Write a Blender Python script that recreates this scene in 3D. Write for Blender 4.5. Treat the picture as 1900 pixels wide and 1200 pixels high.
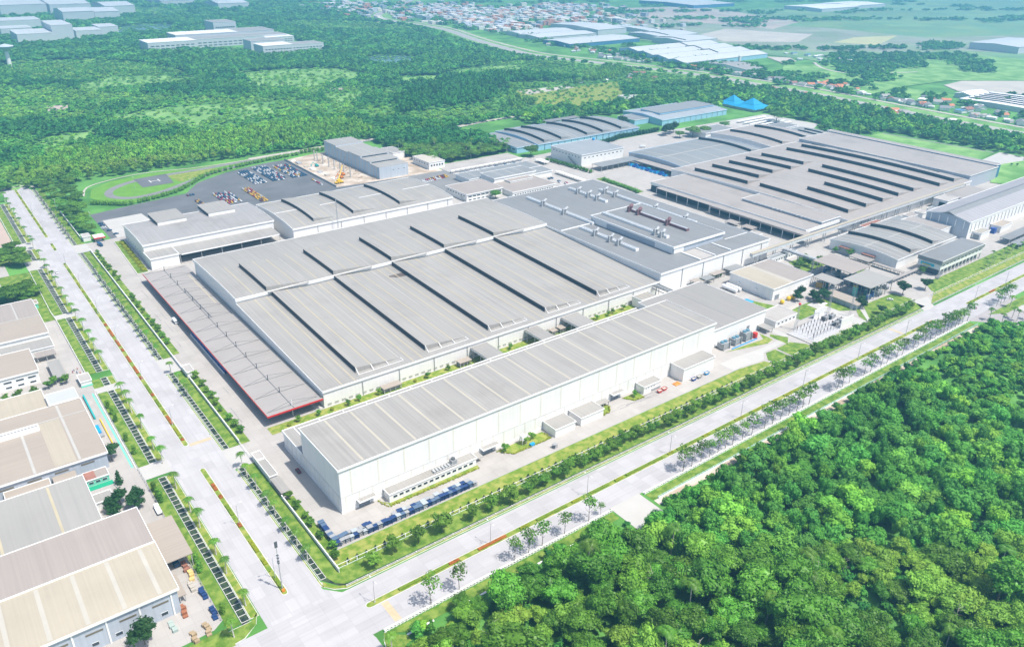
import bpy, math, random
import numpy as np
from mathutils import Vector, Matrix
for o in list(bpy.data.objects): bpy.data.objects.remove(o)
SC = bpy.context.scene
COL = SC.collection
R = math.radians
# ------------------------------------------------------------------ camera, light, exposure
CAMPOS = Vector((-115.386, -277.258, 240.0))
YAW, PIT, ROLL, FPX = R(52.52820694), R(25.96697196), R(0.69704763), 1472.585
fw = Vector((math.cos(PIT)*math.cos(YAW), math.cos(PIT)*math.sin(YAW), -math.sin(PIT)))
rt = Vector((math.sin(YAW), -math.cos(YAW), 0)); up = rt.cross(fw)
rt, up = math.cos(ROLL)*rt + math.sin(ROLL)*up, -math.sin(ROLL)*rt + math.cos(ROLL)*up
cd = bpy.data.cameras.new('camera'); cam = bpy.data.objects.new('camera', cd); COL.objects.link(cam)
M4 = Matrix((rt, up, -fw)).transposed().to_4x4(); M4.translation = CAMPOS
cam.matrix_world = M4
cd.sensor_fit = 'HORIZONTAL'; cd.sensor_width = 36; cd.lens = 36*FPX/1900
cd.clip_start = 1; cd.clip_end = 30000
SC.camera = cam
SUNV = Vector((0.22, -0.45, 1.0)).normalized()            # towards the sun
SUN_EL = math.asin(SUNV.z)
SUN_AZ = math.atan2(SUNV.x, SUNV.y)                        # clockwise from +Y
w = bpy.data.worlds.new('World'); SC.world = w; w.use_nodes = True
nt = w.node_tree; bg = nt.nodes['Background']
sky = nt.nodes.new('ShaderNodeTexSky'); sky.sky_type = 'NISHITA'; sky.sun_disc = False
sky.dust_density = 3.0; sky.air_density = 1.0; sky.sun_elevation = SUN_EL; sky.sun_rotation = SUN_AZ
nt.links.new(sky.outputs[0], bg.inputs[0]); bg.inputs[1].default_value = 0.125
ld = bpy.data.lights.new('sun', 'SUN'); ld.energy = 4.2; ld.angle = R(1.2); ld.color = (1.0, 0.945, 0.86)
sun = bpy.data.objects.new('sun', ld); COL.objects.link(sun)
sun.rotation_euler = SUNV.to_track_quat('Z', 'Y').to_euler()
SC.view_settings.view_transform = 'Standard'; SC.view_settings.look = 'None'
SC.view_settings.exposure = 0.61; SC.view_settings.gamma = 1.0
SC.render.engine = 'CYCLES'
SC.cycles.max_bounces = 6; SC.cycles.volume_bounces = 0; SC.cycles.diffuse_bounces = 3
rng = random.Random(7)

def proj(x, y, z=0.0):
    v = Vector((x, y, z)) - CAMPOS; d = v.dot(fw)
    if d < 1: return None
    return 950 + FPX*v.dot(rt)/d, 600 - FPX*v.dot(up)/d, d
def seen(x, y, z=0.0, m=40):
    p = proj(x, y, z)
    return p is not None and -m < p[0] < 1900+m and -m < p[1] < 1200+m*2

# ------------------------------------------------------------------ materials
MATS = {}
def mat(name, col, rough=0.7, var=0.0, vs=0.1, streak=None, sa=0.0, dirt=0.0, spec=0.3, metal=0.0,
        brick=None, tint_attr=None, objrand=0.0, transl=0.0, bump=0.0, bs=1.0, col2=None, emit=None):
    if name in MATS: return MATS[name]
    m = bpy.data.materials.new(name); m.use_nodes = True; MATS[name] = m
    t = m.node_tree; N = t.nodes; L = t.links; b = N['Principled BSDF']
    b.inputs['Roughness'].default_value = rough; b.inputs['Metallic'].default_value = metal
    b.inputs['Specular IOR Level'].default_value = spec
    geo = N.new('ShaderNodeNewGeometry')
    def rgb(c):
        n = N.new('ShaderNodeRGB'); n.outputs[0].default_value = (*c, 1); return n.outputs[0]
    def mix(f, a, c, mode='MIX'):
        n = N.new('ShaderNodeMix'); n.data_type = 'RGBA'; n.blend_type = mode
        if hasattr(f, 'is_linked') or not isinstance(f, (int, float)): L.new(f, n.inputs[0])
        else: n.inputs[0].default_value = f
        L.new(a, n.inputs[6]); L.new(c, n.inputs[7]); return n.outputs[2]
    def noise(scale, vec=None, det=3, rg=0.55):
        n = N.new('ShaderNodeTexNoise'); n.inputs['Scale'].default_value = scale
        n.inputs['Detail'].default_value = det; n.inputs['Roughness'].default_value = rg
        L.new(vec if vec else geo.outputs['Position'], n.inputs['Vector']); return n.outputs[0]
    def ramp(s, a, c):
        n = N.new('ShaderNodeMapRange'); L.new(s, n.inputs[0]); n.inputs[1].default_value = a
        n.inputs[2].default_value = c; return n.outputs[0]
    def scaled(v):
        n = N.new('ShaderNodeVectorMath'); n.operation = 'MULTIPLY'; L.new(geo.outputs['Position'], n.inputs[0])
        n.inputs[1].default_value = v; return n.outputs[0]
    c = rgb(col)
    if tint_attr:
        a = N.new('ShaderNodeAttribute'); a.attribute_name = tint_attr; c = a.outputs[0]
    if col2:
        c = mix(ramp(noise(vs, det=6), 0.42, 0.58), c, rgb(col2))
    if brick:
        bw, bh, rot, dv, mo = brick
        mp = N.new('ShaderNodeMapping'); L.new(geo.outputs['Position'], mp.inputs[0])
        mp.inputs['Rotation'].default_value[2] = rot
        bt = N.new('ShaderNodeTexBrick'); L.new(mp.outputs[0], bt.inputs['Vector'])
        bt.inputs['Scale'].default_value = 1; bt.inputs['Brick Width'].default_value = bw
        bt.inputs['Row Height'].default_value = bh; bt.inputs['Mortar Size'].default_value = mo
        bt.offset = 0.0
        bt.inputs['Color1'].default_value = (1-dv, 1-dv, 1-dv, 1); bt.inputs['Color2'].default_value = (1+dv, 1+dv, 1+dv, 1)
        bt.inputs['Mortar'].default_value = (0.78, 0.78, 0.78, 1)
        c = mix(1.0, c, bt.outputs[0], 'MULTIPLY')
    def vary(c, s, amt):
        g = N.new('ShaderNodeMapRange'); L.new(s, g.inputs[0]); g.inputs[1].default_value = 0.25; g.inputs[2].default_value = 0.75
        g.inputs[3].default_value = 1-amt; g.inputs[4].default_value = 1+amt
        n = N.new('ShaderNodeVectorMath'); n.operation = 'SCALE'; L.new(c, n.inputs[0]); L.new(g.outputs[0], n.inputs['Scale'])
        return n.outputs[0]
    if var: c = vary(c, noise(vs, det=6), var)
    if streak: c = vary(c, noise(1.0, scaled(streak), det=2), sa)
    if dirt: c = mix(ramp(noise(0.035, det=8, rg=0.65), 0.52, 0.75), c, mix(dirt, c, rgb((0.16, 0.14, 0.12))))
    if objrand:
        oi = N.new('ShaderNodeObjectInfo')
        g = N.new('ShaderNodeMapRange'); L.new(oi.outputs['Random'], g.inputs[0]); g.inputs[3].default_value = 1-objrand; g.inputs[4].default_value = 1+objrand
        hs = N.new('ShaderNodeHueSaturation'); L.new(c, hs.inputs['Color']); L.new(g.outputs[0], hs.inputs['Value'])
        g2 = N.new('ShaderNodeMapRange'); m2 = N.new('ShaderNodeMath'); m2.operation = 'FRACT'
        m3 = N.new('ShaderNodeMath'); m3.operation = 'MULTIPLY'; L.new(oi.outputs['Random'], m3.inputs[0]); m3.inputs[1].default_value = 7.31
        L.new(m3.outputs[0], m2.inputs[0]); L.new(m2.outputs[0], g2.inputs[0]); g2.inputs[3].default_value = 0.478; g2.inputs[4].default_value = 0.505
        L.new(g2.outputs[0], hs.inputs['Hue']); c = hs.outputs[0]
    L.new(c, b.inputs['Base Color'])
    if bump:
        bm = N.new('ShaderNodeBump'); bm.inputs['Strength'].default_value = bump; bm.inputs['Distance'].default_value = 0.3
        L.new(noise(bs, det=4), bm.inputs['Height']); L.new(bm.outputs[0], b.inputs['Normal'])
    if transl:
        tr = N.new('ShaderNodeBsdfTranslucent'); L.new(c, tr.inputs[0]); ms = N.new('ShaderNodeMixShader'); ms.inputs[0].default_value = transl
        L.new(b.outputs[0], ms.inputs[1]); L.new(tr.outputs[0], ms.inputs[2]); L.new(ms.outputs[0], N['Material Output'].inputs[0])
    if emit: b.inputs['Emission Color'].default_value = (*emit, 1); b.inputs['Emission Strength'].default_value = 1
    return m

def roofmat(n, c, dirt=0.15): return mat(n, c, rough=0.55, var=0.05, vs=0.02, streak=(1.1, 0.012, 0.01), sa=0.13, dirt=dirt, spec=0.35)
ROOF = roofmat('grey_metal_roofing', (0.298, 0.286, 0.268), .3)
ROOFD = roofmat('dark_blue_grey_roofing', (0.205, 0.21, 0.215), 0.4)
ROOFN = roofmat('pale_stained_roofing', (0.315, 0.288, 0.268), 0.45)
ROOFW = roofmat('weathered_slate_roofing', (0.225, 0.235, 0.24), 0.3)
ROOFL = mat('beige_metal_roofing', (0.34, 0.295, 0.25), 0.55, 0.05, 0.02, (0.012, 1.2, 0.01), 0.07, 0.1)
ROOFL2 = mat('warm_grey_metal_roofing', (0.31, 0.275, 0.25), 0.55, 0.05, 0.02, (0.9, 0.012, 0.01), 0.08, 0.12)
ROOFL3 = mat('pale_grey_metal_roofing', (0.305, 0.295, 0.275), 0.5, 0.05, 0.02, (0.9, 0.012, 0.01), 0.06, 0.08)
ROOFC = mat('cream_metal_roofing', (0.385, 0.345, 0.275), 0.6, 0.08, 0.05, (1.1, 0.012, 0.01), 0.06, 0.1)
ROOFR = mat('rusted_roofing', (0.27, 0.13, 0.10), 0.8, 0.25, 0.15, (1.1, 0.012, 0.01), 0.12, 0.2)
CLAD = mat('white_metal_cladding', (0.77, 0.76, 0.745), 0.5, 0.03, 0.06, (0.9, 0.9, 0.02), 0.05, 0.05)
CLADG = mat('grey_blue_cladding', (0.40, 0.44, 0.50), 0.5, 0.04, 0.06, (0.9, 0.9, 0.02), 0.08, 0.08)
CLADB = mat('blue_cladding', (0.05, 0.17, 0.33), 0.5, 0.05, 0.06, (0.9, 0.9, 0.02), 0.08)
CLADC = mat('sky_blue_cladding', (0.30, 0.52, 0.68), 0.5, 0.05, 0.06, (0.9, 0.9, 0.02), 0.08)
TRIM = mat('white_trim', (0.80, 0.80, 0.79), 0.4, 0.04, 0.3)
TRIMB = mat('pale_blue_trim', (0.45, 0.60, 0.76), 0.5, 0.05, 0.3)
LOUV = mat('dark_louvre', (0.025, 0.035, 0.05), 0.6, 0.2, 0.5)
SKYL = mat('yellowed_skylight_sheet', (0.42, 0.37, 0.26), 0.5, 0.10, 0.1)
SKYW = mat('pale_skylight_sheet', (0.42, 0.41, 0.385), 0.5, 0.08, 0.1)
WLIT = mat('cream_wall_sheet', (0.70, 0.68, 0.60), 0.5, 0.06, 0.2)
GLASS = mat('dark_window_glass', (0.04, 0.055, 0.07), 0.12, spec=0.6)
SHUT = mat('grey_shutter', (0.23, 0.25, 0.28), 0.5, streak=(0.05, 0.05, 3.0), sa=0.25)
WALLP = mat('white_plaster', (0.74, 0.74, 0.72), 0.8, 0.05, 0.2, dirt=0.12)
GREENP = mat('mint_green_paint', (0.18, 0.55, 0.42), 0.6, 0.05, 0.3)
CONC = mat('concrete_road', (0.39, 0.38, 0.39), 0.85, 0.07, 0.03, brick=(6.5, 4.2, 0, 0.07, 0.04), dirt=0.22, streak=(0.02, 0.9, 1), sa=0.05)
CONCY = mat('concrete_yard', (0.38, 0.36, 0.34), 0.85, 0.08, 0.05, brick=(5.0, 5.0, 0, 0.04, 0.05), dirt=0.28)
CONCS = mat('bright_concrete', (0.43, 0.42, 0.40), 0.85, 0.05, 0.1, dirt=0.12)
KERB = mat('kerb_concrete', (0.55, 0.54, 0.51), 0.8, 0.1, 0.5)
ASPH = mat('old_asphalt', (0.125, 0.13, 0.14), 0.9, 0.18, 0.04, (0.02, 0.5, 1), 0.14, 0.25)
ASPHR = mat('road_asphalt', (0.20, 0.20, 0.20), 0.9, 0.12, 0.05)
DIRT = mat('bare_earth', (0.40, 0.32, 0.24), 0.95, 0.25, 0.06, col2=(0.48, 0.42, 0.36))
SAND = mat('pale_earth', (0.43, 0.40, 0.35), 0.95, 0.15, 0.02)
GRAV = mat('pale_gravel', (0.42, 0.42, 0.43), 0.95, 0.12, 1.0)
GRASS = mat('lawn_grass', (0.095, 0.19, 0.018), 0.95, 0.28, 0.25, col2=(0.17, 0.235, 0.04), bump=0.3, bs=2)
GRASSY = mat('dry_lawn_grass', (0.14, 0.23, 0.02), 0.95, 0.2, 0.25, col2=(0.25, 0.27, 0.06), bump=0.3, bs=2)
MEAD = mat('meadow_grass', (0.12, 0.28, 0.06), 0.95, 0.25, 0.03, col2=(0.19, 0.34, 0.10), bump=0.5, bs=0.3)
FIELD = mat('paddy_green', (0.14, 0.27, 0.13), 0.95, 0.12, 0.01, brick=(160, 85, .5, 0.14, 2.0), col2=(0.17, 0.27, 0.11))
FIELDG = mat('fallow_field', (0.27, 0.29, 0.23), 0.95, 0.12, 0.01, brick=(110, 60, .45, 0.14, 1.6), col2=(0.20, 0.26, 0.16))
FIELDY = mat('yellow_stubble', (0.42, 0.42, 0.22), 0.95, 0.1, 0.02)
CLAY = mat('red_clay', (0.42, 0.33, 0.29), 0.95, 0.15, 0.02, brick=(90, 50, .45, 0.12, 1.5), col2=(0.32, 0.32, 0.26))
WATER = mat('pond_water', (0.10, 0.20, 0.20), 0.15, 0.1, 0.02, spec=0.5)
RIVER = mat('silty_river_water', (0.42, 0.38, 0.32), 0.3, 0.06, 0.02, spec=0.4)
MUD_SHADE = mat('drain_bed', (0.022, 0.035, 0.03), 0.5, 0.4, 0.4, col2=(0.045, 0.07, 0.03))  # muddy green, darkened to paint in the shade inside the channels
LEAF = mat('leaf_green', (0.105, 0.25, 0.030), 0.5, 0.25, 0.35, transl=0.25, objrand=0.35, spec=0.15)
LEAFJ = mat('jungle_leaf', (0.105, 0.29, 0.030), 0.42, 0.35, 0.16, transl=0.3, objrand=0.35, spec=0.22)
LEAFL = mat('light_leaf', (0.20, 0.40, 0.05), 0.45, 0.22, 0.5, transl=0.25, objrand=0.2, spec=0.15)
LEAFY = mat('yellow_leaf', (0.26, 0.30, 0.02), 0.6, 0.2, 0.6, transl=0.2, spec=0.15)
LEAFO = mat('orange_leaf', (0.38, 0.13, 0.03), 0.6, 0.2, 0.8, transl=0.2, spec=0.15)
LEAFD = mat('dark_leaf', (0.022, 0.075, 0.02), 0.6, 0.25, 0.5, transl=0.15, objrand=0.2, spec=0.15)
PALM = mat('palm_frond', (0.085, 0.23, 0.02), 0.45, 0.2, 0.7, transl=0.2, objrand=0.3, spec=0.3)
LEAFT = mat('forest_leaf', (0.04, 0.12, 0.03), 0.7, 0.3, 0.012, transl=0.2, tint_attr='tint', spec=0.1)
BARK = mat('bark', (0.20, 0.165, 0.12), 0.9, 0.2, 1.0)
BARKP = mat('pale_palm_bark', (0.52, 0.50, 0.45), 0.9, 0.12, 2.0)
STEEL = mat('galvanised_steel', (0.45, 0.46, 0.47), 0.45, 0.08, 0.5, metal=0.3)
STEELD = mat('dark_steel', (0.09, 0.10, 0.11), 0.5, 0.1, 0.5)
WHITE = mat('white_paint', (0.80, 0.80, 0.80), 0.35)
RED = mat('red_paint', (0.55, 0.025, 0.02), 0.4)
BLUE = mat('blue_paint', (0.015, 0.06, 0.30), 0.4)
BLUET = mat('blue_tarpaulin', (0.02, 0.30, 0.62), 0.5, 0.1, 1)
TEAL = mat('teal_paint', (0.03, 0.36, 0.36), 0.5)
YEL = mat('yellow_paint', (0.75, 0.48, 0.02), 0.4)
YELM = mat('worn_yellow_marking', (0.58, 0.43, 0.17), 0.8, 0.2, 0.8)
ORANGE = mat('orange_paint', (0.65, 0.22, 0.03), 0.5)
BLACK = mat('black_rubber', (0.02, 0.02, 0.022), 0.8)
GREY = mat('grey_paint', (0.30, 0.31, 0.32), 0.5, 0.1, 0.4)
BROWN = mat('brown_insulator', (0.10, 0.035, 0.025), 0.4)
TILE = mat('orange_roof_tile', (0.50, 0.20, 0.10), 0.8, 0.2, 0.2)
NAVY = mat('navy_car_paint', (0.010, 0.075, 0.17), 0.25, spec=0.5)
MAROON = mat('maroon_car_paint', (0.14, 0.01, 0.03), 0.25, spec=0.5)
CARW = mat('white_car_paint', (0.72, 0.73, 0.75), 0.25, spec=0.5)
CARR = mat('red_car_paint', (0.42, 0.015, 0.04), 0.25, spec=0.5)
CARY = mat('yellow_car_paint', (0.75, 0.45, 0.01), 0.25, spec=0.5)
CARS = mat('silver_car_paint', (0.40, 0.43, 0.46), 0.25, spec=0.5)

# ------------------------------------------------------------------ mesh builder and object helpers
ORG = {}; KIDS = {}
class MB:
    def __init__(s): s.v = []; s.f = []; s.m = []
    def poly(s, pts, m=0):
        n = len(s.v); s.v += [tuple(p) for p in pts]; s.f.append(tuple(range(n, n+len(pts)))); s.m.append(m); return s
    def box(s, x0, x1, y0, y1, z0, z1, m=0, top=True, bot=False):
        n = len(s.v)
        s.v += [(x0,y0,z0),(x1,y0,z0),(x1,y1,z0),(x0,y1,z0),(x0,y0,z1),(x1,y0,z1),(x1,y1,z1),(x0,y1,z1)]
        fs = [(0,1,5,4),(1,2,6,5),(2,3,7,6),(3,0,4,7)]
        if top: fs.append((4,5,6,7))
        if bot: fs.append((3,2,1,0))
        for f in fs: s.f.append(tuple(n+i for i in f)); s.m.append(m)
        return s
    def obox(s, c, d, L, W, z0, z1, m=0):                      # box along direction d (2D) centred at c
        dx, dy = d; l = math.hypot(dx, dy); dx /= l; dy /= l; nx, ny = -dy, dx
        P = [(c[0]+a*dx*L/2+b*nx*W/2, c[1]+a*dy*L/2+b*ny*W/2) for a, b in ((-1,-1),(1,-1),(1,1),(-1,1))]
        return s.prism(P, z0, z1, m)
    def prism(s, P, z0, z1, m=0):
        a = sum(P[i][0]*P[(i+1)%len(P)][1]-P[(i+1)%len(P)][0]*P[i][1] for i in range(len(P)))
        if a < 0: P = P[::-1]
        n = len(s.v); k = len(P)
        s.v += [(x, y, z0) for x, y in P] + [(x, y, z1) for x, y in P]
        for i in range(k):
            j = (i+1) % k; s.f.append((n+i, n+j, n+k+j, n+k+i)); s.m.append(m)
        s.f.append(tuple(range(n+k, n+2*k))); s.m.append(m); s.f.append(tuple(range(n+k-1, n-1, -1))); s.m.append(m)
        return s
    def tube(s, p, q, r, r2=None, k=6, m=0, cap=True):
        r2 = r if r2 is None else r2
        p = Vector(p); q = Vector(q); d = (q-p).normalized(); a = d.orthogonal().normalized(); b = d.cross(a)
        n = len(s.v)
        for c, rr in ((p, r), (q, r2)):
            for i in range(k):
                t = 2*math.pi*i/k; s.v.append(tuple(c + a*math.cos(t)*rr + b*math.sin(t)*rr))
        for i in range(k):
            j = (i+1) % k; s.f.append((n+i, n+j, n+k+j, n+k+i)); s.m.append(m)
        if cap: s.f.append(tuple(range(n+k, n+2*k))); s.m.append(m); s.f.append(tuple(range(n+k-1, n-1, -1))); s.m.append(m)
        return s
    def lathe(s, c, prof, k=12, m=0):
        n = len(s.v)
        for r, z in prof:
            for i in range(k): t = 2*math.pi*i/k; s.v.append((c[0]+r*math.cos(t), c[1]+r*math.sin(t), c[2]+z))
        for j in range(len(prof)-1):
            for i in range(k):
                i2 = (i+1) % k; s.f.append((n+j*k+i, n+j*k+i2, n+(j+1)*k+i2, n+(j+1)*k+i)); s.m.append(m)
        return s
    def mesh(s, name, mats, org=(0,0,0), smooth=False):
        me = bpy.data.meshes.new(name)
        me.from_pydata([(x-org[0], y-org[1], z-org[2]) for x, y, z in s.v], [], s.f)
        for m in mats: me.materials.append(m)
        if len(mats) > 1: me.polygons.foreach_set('material_index', s.m)
        if smooth: me.polygons.foreach_set('use_smooth', [True]*len(s.f))
        me.update(); return me
    def build(s, name, mats, parent=None, smooth=False, org=None):
        if not isinstance(mats, (list, tuple)): mats = [mats]
        wo = ORG.get(parent.name, (0,0,0)) if parent else (0,0,0)
        if org is None: org = wo
        o = bpy.data.objects.new(name, s.mesh(name, mats, org, smooth)); COL.objects.link(o)
        if parent: o.parent = parent; o.location = Vector(org)-Vector(wo)
        else: o.location = org
        ORG[o.name] = org
        return o
def tag(o, label=None, cat=None, group=None, kind=None):
    if label: o['label'] = label
    if cat: o['category'] = cat
    if group: o['group'] = group
    if kind: o['kind'] = kind
    return o
def thing(name, label, cat, loc=(0,0,0), group=None):
    o = bpy.data.objects.new(name, None); COL.objects.link(o); o.location = loc; o.empty_display_size = 0.5
    ORG[o.name] = tuple(loc); return tag(o, label, cat, group)
def childmesh(name, me, parent):
    o = bpy.data.objects.new(name, me); COL.objects.link(o); o.parent = parent; return o
def struct(name, P, z, m, thick=None):
    b = MB()
    if thick: b.prism(P, z-thick, z)
    else:
        a = sum(P[i][0]*P[(i+1)%len(P)][1]-P[(i+1)%len(P)][0]*P[i][1] for i in range(len(P)))
        b.poly([(x, y, z) for x, y in (P if a > 0 else P[::-1])])
    return tag(b.build(name, m), kind='structure')
def rect(x0, x1, y0, y1): return [(x0,y0),(x1,y0),(x1,y1),(x0,y1)]
def strip(name, pts, wd, z, m):                               # a ribbon of given width along a polyline
    b = MB(); L_ = []; R_ = []
    for i, p in enumerate(pts):
        a = pts[max(0, i-1)]; c = pts[min(len(pts)-1, i+1)]; dx, dy = c[0]-a[0], c[1]-a[1]; l = math.hypot(dx, dy) or 1
        w_ = wd[i] if isinstance(wd, (list, tuple)) else wd
        L_.append((p[0]-dy/l*w_/2, p[1]+dx/l*w_/2, z)); R_.append((p[0]+dy/l*w_/2, p[1]-dx/l*w_/2, z))
    for i in range(len(pts)-1): b.poly([R_[i], R_[i+1], L_[i+1], L_[i]])
    return tag(b.build(name, m), kind='structure')
def smoothline(pts, n=6):
    out = []
    for i in range(len(pts)-1):
        p0 = pts[max(i-1, 0)]; p1 = pts[i]; p2 = pts[i+1]; p3 = pts[min(i+2, len(pts)-1)]
        for k in range(n):
            t = k/n; out.append(tuple(0.5*((2*p1[j])+(-p0[j]+p2[j])*t+(2*p0[j]-5*p1[j]+4*p2[j]-p3[j])*t*t+(-p0[j]+3*p1[j]-3*p2[j]+p3[j])*t**3) for j in (0, 1)))
    out.append(pts[-1]); return out
def inpoly(x, y, P):
    c = False; j = len(P)-1
    for i in range(len(P)):
        if (P[i][1] > y) != (P[j][1] > y) and x < (P[j][0]-P[i][0])*(y-P[i][1])/(P[j][1]-P[i][1])+P[i][0]: c = not c
        j = i
    return c
def copy_tree(root, loc, rz=0, sc=1.0, label=None, group=None, rnd=None):
    c = root.copy(); COL.objects.link(c); c.location = loc; c.rotation_euler = (0, 0, rz); c.scale = (sc if isinstance(sc, tuple) else (sc, sc, sc))
    if label: c['label'] = label
    if group: c['group'] = group
    if root.name not in KIDS: KIDS[root.name] = [(ch, list(ch.children)) for ch in root.children]
    for ch, gs in KIDS[root.name]:
        d = ch.copy(); COL.objects.link(d); d.parent = c
        for g in gs:
            e = g.copy(); COL.objects.link(e); e.parent = d
    return c
# ================================================================== THE GROUND, ROADS, WATER
GROUND = mat('scrub_ground', (0.065, 0.20, 0.035), 0.95, 0.25, 0.02, col2=(0.10, 0.26, 0.05), bump=0.4, bs=0.2)
struct('ground', rect(-2500, 7500, -2500, 7000), 0.0, GROUND)
# paved plots
struct('site_yard', [(-17.8,-20.5),(262,-20.5),(262,-30.9),(447,-30.9),(458,-41),(500,-20),(640,-18),(900,-18),(900,86),(900,470),(700,476),(470,470),(470,500),(363,500),(363,482),(300,482),(240,484),(150,470),(3,470),(3,452),(-17.8,452)], 0.03, CONCY)
struct('parking_lot', [(3,452),(150,470),(150,455),(300,455),(300,484),(232,484),(236,622),(213,622),(190,617),(158,607),(119,584),(97,551),(60,545),(33,540),(3,533)], 0.05, ASPH)
struct('bus_yard', [(833,364),(905,362),(945,380),(940,470),(840,470)], 0.055, CONCS)
struct('parking_lot', [(300,400),(363,400),(363,482),(300,482)], 0.06, ASPHR)
struct('concrete_apron', [(8.5,508),(43,510),(46,470),(40,452),(8.5,452)], 0.08, CONCS)
struct('construction_ground', [(236,622),(232,484),(282,480),(360,476),(372,560),(330,632),(274,630)], 0.07, DIRT)
struct('plant_yard', [(-140,340),(-66,340),(-66,302),(-66,200),(-66,90),(-64.5,40),(-64.5,-29),(-70,-33),(-140,-36)], 0.03, CONCY)
struct('plant_yard', [(-140,470),(-80,470),(-80,382),(-140,382)], 0.03, CONCY)
struct('plant_yard', [(-100,650),(-67,650),(-67,482),(-100,482)], 0.03, mat('pinkish_paving', (0.42, 0.33, 0.28), 0.9, 0.08, 0.1))
# the boulevard and the front road, one concrete surface with the junction
CONCL = mat('concrete_boulevard', (0.40, 0.39, 0.40), 0.85, 0.06, 0.03, brick=(4.3, 7.0, 0, 0.06, 0.04), dirt=0.22, streak=(0.9, 0.02, 1), sa=0.05)
struct('left_road', [(-53.3,-320),(-22,-320),(-22,-73),(-27.6,-45),(-27.6,655),(-30,668),(-40,674),(-53,668),(-53.3,655)], 0.04, CONCL)
struct('front_road', rect(-400, 1200, -71.0, -44.2), 0.06, CONC)
struct('front_road', [(-27.6,-44.2),(-22,-44.2),(-27.6,-38)], 0.06, CONC)
struct('side_road', [(447,-71),(520,-71),(500,-90),(560,-190),(540,-200),(470,-96)], 0.05, mat('grey_paving', (0.33, 0.31, 0.31), 0.9, 0.08, 0.1))
for a, b_ in ((80,92), (180,187), (301,309), (410,432), (462,482)):
    struct('driveway', rect(-66.5, -53, a-0.5, b_+0.5), 0.10, CONCS)
for a, b_ in ((62.5,82), (180,201), (430,452)):
    struct('driveway', rect(-28, -17, a, b_), 0.10, CONCS)
struct('driveway', [(438,-45),(452,-45),(466,-33),(450,-30)], 0.12, CONCS)
struct('bridge_deck', rect(102, 121, -90, -70.5), 0.14, CONCS)
# crossings
def crossing(x0, x1, y0, y1, n, ax):
    b = MB()
    for i in range(n):
        t = i/n
        if ax == 'x': b.poly([(x0+(x1-x0)*(t+.1/n), y0, .10), (x0+(x1-x0)*(t+.6/n), y0, .10), (x0+(x1-x0)*(t+.6/n), y1, .10), (x0+(x1-x0)*(t+.1/n), y1, .10)])
        else: b.poly([(x0, y0+(y1-y0)*(t+.1/n), .10), (x1, y0+(y1-y0)*(t+.1/n), .10), (x1, y0+(y1-y0)*(t+.6/n), .10), (x0, y0+(y1-y0)*(t+.6/n), .10)])
    return tag(b.build('crosswalk', YELM), kind='structure')
crossing(-12.4, -9.4, -70.5, -58.9, 26, 'y'); crossing(-39.2, -28, 95.6, 98.2, 26, 'x'); crossing(389, 391.5, -55, -44.8, 26, 'y')
# medians: rounded kerb islands with grass on top
def median(pts_rect, ax):
    x0, x1, y0, y1 = pts_rect; P = []
    r = (x1-x0)/2 if ax == 'y' else (y1-y0)/2
    if ax == 'y':
        for k in range(9): t = math.pi*k/8; P.append(((x0+x1)/2+r*math.cos(t), y1-r+r*math.sin(t)))
        for k in range(9): t = math.pi+math.pi*k/8; P.append(((x0+x1)/2+r*math.cos(t), y0+r+r*math.sin(t)))
    else:
        for k in range(9): t = -math.pi/2+math.pi*k/8; P.append((x1-r+r*math.cos(t), (y0+y1)/2+r*math.sin(t)))
        for k in range(9): t = math.pi/2+math.pi*k/8; P.append((x0+r+r*math.cos(t), (y0+y1)/2+r*math.sin(t)))
    cx = sum(p[0] for p in P)/len(P); cy = sum(p[1] for p in P)/len(P)
    tag(MB().prism(P, 0, 0.18).build('median_kerb', KERB), kind='structure')
    Q_ = []
    for x, y in P:
        if ax == 'y': Q_.append((cx+(x-cx)*(1-.3/r), y+(0.3 if y < cy else -0.3)))
        else: Q_.append((x+(0.3 if x < cx else -0.3), cy+(y-cy)*(1-.3/r)))
    struct('median_grass', Q_, 0.21, GRASSY)
for a, b_ in ((-32,73), (97,413), (448,467), (487,664)): median((-42.2, -39.4, a, b_), 'y')
for a, b_ in ((-18,429), (476,900)): median((a, b_, -58.7, -55.4), 'x')
# verges
def verge(P, m=GRASS):
    tag(MB().prism(P, 0, 0.14).build('verge_kerb', KERB), kind='structure')
    cx = sum(p[0] for p in P)/len(P); cy = sum(p[1] for p in P)/len(P)
    Q_ = [(x+(0.25 if x < cx else -0.25), y+(0.25 if y < cy else -0.25)) for x, y in P]
    struct('grass_verge', Q_, 0.17, m)
LSEG = ((-36,77), (92,180), (187,198), (207,301), (309,410), (432,462), (482,616))
for a, b_ in LSEG:
    verge([(-57.0,a),(-53.6,a),(-53.6,b_),(-57.0,b_)], GRASSY)
    struct('grass_verge', rect(-65.8, -60.9, a, b_), 0.16, GRASS)
verge([(-66,-37),(-57,-37),(-53.6,-34),(-56,-39.5),(-62,-44),(-100,-48),(-100,-39)], GRASS)
struct('grass_verge', rect(-140, -66, -45, -35), 0.15, GRASS)
struct('lawn', rect(-83, -66, 302, 340), 0.12, GRASS); struct('lawn', rect(-88, -66, 340, 408), 0.12, GRASS); struct('lawn', rect(-100, -66, 434, 480), 0.12, GRASS)
struct('lawn', rect(-66, -64, 484, 650), 0.12, GRASS)
struct('lawn', [(-66,60),(-64.4,40),(-64.4,-28),(-66.5,-10)], 0.12, GRASSY)
RSEG = ((-33,62), (82,102), (102,180), (201,300), (300,429), (452,560), (560,655))
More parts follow.
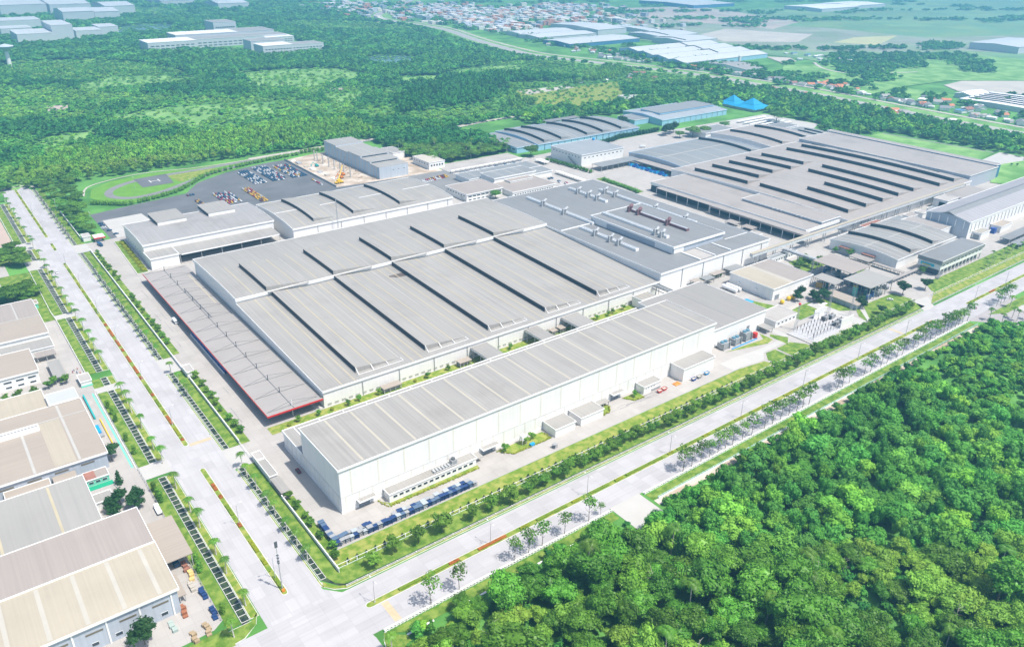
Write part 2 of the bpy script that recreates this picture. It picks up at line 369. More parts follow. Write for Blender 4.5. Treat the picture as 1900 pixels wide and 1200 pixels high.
for i, (a, b_) in enumerate(RSEG):
    verge([(-27.6,a if i else -36),(-26.6,a if i else -38),(-26.6,b_),(-27.6,b_-2)], GRASSY)
    struct('grass_verge', [(-23.6,a),(-18.3,a),(-18.3,b_),(-23.6,b_)], 0.15, GRASS)
struct('grass_verge', [(-18.3,-40.6),(-18.3,-33),(-23.6,-33),(-22,-38),(-19,-40.6)], 0.15, GRASS)
verge([(-27,-37),(-24,-41),(-19.5,-43.6),(438,-43.6),(438,-42.6),(-18,-42.6),(-22.5,-39.5),(-26.4,-34)], GRASSY)
struct('lawn', rect(-18.3, 447, -40.7, -31.4), 0.12, GRASS)
struct('lawn', rect(-17, 262, -30.6, -20.9), 0.12, GRASSY)
struct('lawn', [(262,-30.6),(262,-21),(281,-23.5),(284,-30.6)], 0.12, GRASSY); struct('lawn', [(287,-30.6),(284,-24),(291,-17.2),(300,-17.5),(300,-30.6)], 0.12, GRASS); struct('lawn', [(302,-30.6),(302,-17.5),(317,-17),(323.5,-25),(323.5,-30.6)], 0.12, GRASS)
struct('lane', [(255,-20),(262,-20),(282,-22.4),(290,-16),(300,-15.6),(318,-15.4),(325,-9),(325,2),(319.5,2),(319.5,-8),(312,-10.5),(296,-11.5),(270,-9),(255,-9)], 0.11, CONCS); struct('gravel_court', [(353,17),(376,17),(380,2),(352,-1)], 0.09, SAND)
struct('lawn', [(329,-31),(377,-31),(377,-28.5),(329,-28.5)], 0.12, GRASS)
struct('lawn', [(388,-31),(452,-31),(450,-14),(420,-13),(400,-14),(391,-22)], 0.12, GRASS)
struct('path', [(389,-30),(392,-30),(412,-12),(420,-12),(420,-9),(409,-9)], 0.15, CONCS)
struct('path', rect(378, 388, -29, 12), 0.15, CONCS)
struct('lawn', [(352,-1),(376,-1),(398,-14),(406,-17),(396,13),(374,14),(352,12)], 0.10, GRASS)
struct('lawn', [(478,-30),(640,-34),(640,-19),(590,-19),(508,-19),(492,-16)], 0.12, GRASS)
struct('lawn', [(455,-41),(900,-41),(900,-35),(478,-31)], 0.13, GRASSY)
struct('lawn', [(470,-75),(900,-75),(900,-82),(485,-82)], 0.12, GRASS)
struct('courtyard', [(492,-82.5),(900,-84),(900,-110),(520,-105)], 0.12, CONCS)
for x0, x1 in ((-18,101), (123,446)):
    struct('grass_verge', [(x0,-73.4),(x1,-73.4),(x1,-78.3),(x0+(8 if x0 < 0 else 0),-78.3)], 0.14, GRASS)
    tag(MB().prism(rect(x0, x1, -71.9, -71.0), 0, .2).build('verge_kerb', KERB), kind='structure')
struct('bare_strip', rect(123, 446, -82.5, -78.8), 0.10, DIRT)
verge([(-22,-320),(-21,-320),(-21,-80),(-18,-74),(-17.5,-72.8),(-18.5,-72.8),(-20.5,-76),(-22,-81)], GRASS)
struct('grass_verge', [(-20.8,-320),(-12,-320),(-12,-79),(-17,-75),(-20.8,-80)], 0.14, GRASS)
struct('planted_strip', rect(-17.3, -12.6, 82, 180), 0.10, GRASS); struct('planted_strip', rect(-17.3, -12.8, 203, 425), 0.10, GRASS); struct('planted_strip', rect(-17.3, -12.8, -20, 26), 0.10, GRASS)
tag(MB().prism([(0,354),(9.2,354),(11.6,442),(3,442)], 0, .6).build('planter_kerb', KERB), kind='structure')
struct('planter_grass', [(0.6,354.6),(8.8,354.6),(11,441),(3.5,441)], 0.64, GRASS)
for i, P in enumerate(([(86.5,-2),(92.5,-9.7),(101,-9.7),(101,-2)], [(101,-9.7),(117,-9.7),(117,-2),(101,-2)], [(176,-2.6),(180,-9),(188,-9.5),(188.5,-2.6)], [(155,-1),(155,-10),(161,-9),(164.5,-3),(163,-1)], [(17,-1),(20.5,-6),(20.5,-8.5),(70,-9),(71.5,-7),(71.5,-6),(21.5,-6.2)])):
    struct('garden_bed', P, 0.14, GRASSY)
struct('garden_bed', rect(-1, 300, 80.5, 88.2), 0.12, GRASSY)
struct('garden_bed', [(270,-1),(303,-9.5),(311,-8),(311,3),(306,-4)], 0.12, GRASSY); struct('garden_bed', [(313,-18),(322,-12),(316,-2),(313,-4)], 0.12, GRASS)
struct('garden_bed', [(430,50),(462,50),(466,70),(440,72)], 0.12, GRASS); struct('garden_bed', [(345,24),(358,24),(350,44),(344,44)], 0.12, GRASS)
struct('garden_bed', [(462,20),(476,8),(476,60),(466,56)], 0.12, GRASS)
struct('garden_bed', [(480,285),(489,285),(489,350),(480,350)], 0.12, GRASS)
struct('substation_gravel', [(326,-9),(330,-28),(377,-26),(377,-3)], 0.14, GRAV)
tag(MB().box(325.5, 377.5, -28.4, -27.9, 0, .7).box(325.5, 326, -27.9, -8, 0, .7).build('substation_kerb', KERB), kind='structure')
SOOT = mat('tyre_marks', (0.24, 0.23, 0.23), .9, .3, .4)
def streaks(n, x0, x1, y0, y1, ax, w0=.25, w1=.7, z=.075, l0=8, l1=34):
    b = MB(); r = random.Random(int(x0*3+y1))
    for _ in range(n):
        x, y, l, w_ = r.uniform(x0, x1), r.uniform(y0, y1), r.uniform(l0, l1), r.uniform(w0, w1); o_ = r.uniform(-.6, .6)
        P = [(x, y-w_/2), (x+l, y-w_/2+o_), (x+l, y+w_/2*.3+o_), (x, y+w_/2)] if ax == 'x' else [(x-w_/2, y), (x+w_/2, y), (x+w_/2*.3+o_, y+l), (x-w_/2+o_, y+l)]
        b.poly([(a, c, z+r.random()*.004) for a, c in P])
    tag(b.build('tyre_marks', SOOT), kind='structure')
streaks(16, 160, 190, -12, -8, 'x', .2, .6, .05, 5, 14); streaks(14, -12, 4, 100, 330, 'y', .2, .5, .05, 6, 20)
# drains: flat mud and water sheet, recess shade put into its colour, pale rims
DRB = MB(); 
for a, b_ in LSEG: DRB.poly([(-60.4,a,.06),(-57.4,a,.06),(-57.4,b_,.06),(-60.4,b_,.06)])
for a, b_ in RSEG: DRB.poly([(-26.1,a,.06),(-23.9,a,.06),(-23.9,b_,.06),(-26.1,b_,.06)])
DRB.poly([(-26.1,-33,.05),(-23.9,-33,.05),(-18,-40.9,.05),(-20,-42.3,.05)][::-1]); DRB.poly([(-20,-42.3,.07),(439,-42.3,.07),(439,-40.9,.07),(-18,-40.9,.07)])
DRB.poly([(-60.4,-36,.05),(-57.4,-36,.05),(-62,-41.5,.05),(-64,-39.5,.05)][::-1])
tag(DRB.build('drain_water', MUD_SHADE), kind='structure')
def drain_frame(a, b_, xa, xb, side):
    t = thing('drain_channel', 'open boulevard drain with pale crossbeams, %s' % side, 'drain', ((xa+xb)/2, (a+b_)/2, 0), 'open drains along the boulevard')
    MB().box(xa-.2, xa, a, b_, 0, .35).box(xb, xb+.2, a, b_, 0, .35).build('rim', KERB, t)
    n = max(2, int((b_-a)/3.6)); n = min(n, 60)
    for k in range(n+1):
        y = a+(b_-a)*k/n; MB().box(xa, xb, y-.1, y+.1, .12, .33).build('crossbeam', KERB, t)
for (a, b_), s_ in zip(LSEG, ('left side by the crossroads', 'left side by the container yard', 'left side, short piece between two driveways', 'left side by the striped car park', 'left side by the big rain tree', 'left side, short piece at the upper junction', 'left side, farthest stretch')): drain_frame(a, b_, -60.4, -57.4, s_)
for (a, b_), s_ in zip(RSEG, ('right side by the crossroads corner', 'right side, short piece next to the gatehouse', 'right side below the long canopy', 'right side facing the canopy middle', 'right side below the planter', 'right side above the upper gate', 'right side, farthest stretch')): drain_frame(a, b_, -26.1, -23.9, s_)
# test track, helipad, infield
TR = smoothline([(500,652),(386,656),(301,651),(212,645),(148,637),(100,634),(66,628),(42,612),(33,594),(36,577),(52,566),(80,572),(112,592),(150,616),(200,632)], 6)
struct('track_grass', [(300,655),(148,649),(80,650),(44,641),(22,620),(15,590),(22,566),(45,548),(92,560),(131,600),(203,628),(300,640)], 0.08, mat('bright_turf', (0.12, 0.27, 0.03), .95, .15, .1, bump=.2, bs=2))
struct('dry_grass', [(100,634),(148,636),(160,622),(105,598)], 0.12, GRASSY)
strip('test_track', TR, 8.0, 0.16, ASPHR)
struct('helipad', [(67.5,636),(102,638.5),(99,598),(67.4,598.3)], 0.20, ASPH)
b = MB(); b.box(79,80.2,612,622,.21,.24).box(88,89.2,612,622,.21,.24).box(80.2,88,616.5,617.7,.21,.24); tag(b.build('helipad_marking', KERB), kind='structure')
strip('back_road', [(200,649),(301,656),(386,662),(444,662),(498,658),(562,668),(640,668),(740,664),(835,664),(930,650),(1010,620)], 9, 0.22, SAND)
strip('bare_strip', smoothline([(300,655),(235,650),(150,645),(84,655),(44,646),(20,630),(11,600)],4), 2.0, 0.24, SAND)
strip('dirt_path', smoothline([(-42,664),(-30,690),(-18,720),(-12,780)], 4), [8,8,7,7,6,6,6,5,5,5,4,4,4], 0.12, MEAD)
strip('bare_strip', smoothline([(-54,660),(-50,672),(-40,676),(-28,673),(-22,660)],4), 3, 0.14, SAND)
# meadows, clearings, ponds and river in the far landscape
FAR = [
 ('meadow', [(135,1300),(224,1370),(300,1330),(330,1250),(250,1220),(150,1230)], MEAD), ('meadow', [(120,985),(166,945),(200,863),(250,900),(300,1000),(200,1020)], MEAD),
 ('meadow', [(529,1280),(430,1290),(395,1180),(400,1110),(459,1070),(560,1080),(620,1150),(600,1240)], MEAD), ('meadow', [(455,1000),(430,930),(480,900),(520,960)], MEAD),
 ('meadow', [(933,1090),(797,1100),(700,1040),(760,1010),(900,1020)], MEAD), ('meadow', [(1,843),(30,900),(90,910),(66,850)], MEAD), ('meadow', [(260,860),(330,880),(360,980),(290,960)], MEAD),
 ('meadow', [(620,1000),(700,1000),(720,1060),(640,1080)], MEAD),
 ('clearing', [(700,700),(772,662),(840,668),(960,815),(860,815),(750,845),(690,780)], GRASSY), ('bare_clearing', [(740,800),(860,810),(840,835),(745,838)], SAND),
 ('bare_patch', [(470,1010),(500,1000),(510,1030),(480,1035)], CLAY), ('bare_patch', [(60,1085),(90,1080),(100,1120),(66,1130)], CLAY),
 ('sports_field', [(905,296),(962,292),(976,148),(900,138)], MEAD), ('sports_field_path', [(962,292),(966,292),(980,148),(976,148)], ASPHR),
 ('gate_yard', [(860,125),(900,137),(985,145),(985,105),(870,90)], CONCS),
 ('scrub_lawn', [(830,86),(905,120),(985,104),(985,20),(840,60)], MEAD),
 ('pond', [(674,1226),(704,1324),(746,1365),(774,1357),(836,1292),(765,1213),(706,1195)], WATER),
 ('pond_bank', [(836,1292),(842,1297),(884,1312),(880,1300),(846,1285)], SAND), ('pond_bank', [(700,1324),(720,1372),(729,1370),(706,1322)], SAND),
 ('lake', [(414,2242),(522,2330),(590,2250),(520,2064),(432,2050),(400,2120)], WATER),
 ('paddy_field', [(1470,1320),(1750,1800),(3400,1700),(7000,1900),(7000,-1500),(2600,-800),(1560,250),(1520,900)], FIELD),
 ('fallow_field', [(1620,1130),(1780,1660),(1960,1640),(2200,1160),(2200,860),(1900,700),(1640,880)], FIELDG),
 ('clay_field', [(1800,1660),(2150,2050),(2500,1950),(2300,1350),(2020,1250),(1960,1640)], CLAY),
 ('salt_field', [(1640,1120),(1720,1270),(1900,1330),(2000,1100),(1800,1010)], SAND),
 ('clay_field', [(1980,700),(2200,880),(2700,700),(2500,450),(2100,520)], FIELDG),
 ('stubble_field', [(1876,955),(2027,990),(2185,952),(1925,858)], FIELDY),
 ('green_field', [(1234,378),(1275,456),(1353,471),(1352,406),(1300,370)], MEAD), ('salt_field', [(1443,447),(1522,452),(1640,372),(1560,280),(1464,315),(1400,400)], SAND),
 ('salt_field', [(1429,789),(1488,879),(1520,835),(1480,790)], SAND), ('scrub_field', [(1230,470),(1300,700),(1420,780),(1600,640),(1500,470),(1360,480)], MEAD),
 ('scrub_field', [(1600,640),(1500,470),(1640,380),(2000,450),(1900,700)], MEAD),
]
for i, (n_, P, m_) in enumerate(FAR): struct(n_, P, 0.25+0.03*i, m_)
RIV = smoothline([(1700,2800),(1460,2500),(1235,2240),(1182,2060),(1186,1920),(1182,1740),(1115,1500),(1072,1290),(1060,1180),(1090,1050),(1130,900),(1158,740),(1155,620),(1158,520),(1142,400),(1132,300),(1128,190),(1130,0),(1160,-300)], 5)
RVW = [46,40,34,30,28,26,26,30,22,24,26,24,22,20,20,20,20,20,20]
strip('river_bank_grass', RIV, 84, 0.30, MEAD)
strip('river', RIV, 27, 0.45, RIVER)
strip('river_road', smoothline([(1303,2281),(1225,2050),(1222,1900),(1215,1760),(1150,1520),(1108,1310),(1098,1180),(1130,1060),(1172,900),(1196,740),(1205,640),(1210,560),(1190,410),(1180,300),(1172,194),(1170,0),(1195,-300)], 4), 9, 0.6, SAND)
strip('village_road', smoothline([(1500,760),(1440,700),(1420,640),(1460,600),(1560,560)], 4), 7, 1.2, SAND)
# ================================================================== BUILDINGS
def prof(h, rise, y0, y1, kind='arc'):
    ym, hl = (y0+y1)/2, (y1-y0)/2
    if kind == 'slope': return lambda y: h+rise*(y-y0)/(y1-y0)
    if kind == 'gable': return lambda y: h+rise*(1-abs(y-ym)/hl)
    return lambda y: h+rise*(1-((y-ym)/hl)**2)
def hall(name, label, cat, x0, x1, y0, y1, h, rise=0, kind='arc', roof=None, wall=None, strips=(), monitors=(), trim=None, pil=0, front=True, sw=0.9, smat=None, oh=0.35, fas=1.0, group=None, pmat=None):
    roof = roof or ROOF; wall = wall or CLAD; trim = trim or TRIM; smat = smat or SKYL
    t = thing(name, label, cat, (x0, y0, 0), group); zf = prof(h, rise, y0, y1, kind)
    n = 1 if rise == 0 or kind == 'slope' else (2 if kind == 'gable' else 10)
    ys = [y0+(y1-y0)*i/n for i in range(n+1)]
    b = MB(); b.poly([(x0,y0,0),(x1,y0,0),(x1,y0,zf(y0)),(x0,y0,zf(y0))]).poly([(x1,y1,0),(x0,y1,0),(x0,y1,zf(y1)),(x1,y1,zf(y1))])
    b.poly([(x0,y1,0),(x0,y0,0)]+[(x0,y,zf(y)) for y in ys]); b.poly([(x1,y0,0),(x1,y1,0)]+[(x1,y,zf(y)) for y in ys[::-1]])
    b.build('wall', wall, t)
    b = MB(); Y0, Y1 = y0-oh, y1+oh; yy = [Y0]+ys[1:-1]+[Y1]
    for a, c in zip(yy[:-1], yy[1:]):
        za, zc = zf(a)+.06, zf(c)+.06
        b.poly([(x0-oh,a,za),(x1+oh,a,za),(x1+oh,c,zc),(x0-oh,c,zc)])
    b.build('roof', roof, t)
    b = MB(); z = zf(y0); b.box(x0-oh-.25, x1+oh+.25, y0-oh-.3, y0-oh, z-fas+.3, z+.32); z = zf(y1); b.box(x0-oh-.25, x1+oh+.25, y1+oh, y1+oh+.3, z-fas+.3, z+.32)
    for xs in (x0-oh-.25, x1+oh):
        for a, c in zip(yy[:-1], yy[1:]):
            za, zc = zf(a), zf(c); k = len(b.v)
            b.v += [(xs,a,za-fas+.4),(xs+.25,a,za-fas+.4),(xs+.25,c,zc-fas+.4),(xs,c,zc-fas+.4),(xs,a,za+.35),(xs+.25,a,za+.35),(xs+.25,c,zc+.35),(xs,c,zc+.35)]
            for f in ((0,1,5,4),(2,3,7,6),(3,0,4,7),(1,2,6,5),(4,5,6,7),(3,2,1,0)): b.f.append(tuple(k+i for i in f)); b.m.append(0)
    b.build('gutter_trim', trim, t)
    for s_ in strips:
        x = s_[0]; a, c = (s_[1], s_[2]) if len(s_) > 2 else (y0+.6, y1-.6); ww = s_[3] if len(s_) > 3 else sw
        k = max(1, int(n*(c-a)/(y1-y0)+.99)); b = MB()
        for i in range(k):
            ya, yc = a+(c-a)*i/k, a+(c-a)*(i+1)/k; b.poly([(x-ww/2,ya,zf(ya)+.12),(x+ww/2,ya,zf(ya)+.12),(x+ww/2,yc,zf(yc)+.12),(x-ww/2,yc,zf(yc)+.12)])
        b.build('skylight_strip', smat, t)
    for s_ in monitors:
        xa, xb, a, c, hm = s_[:5]; k = 1 if n == 1 else 8; b = MB(); lv = MB(); tr_ = MB()
        Ys = [a+(c-a)*i/k for i in range(k+1)]
        for ya, yc in zip(Ys[:-1], Ys[1:]):
            za, zc = zf(ya), zf(yc)
            b.poly([(xa,ya,za+hm),(xb,ya,za+.5),(xb,yc,zc+.5),(xa,yc,zc+hm)]); b.poly([(xb,ya,za),(xb,yc,zc),(xb,yc,zc+.5),(xb,ya,za+.5)])
            b.poly([(xa,yc,zc),(xa,ya,za),(xa,ya,za+hm),(xa,yc,zc+hm)])
            lv.poly([(xa-.06,yc-.3 if yc==Ys[-1] else yc,zc+.25),(xa-.06,ya+.3 if ya==Ys[0] else ya,za+.25),(xa-.06,ya+.3 if ya==Ys[0] else ya,za+hm-.25),(xa-.06,yc-.3 if yc==Ys[-1] else yc,zc+hm-.25)])
            tr_.poly([(xb-.9,ya,za+.66),(xb-.5,ya,za+.64),(xb-.5,yc,zc+.64),(xb-.9,yc,zc+.66)])
        z = zf(a); hp = 3.2
        b.poly([(xa,a,z+hm),(xa-.2,a-.2,z),(xa+.6,a-hp,zf(a-hp)+.1),(xb-.5,a-hp,zf(a-hp)+.1),(xb,a,z+.5)])
        z = zf(c); b.poly([(xb,c,z),(xa,c,z),(xa,c,z+hm),(xb,c,z+.5)])
        mo = b.build('roof_monitor', roof, t); lv.build('louvre', LOUV, mo); tr_.build('ridge_flashing', SKYW, mo)
        for f_ in ((0.33, 0.67) if xb-xa > 20 else (0.5,)):
            x = xa+(xb-xa)*f_; q = MB()
            for ya, yc in zip(Ys[:-1], Ys[1:]):
                d1 = hm-(hm-.5)*f_; q.poly([(x-sw/2,ya,zf(ya)+d1+.1),(x+sw/2,ya,zf(ya)+d1+.07),(x+sw/2,yc,zf(yc)+d1+.07),(x-sw/2,yc,zf(yc)+d1+.1)])
            if len(s_) <= 5: q.build('skylight_strip', smat, mo)
        if hm > 1.5 and c-a > 60 and kind == 'slope':
            q = MB(); z = zf(a)
            for f_ in (0, .33, .67, 1):
                x = xa+(xb-xa)*f_; zt = z+hm-(hm-.5)*f_; q.tube((x, a+.05, zt+.08), (x+.3, a-hp, zf(a-hp)+.2), .22, k=4)
            q.tube((xa, a-hp, zf(a-hp)+.25), (xb, a-hp, zf(a-hp)+.25), .16, k=4); q.build('hip_flashing', TRIM, mo)
    if pil:
        k = int((x1-x0)/pil)
        for i in range(1, k+1):
            x = x0+pil*i
            if x < x1-1: MB().tube((x, y0-.25, 0), (x, y0-.25, zf(y0)-.4), .28, k=6).build('downpipe', pmat or STEEL, t)
    return t
def wins(t, face, c, a, b_, z, n, w_, h, m=None, name='window'):          # a row of windows; face 'S' (y=c) or 'W' (x=c)
    for i in range(n):
        p = a+(b_-a)*(i+.5)/n
        if face == 'S':
            f = MB().box(p-w_/2-.1, p+w_/2+.1, c-.10, c-.01, z-.1, z+h+.1).build(name, TRIM, t); MB().box(p-w_/2, p+w_/2, c-.14, c-.105, z, z+h).build('pane', m or GLASS, f)
        else:
            f = MB().box(c-.10, c-.01, p-w_/2-.1, p+w_/2+.1, z-.1, z+h+.1).build(name, TRIM, t); MB().box(c-.14, c-.105, p-w_/2, p+w_/2, z, z+h).build('pane', m or GLASS, f)
def shutter(t, x0, x1, y, h): 
    f = MB().box(x0-.25, x1+.25, y-.12, y-.02, 0, h+.25).build('shutter_door', TRIM, t); MB().box(x0, x1, y-.2, y-.13, 0, h).build('shutter', SHUT, f)
def canopy(name, label, x0, x1, y0, y1, h, roof=None, posts=4, th=0.35, wallback=False, cat='canopy', cols=None, slope=0, group=None, rowsy=2, post_m=None):
    t = thing(name, label, cat, (x0, y0, 0), group); b = MB(); z0, z1 = h, h+slope
    k = len(b.v); b.v += [(x0,y0,z0-th),(x1,y0,z0-th),(x1,y1,z1-th),(x0,y1,z1-th),(x0,y0,z0),(x1,y0,z0),(x1,y1,z1),(x0,y1,z1)]
    for f in ((0,1,5,4),(1,2,6,5),(2,3,7,6),(3,0,4,7),(4,5,6,7),(3,2,1,0)): b.f.append(tuple(k+i for i in f)); b.m.append(0)
    b.build('roof', roof or ROOF, t)
    for j in range(rowsy):
        y = y0+.6+(y1-y0-1.2)*j/max(1, rowsy-1)
        for i in range(posts):
            x = x0+.6+(x1-x0-1.2)*i/max(1, posts-1); MB().box(x-.18, x+.18, y-.18, y+.18, 0, h+slope*(y-y0)/(y1-y0)-th).build('post', post_m or STEEL, t)
    return t
# --- A: the long white warehouse along the front road
AST = [12.8+13.93*i for i in range(18)]
A = hall('warehouse', 'long tall white warehouse facing the front road, grey roof with cream strips', 'warehouse', 0, 257.5, 0, 41.5, 24.4, strips=[(x, .6, 41) for x in AST], sw=1.1, smat=mat('cream_skylight_sheet', (0.43, 0.40, 0.33), 0.5, 0.06, 0.1), fas=1.1)
b = MB()
for i in range(19):
    x = 5.8+13.93*i
    if x < 256: b = MB().box(x-.35, x+.35, -.07, -.01, 9.2, 23.2); b.build('wall_light_strip', WLIT, A)
for i in range(38):
    x = 2.3+6.96*i
    if x < 256: MB().box(x-.3, x+.3, -.07, -.01, 1.6, 8.6).build('wall_light_strip', WLIT, A)
MB().box(-.02, 257.6, -.12, -.02, 8.75, 8.95).box(-.12, -.02, 0, 41.5, 8.75, 8.95).build('wall_seam', KERB, A)
MB().box(-.25, 257.6, -.25, -.03, 0, 1.2).box(-.25, -.03, -.03, 66, 0, 1.2).build('plinth', CLAD, A)
for i in range(8): MB().box(-.07, -.01, 3+5.0*i, 3.5+5.0*i, 1.6, 8.6).build('wall_light_strip', WLIT, A)
b = MB().box(0.1, 257.4, 42.0, 66.5, 0, 9.5).build('rear_bay', CLAD, A)
MB().box(-.1, 257.6, 42.0, 66.6, 9.52, 9.7).build('rear_bay_roof', ROOF, b)
q = MB().box(-.4, 257.9, 66.6, 67.1, 8.8, 10.0).box(-.4, -.1, 42.0, 66.6, 8.8, 10.0)
for i in range(18): q.box(5.8+13.93*i-.2, 5.8+13.93*i+.2, 42.2, 66.6, 9.71, 9.9)
q.build('rear_gutter', TRIM, A)
for i in range(4): MB().box(.0, .09, 45+5.5*i, 45.5+5.5*i, 1.6, 8.6).build('wall_light_strip', WLIT, A)
# shutters and canopies on A
for nm, x0, x1 in (('left', 8.3, 14), ('second', 78, 85.3), ('third', 169.3, 175.3)):
    shutter(A, x0, x1, -.28, 4.2)
    b = MB().box(x0-.5, x1+2.4, -3.0, -.26, 4.6, 4.85).build('door_canopy', ROOF, A)
    MB().box(x0-.9, x1+2.8, -3.3, -3.0, 4.4, 5.05).box(x0-.9, x0-.5, -3.0, -.3, 4.4, 5.05).box(x1+2.4, x1+2.8, -3.0, -.3, 4.4, 5.05).build('canopy_trim', TRIM, b)
def annex(label, x0, x1, y0, y1, h, nwin=0, name='annex', **k):
    t = hall(name, label, 'outbuilding', x0, x1, y0, y1, h, oh=.1, fas=.6, **k)
    if nwin: wins(t, 'S', y0, x0+1.5, x1-1.5, h*.42, nwin, min(2.0, (x1-x0-3)/nwin*.6), h*.26)
    return t
t = annex('long low white annex with a row of windows along the warehouse front', 21.5, 71, -5.8, -.3, 4.6, 14)
b = MB()
for i in range(7): b.box(47+1.7*i, 48+1.7*i, -4.6, -2.2, 4.7, 5.8)
for i in range(5): b.tube((47.5, -4.9+.8*i, 5.0), (60, -4.9+.8*i, 5.2), .15)
b.build('roof_pipes', STEEL, t); MB().box(57.5, 60.5, -4.5, -1.8, 4.8, 7.4).build('roof_cooling_unit', GREY, t)
MB().tube((59, -3.1, 7.4), (59, -3.1, 8.1), 1.1, k=12).build('fan', STEELD, t)
MB().box(71.3, 76, -5.2, -.3, 2.9, 3.1).build('side_canopy', ROOF, t)
annex('plain white box outbuilding below the middle of the warehouse front', 119, 133, -10.7, -.3, 5.0); annex('longer white box outbuilding with vents below the warehouse, next to its smaller twin', 137.4, 154, -10.4, -.3, 5.1)
t = annex('small white toilet block with tiny windows against the warehouse front', 189.5, 203.8, -6.9, -.3, 4.8); wins(t, 'S', -6.9, 190.2, 199, 3.2, 4, .7, .5); MB().box(196, 203.4, -7.2, -6.92, .2, 1.4).build('blue_panel', GREY, t)
annex('tall white box annex at the right end of the warehouse front', 219, 247, -10.6, -.3, 8.6)
canopy('door_canopy', 'small grey canopy in front of the warehouse beside a round hedge', 156, 165, -4.2, -.4, 3.2, posts=3)
# white lower building H at the right end of A
Hh = hall('workshop', 'lower pale grey roofed white building joined to the right end of the warehouse', 'factory building', 258.2, 321, 7.5, 66, 13.6, roof=mat('light_grey_roofing', (0.275, 0.262, 0.245), 0.55, 0.04, 0.02, (1.1, 0.012, 0.01), 0.05, 0.12)); MB().box(275.5, 275.7, 8, 66, 13.62, 13.75).build('roof_seam', GREY, Hh); MB().box(292.3, 292.6, 8, 65.5, 13.64, 13.75).build('roof_seam', GREY, Hh)
MB().box(302, 304.5, 7.2, 7.45, 4, 6.6).build('wall_louvre', SHUT, Hh)
for i in range(5): MB().lathe((262+4.4*i, 7.0, 2.2), [(0, 1.2), (.9, .9), (1.1, 0), (.9, -.9), (0, -1.2)], 10).build('wall_vent', TRIM, Hh)
# --- B, C, D: the big connected factory
MX = [57.5, 104.6, 152.0, 199.5, 247.0]
B = hall('factory_hall', 'widest factory hall with five long roof monitors behind the long warehouse', 'factory', 33, 303, 89, 222.0, 10.8, 4.6, 'slope', strips=[(x+dx, 89.8, 221) for x in [10.2] + MX for dx in ((34.5, 41) if x > 50 else (34.7, 43.0)) if x+dx < 300], sw=.75, monitors=[(x, x+29.5, 97, 221.6, 3.3) for x in MX], pil=24.3, fas=1.3)
b = MB()
for i in range(60): b.box(35+4.4*i, 37.4+4.4*i, 88.86, 88.98, 1.0, 2.3)
q = MB(); zf_ = prof(10.8, 4.6, 89, 222.0, 'slope')
q.poly([(x_, y_, zf_(y_)+.09) for x_, y_ in [(148+7*math.cos(t)*(1+.35*math.sin(3*t)), 203+4.5*math.sin(t)*(1+.3*math.cos(2*t))) for t in [i*.42 for i in range(15)]]]); q.build('soot_patch', mat('soot', (0.11, 0.09, 0.08), .9, .5, .3), B)
b.build('low_window_band', mat('grey_window_band', (0.42, 0.43, 0.40), .4), B)
CX = [54.8, 105.0, 152.6, 199.8, 248.0]
Cc = hall('factory_hall', 'raised factory hall with five short roof monitors between the wide hall and the rear hall', 'factory', 33, 303, 222.4, 312, 18.6, .8, 'arc', strips=[(x+dx, 224, 281) for x in [8.0] + CX for dx in (37.5,) if x+dx < 300] + [(20, 224, 281)], sw=.75, monitors=[(x, x+30.5, 223.2, 275.5, 3.1) for x in CX], fas=2.2)
D = hall('paint_shop', 'dark roofed square factory block with white duct housings and a raised penthouse', 'factory', 303.4, 433, 88.6, 306, 17.0, roof=ROOFD, pil=24, fas=1.6)
for x, a, c in ((320.5, 133, 200), (337.5, 205, 294), (390.5, 232, 294), (327.5, 232, 292)):
    pass
def duct(par, x, a, c, z, towers, m=TRIM):
    d = MB().box(x-1.7, x+1.7, a, c, z, z+2.0).build('duct_housing', m, par)
    MB().box(x-1.0, x+1.0, a+.5, c-.5, z+2.02, z+2.35).build('duct_cap', CARS, d)
    for y in towers:
        q = MB(); 
        for dx, dy in ((-1.6, 0), (1.4, 1.8)): q.lathe((x+dx, y+dy, z), [(1.1, 0), (1.1, 4.2), (1.5, 4.4), (1.6, 5.2), (1.0, 6.0), (0, 6.2)], 10)
        q.tube((x-1.6, y, z+4.8), (x-4.4, y, z+4.8), .8, k=8); q.box(x-5, x-3.6, y-.9, y+.9, z, z+5.2); q.build('exhaust_tower', m if m is not TRIM else STEEL, d)
duct(D, 338.3, 200, 293, 17.1, (236, 266)); duct(D, 391, 240, 293, 17.1, (262, 250, 277)); duct(D, 412.5, 150, 272, 17.1, (160, 248, 262, 196)); duct(D, 322.5, 132, 199, 17.1, (150, 160, 178))
ph = MB().box(340.2, 400.5, 110.5, 205.5, 17.1, 22.8).build('penthouse_wall', CLADG, D)
MB().box(340, 400.7, 110.3, 205.7, 22.82, 23.0).build('penthouse_roof', ROOFD, ph)
MB().box(339.4, 401.2, 109.6, 110.2, 21.8, 23.5).box(339.4, 339.9, 110.2, 206, 21.8, 23.5).box(400.8, 401.2, 110.2, 206, 21.8, 23.5).box(339.4, 401.2, 206, 206.5, 21.8, 23.5).build('penthouse_trim', TRIM, ph)
MB().box(340.0, 340.15, 111, 130, 17.3, 21.6).box(340.0, 340.15, 186, 204, 17.3, 21.6).box(341, 352, 110.2, 110.4, 17.3, 21.6).build('white_panel', TRIM, ph)
duct(D, 352.5, 128, 204, 22.9, (132, 139)); duct(D, 378.5, 130, 198, 22.9, (150, 184, 195), mat('rust_stained_duct', (0.19, 0.10, 0.11), 0.7, 0.3, 0.3))
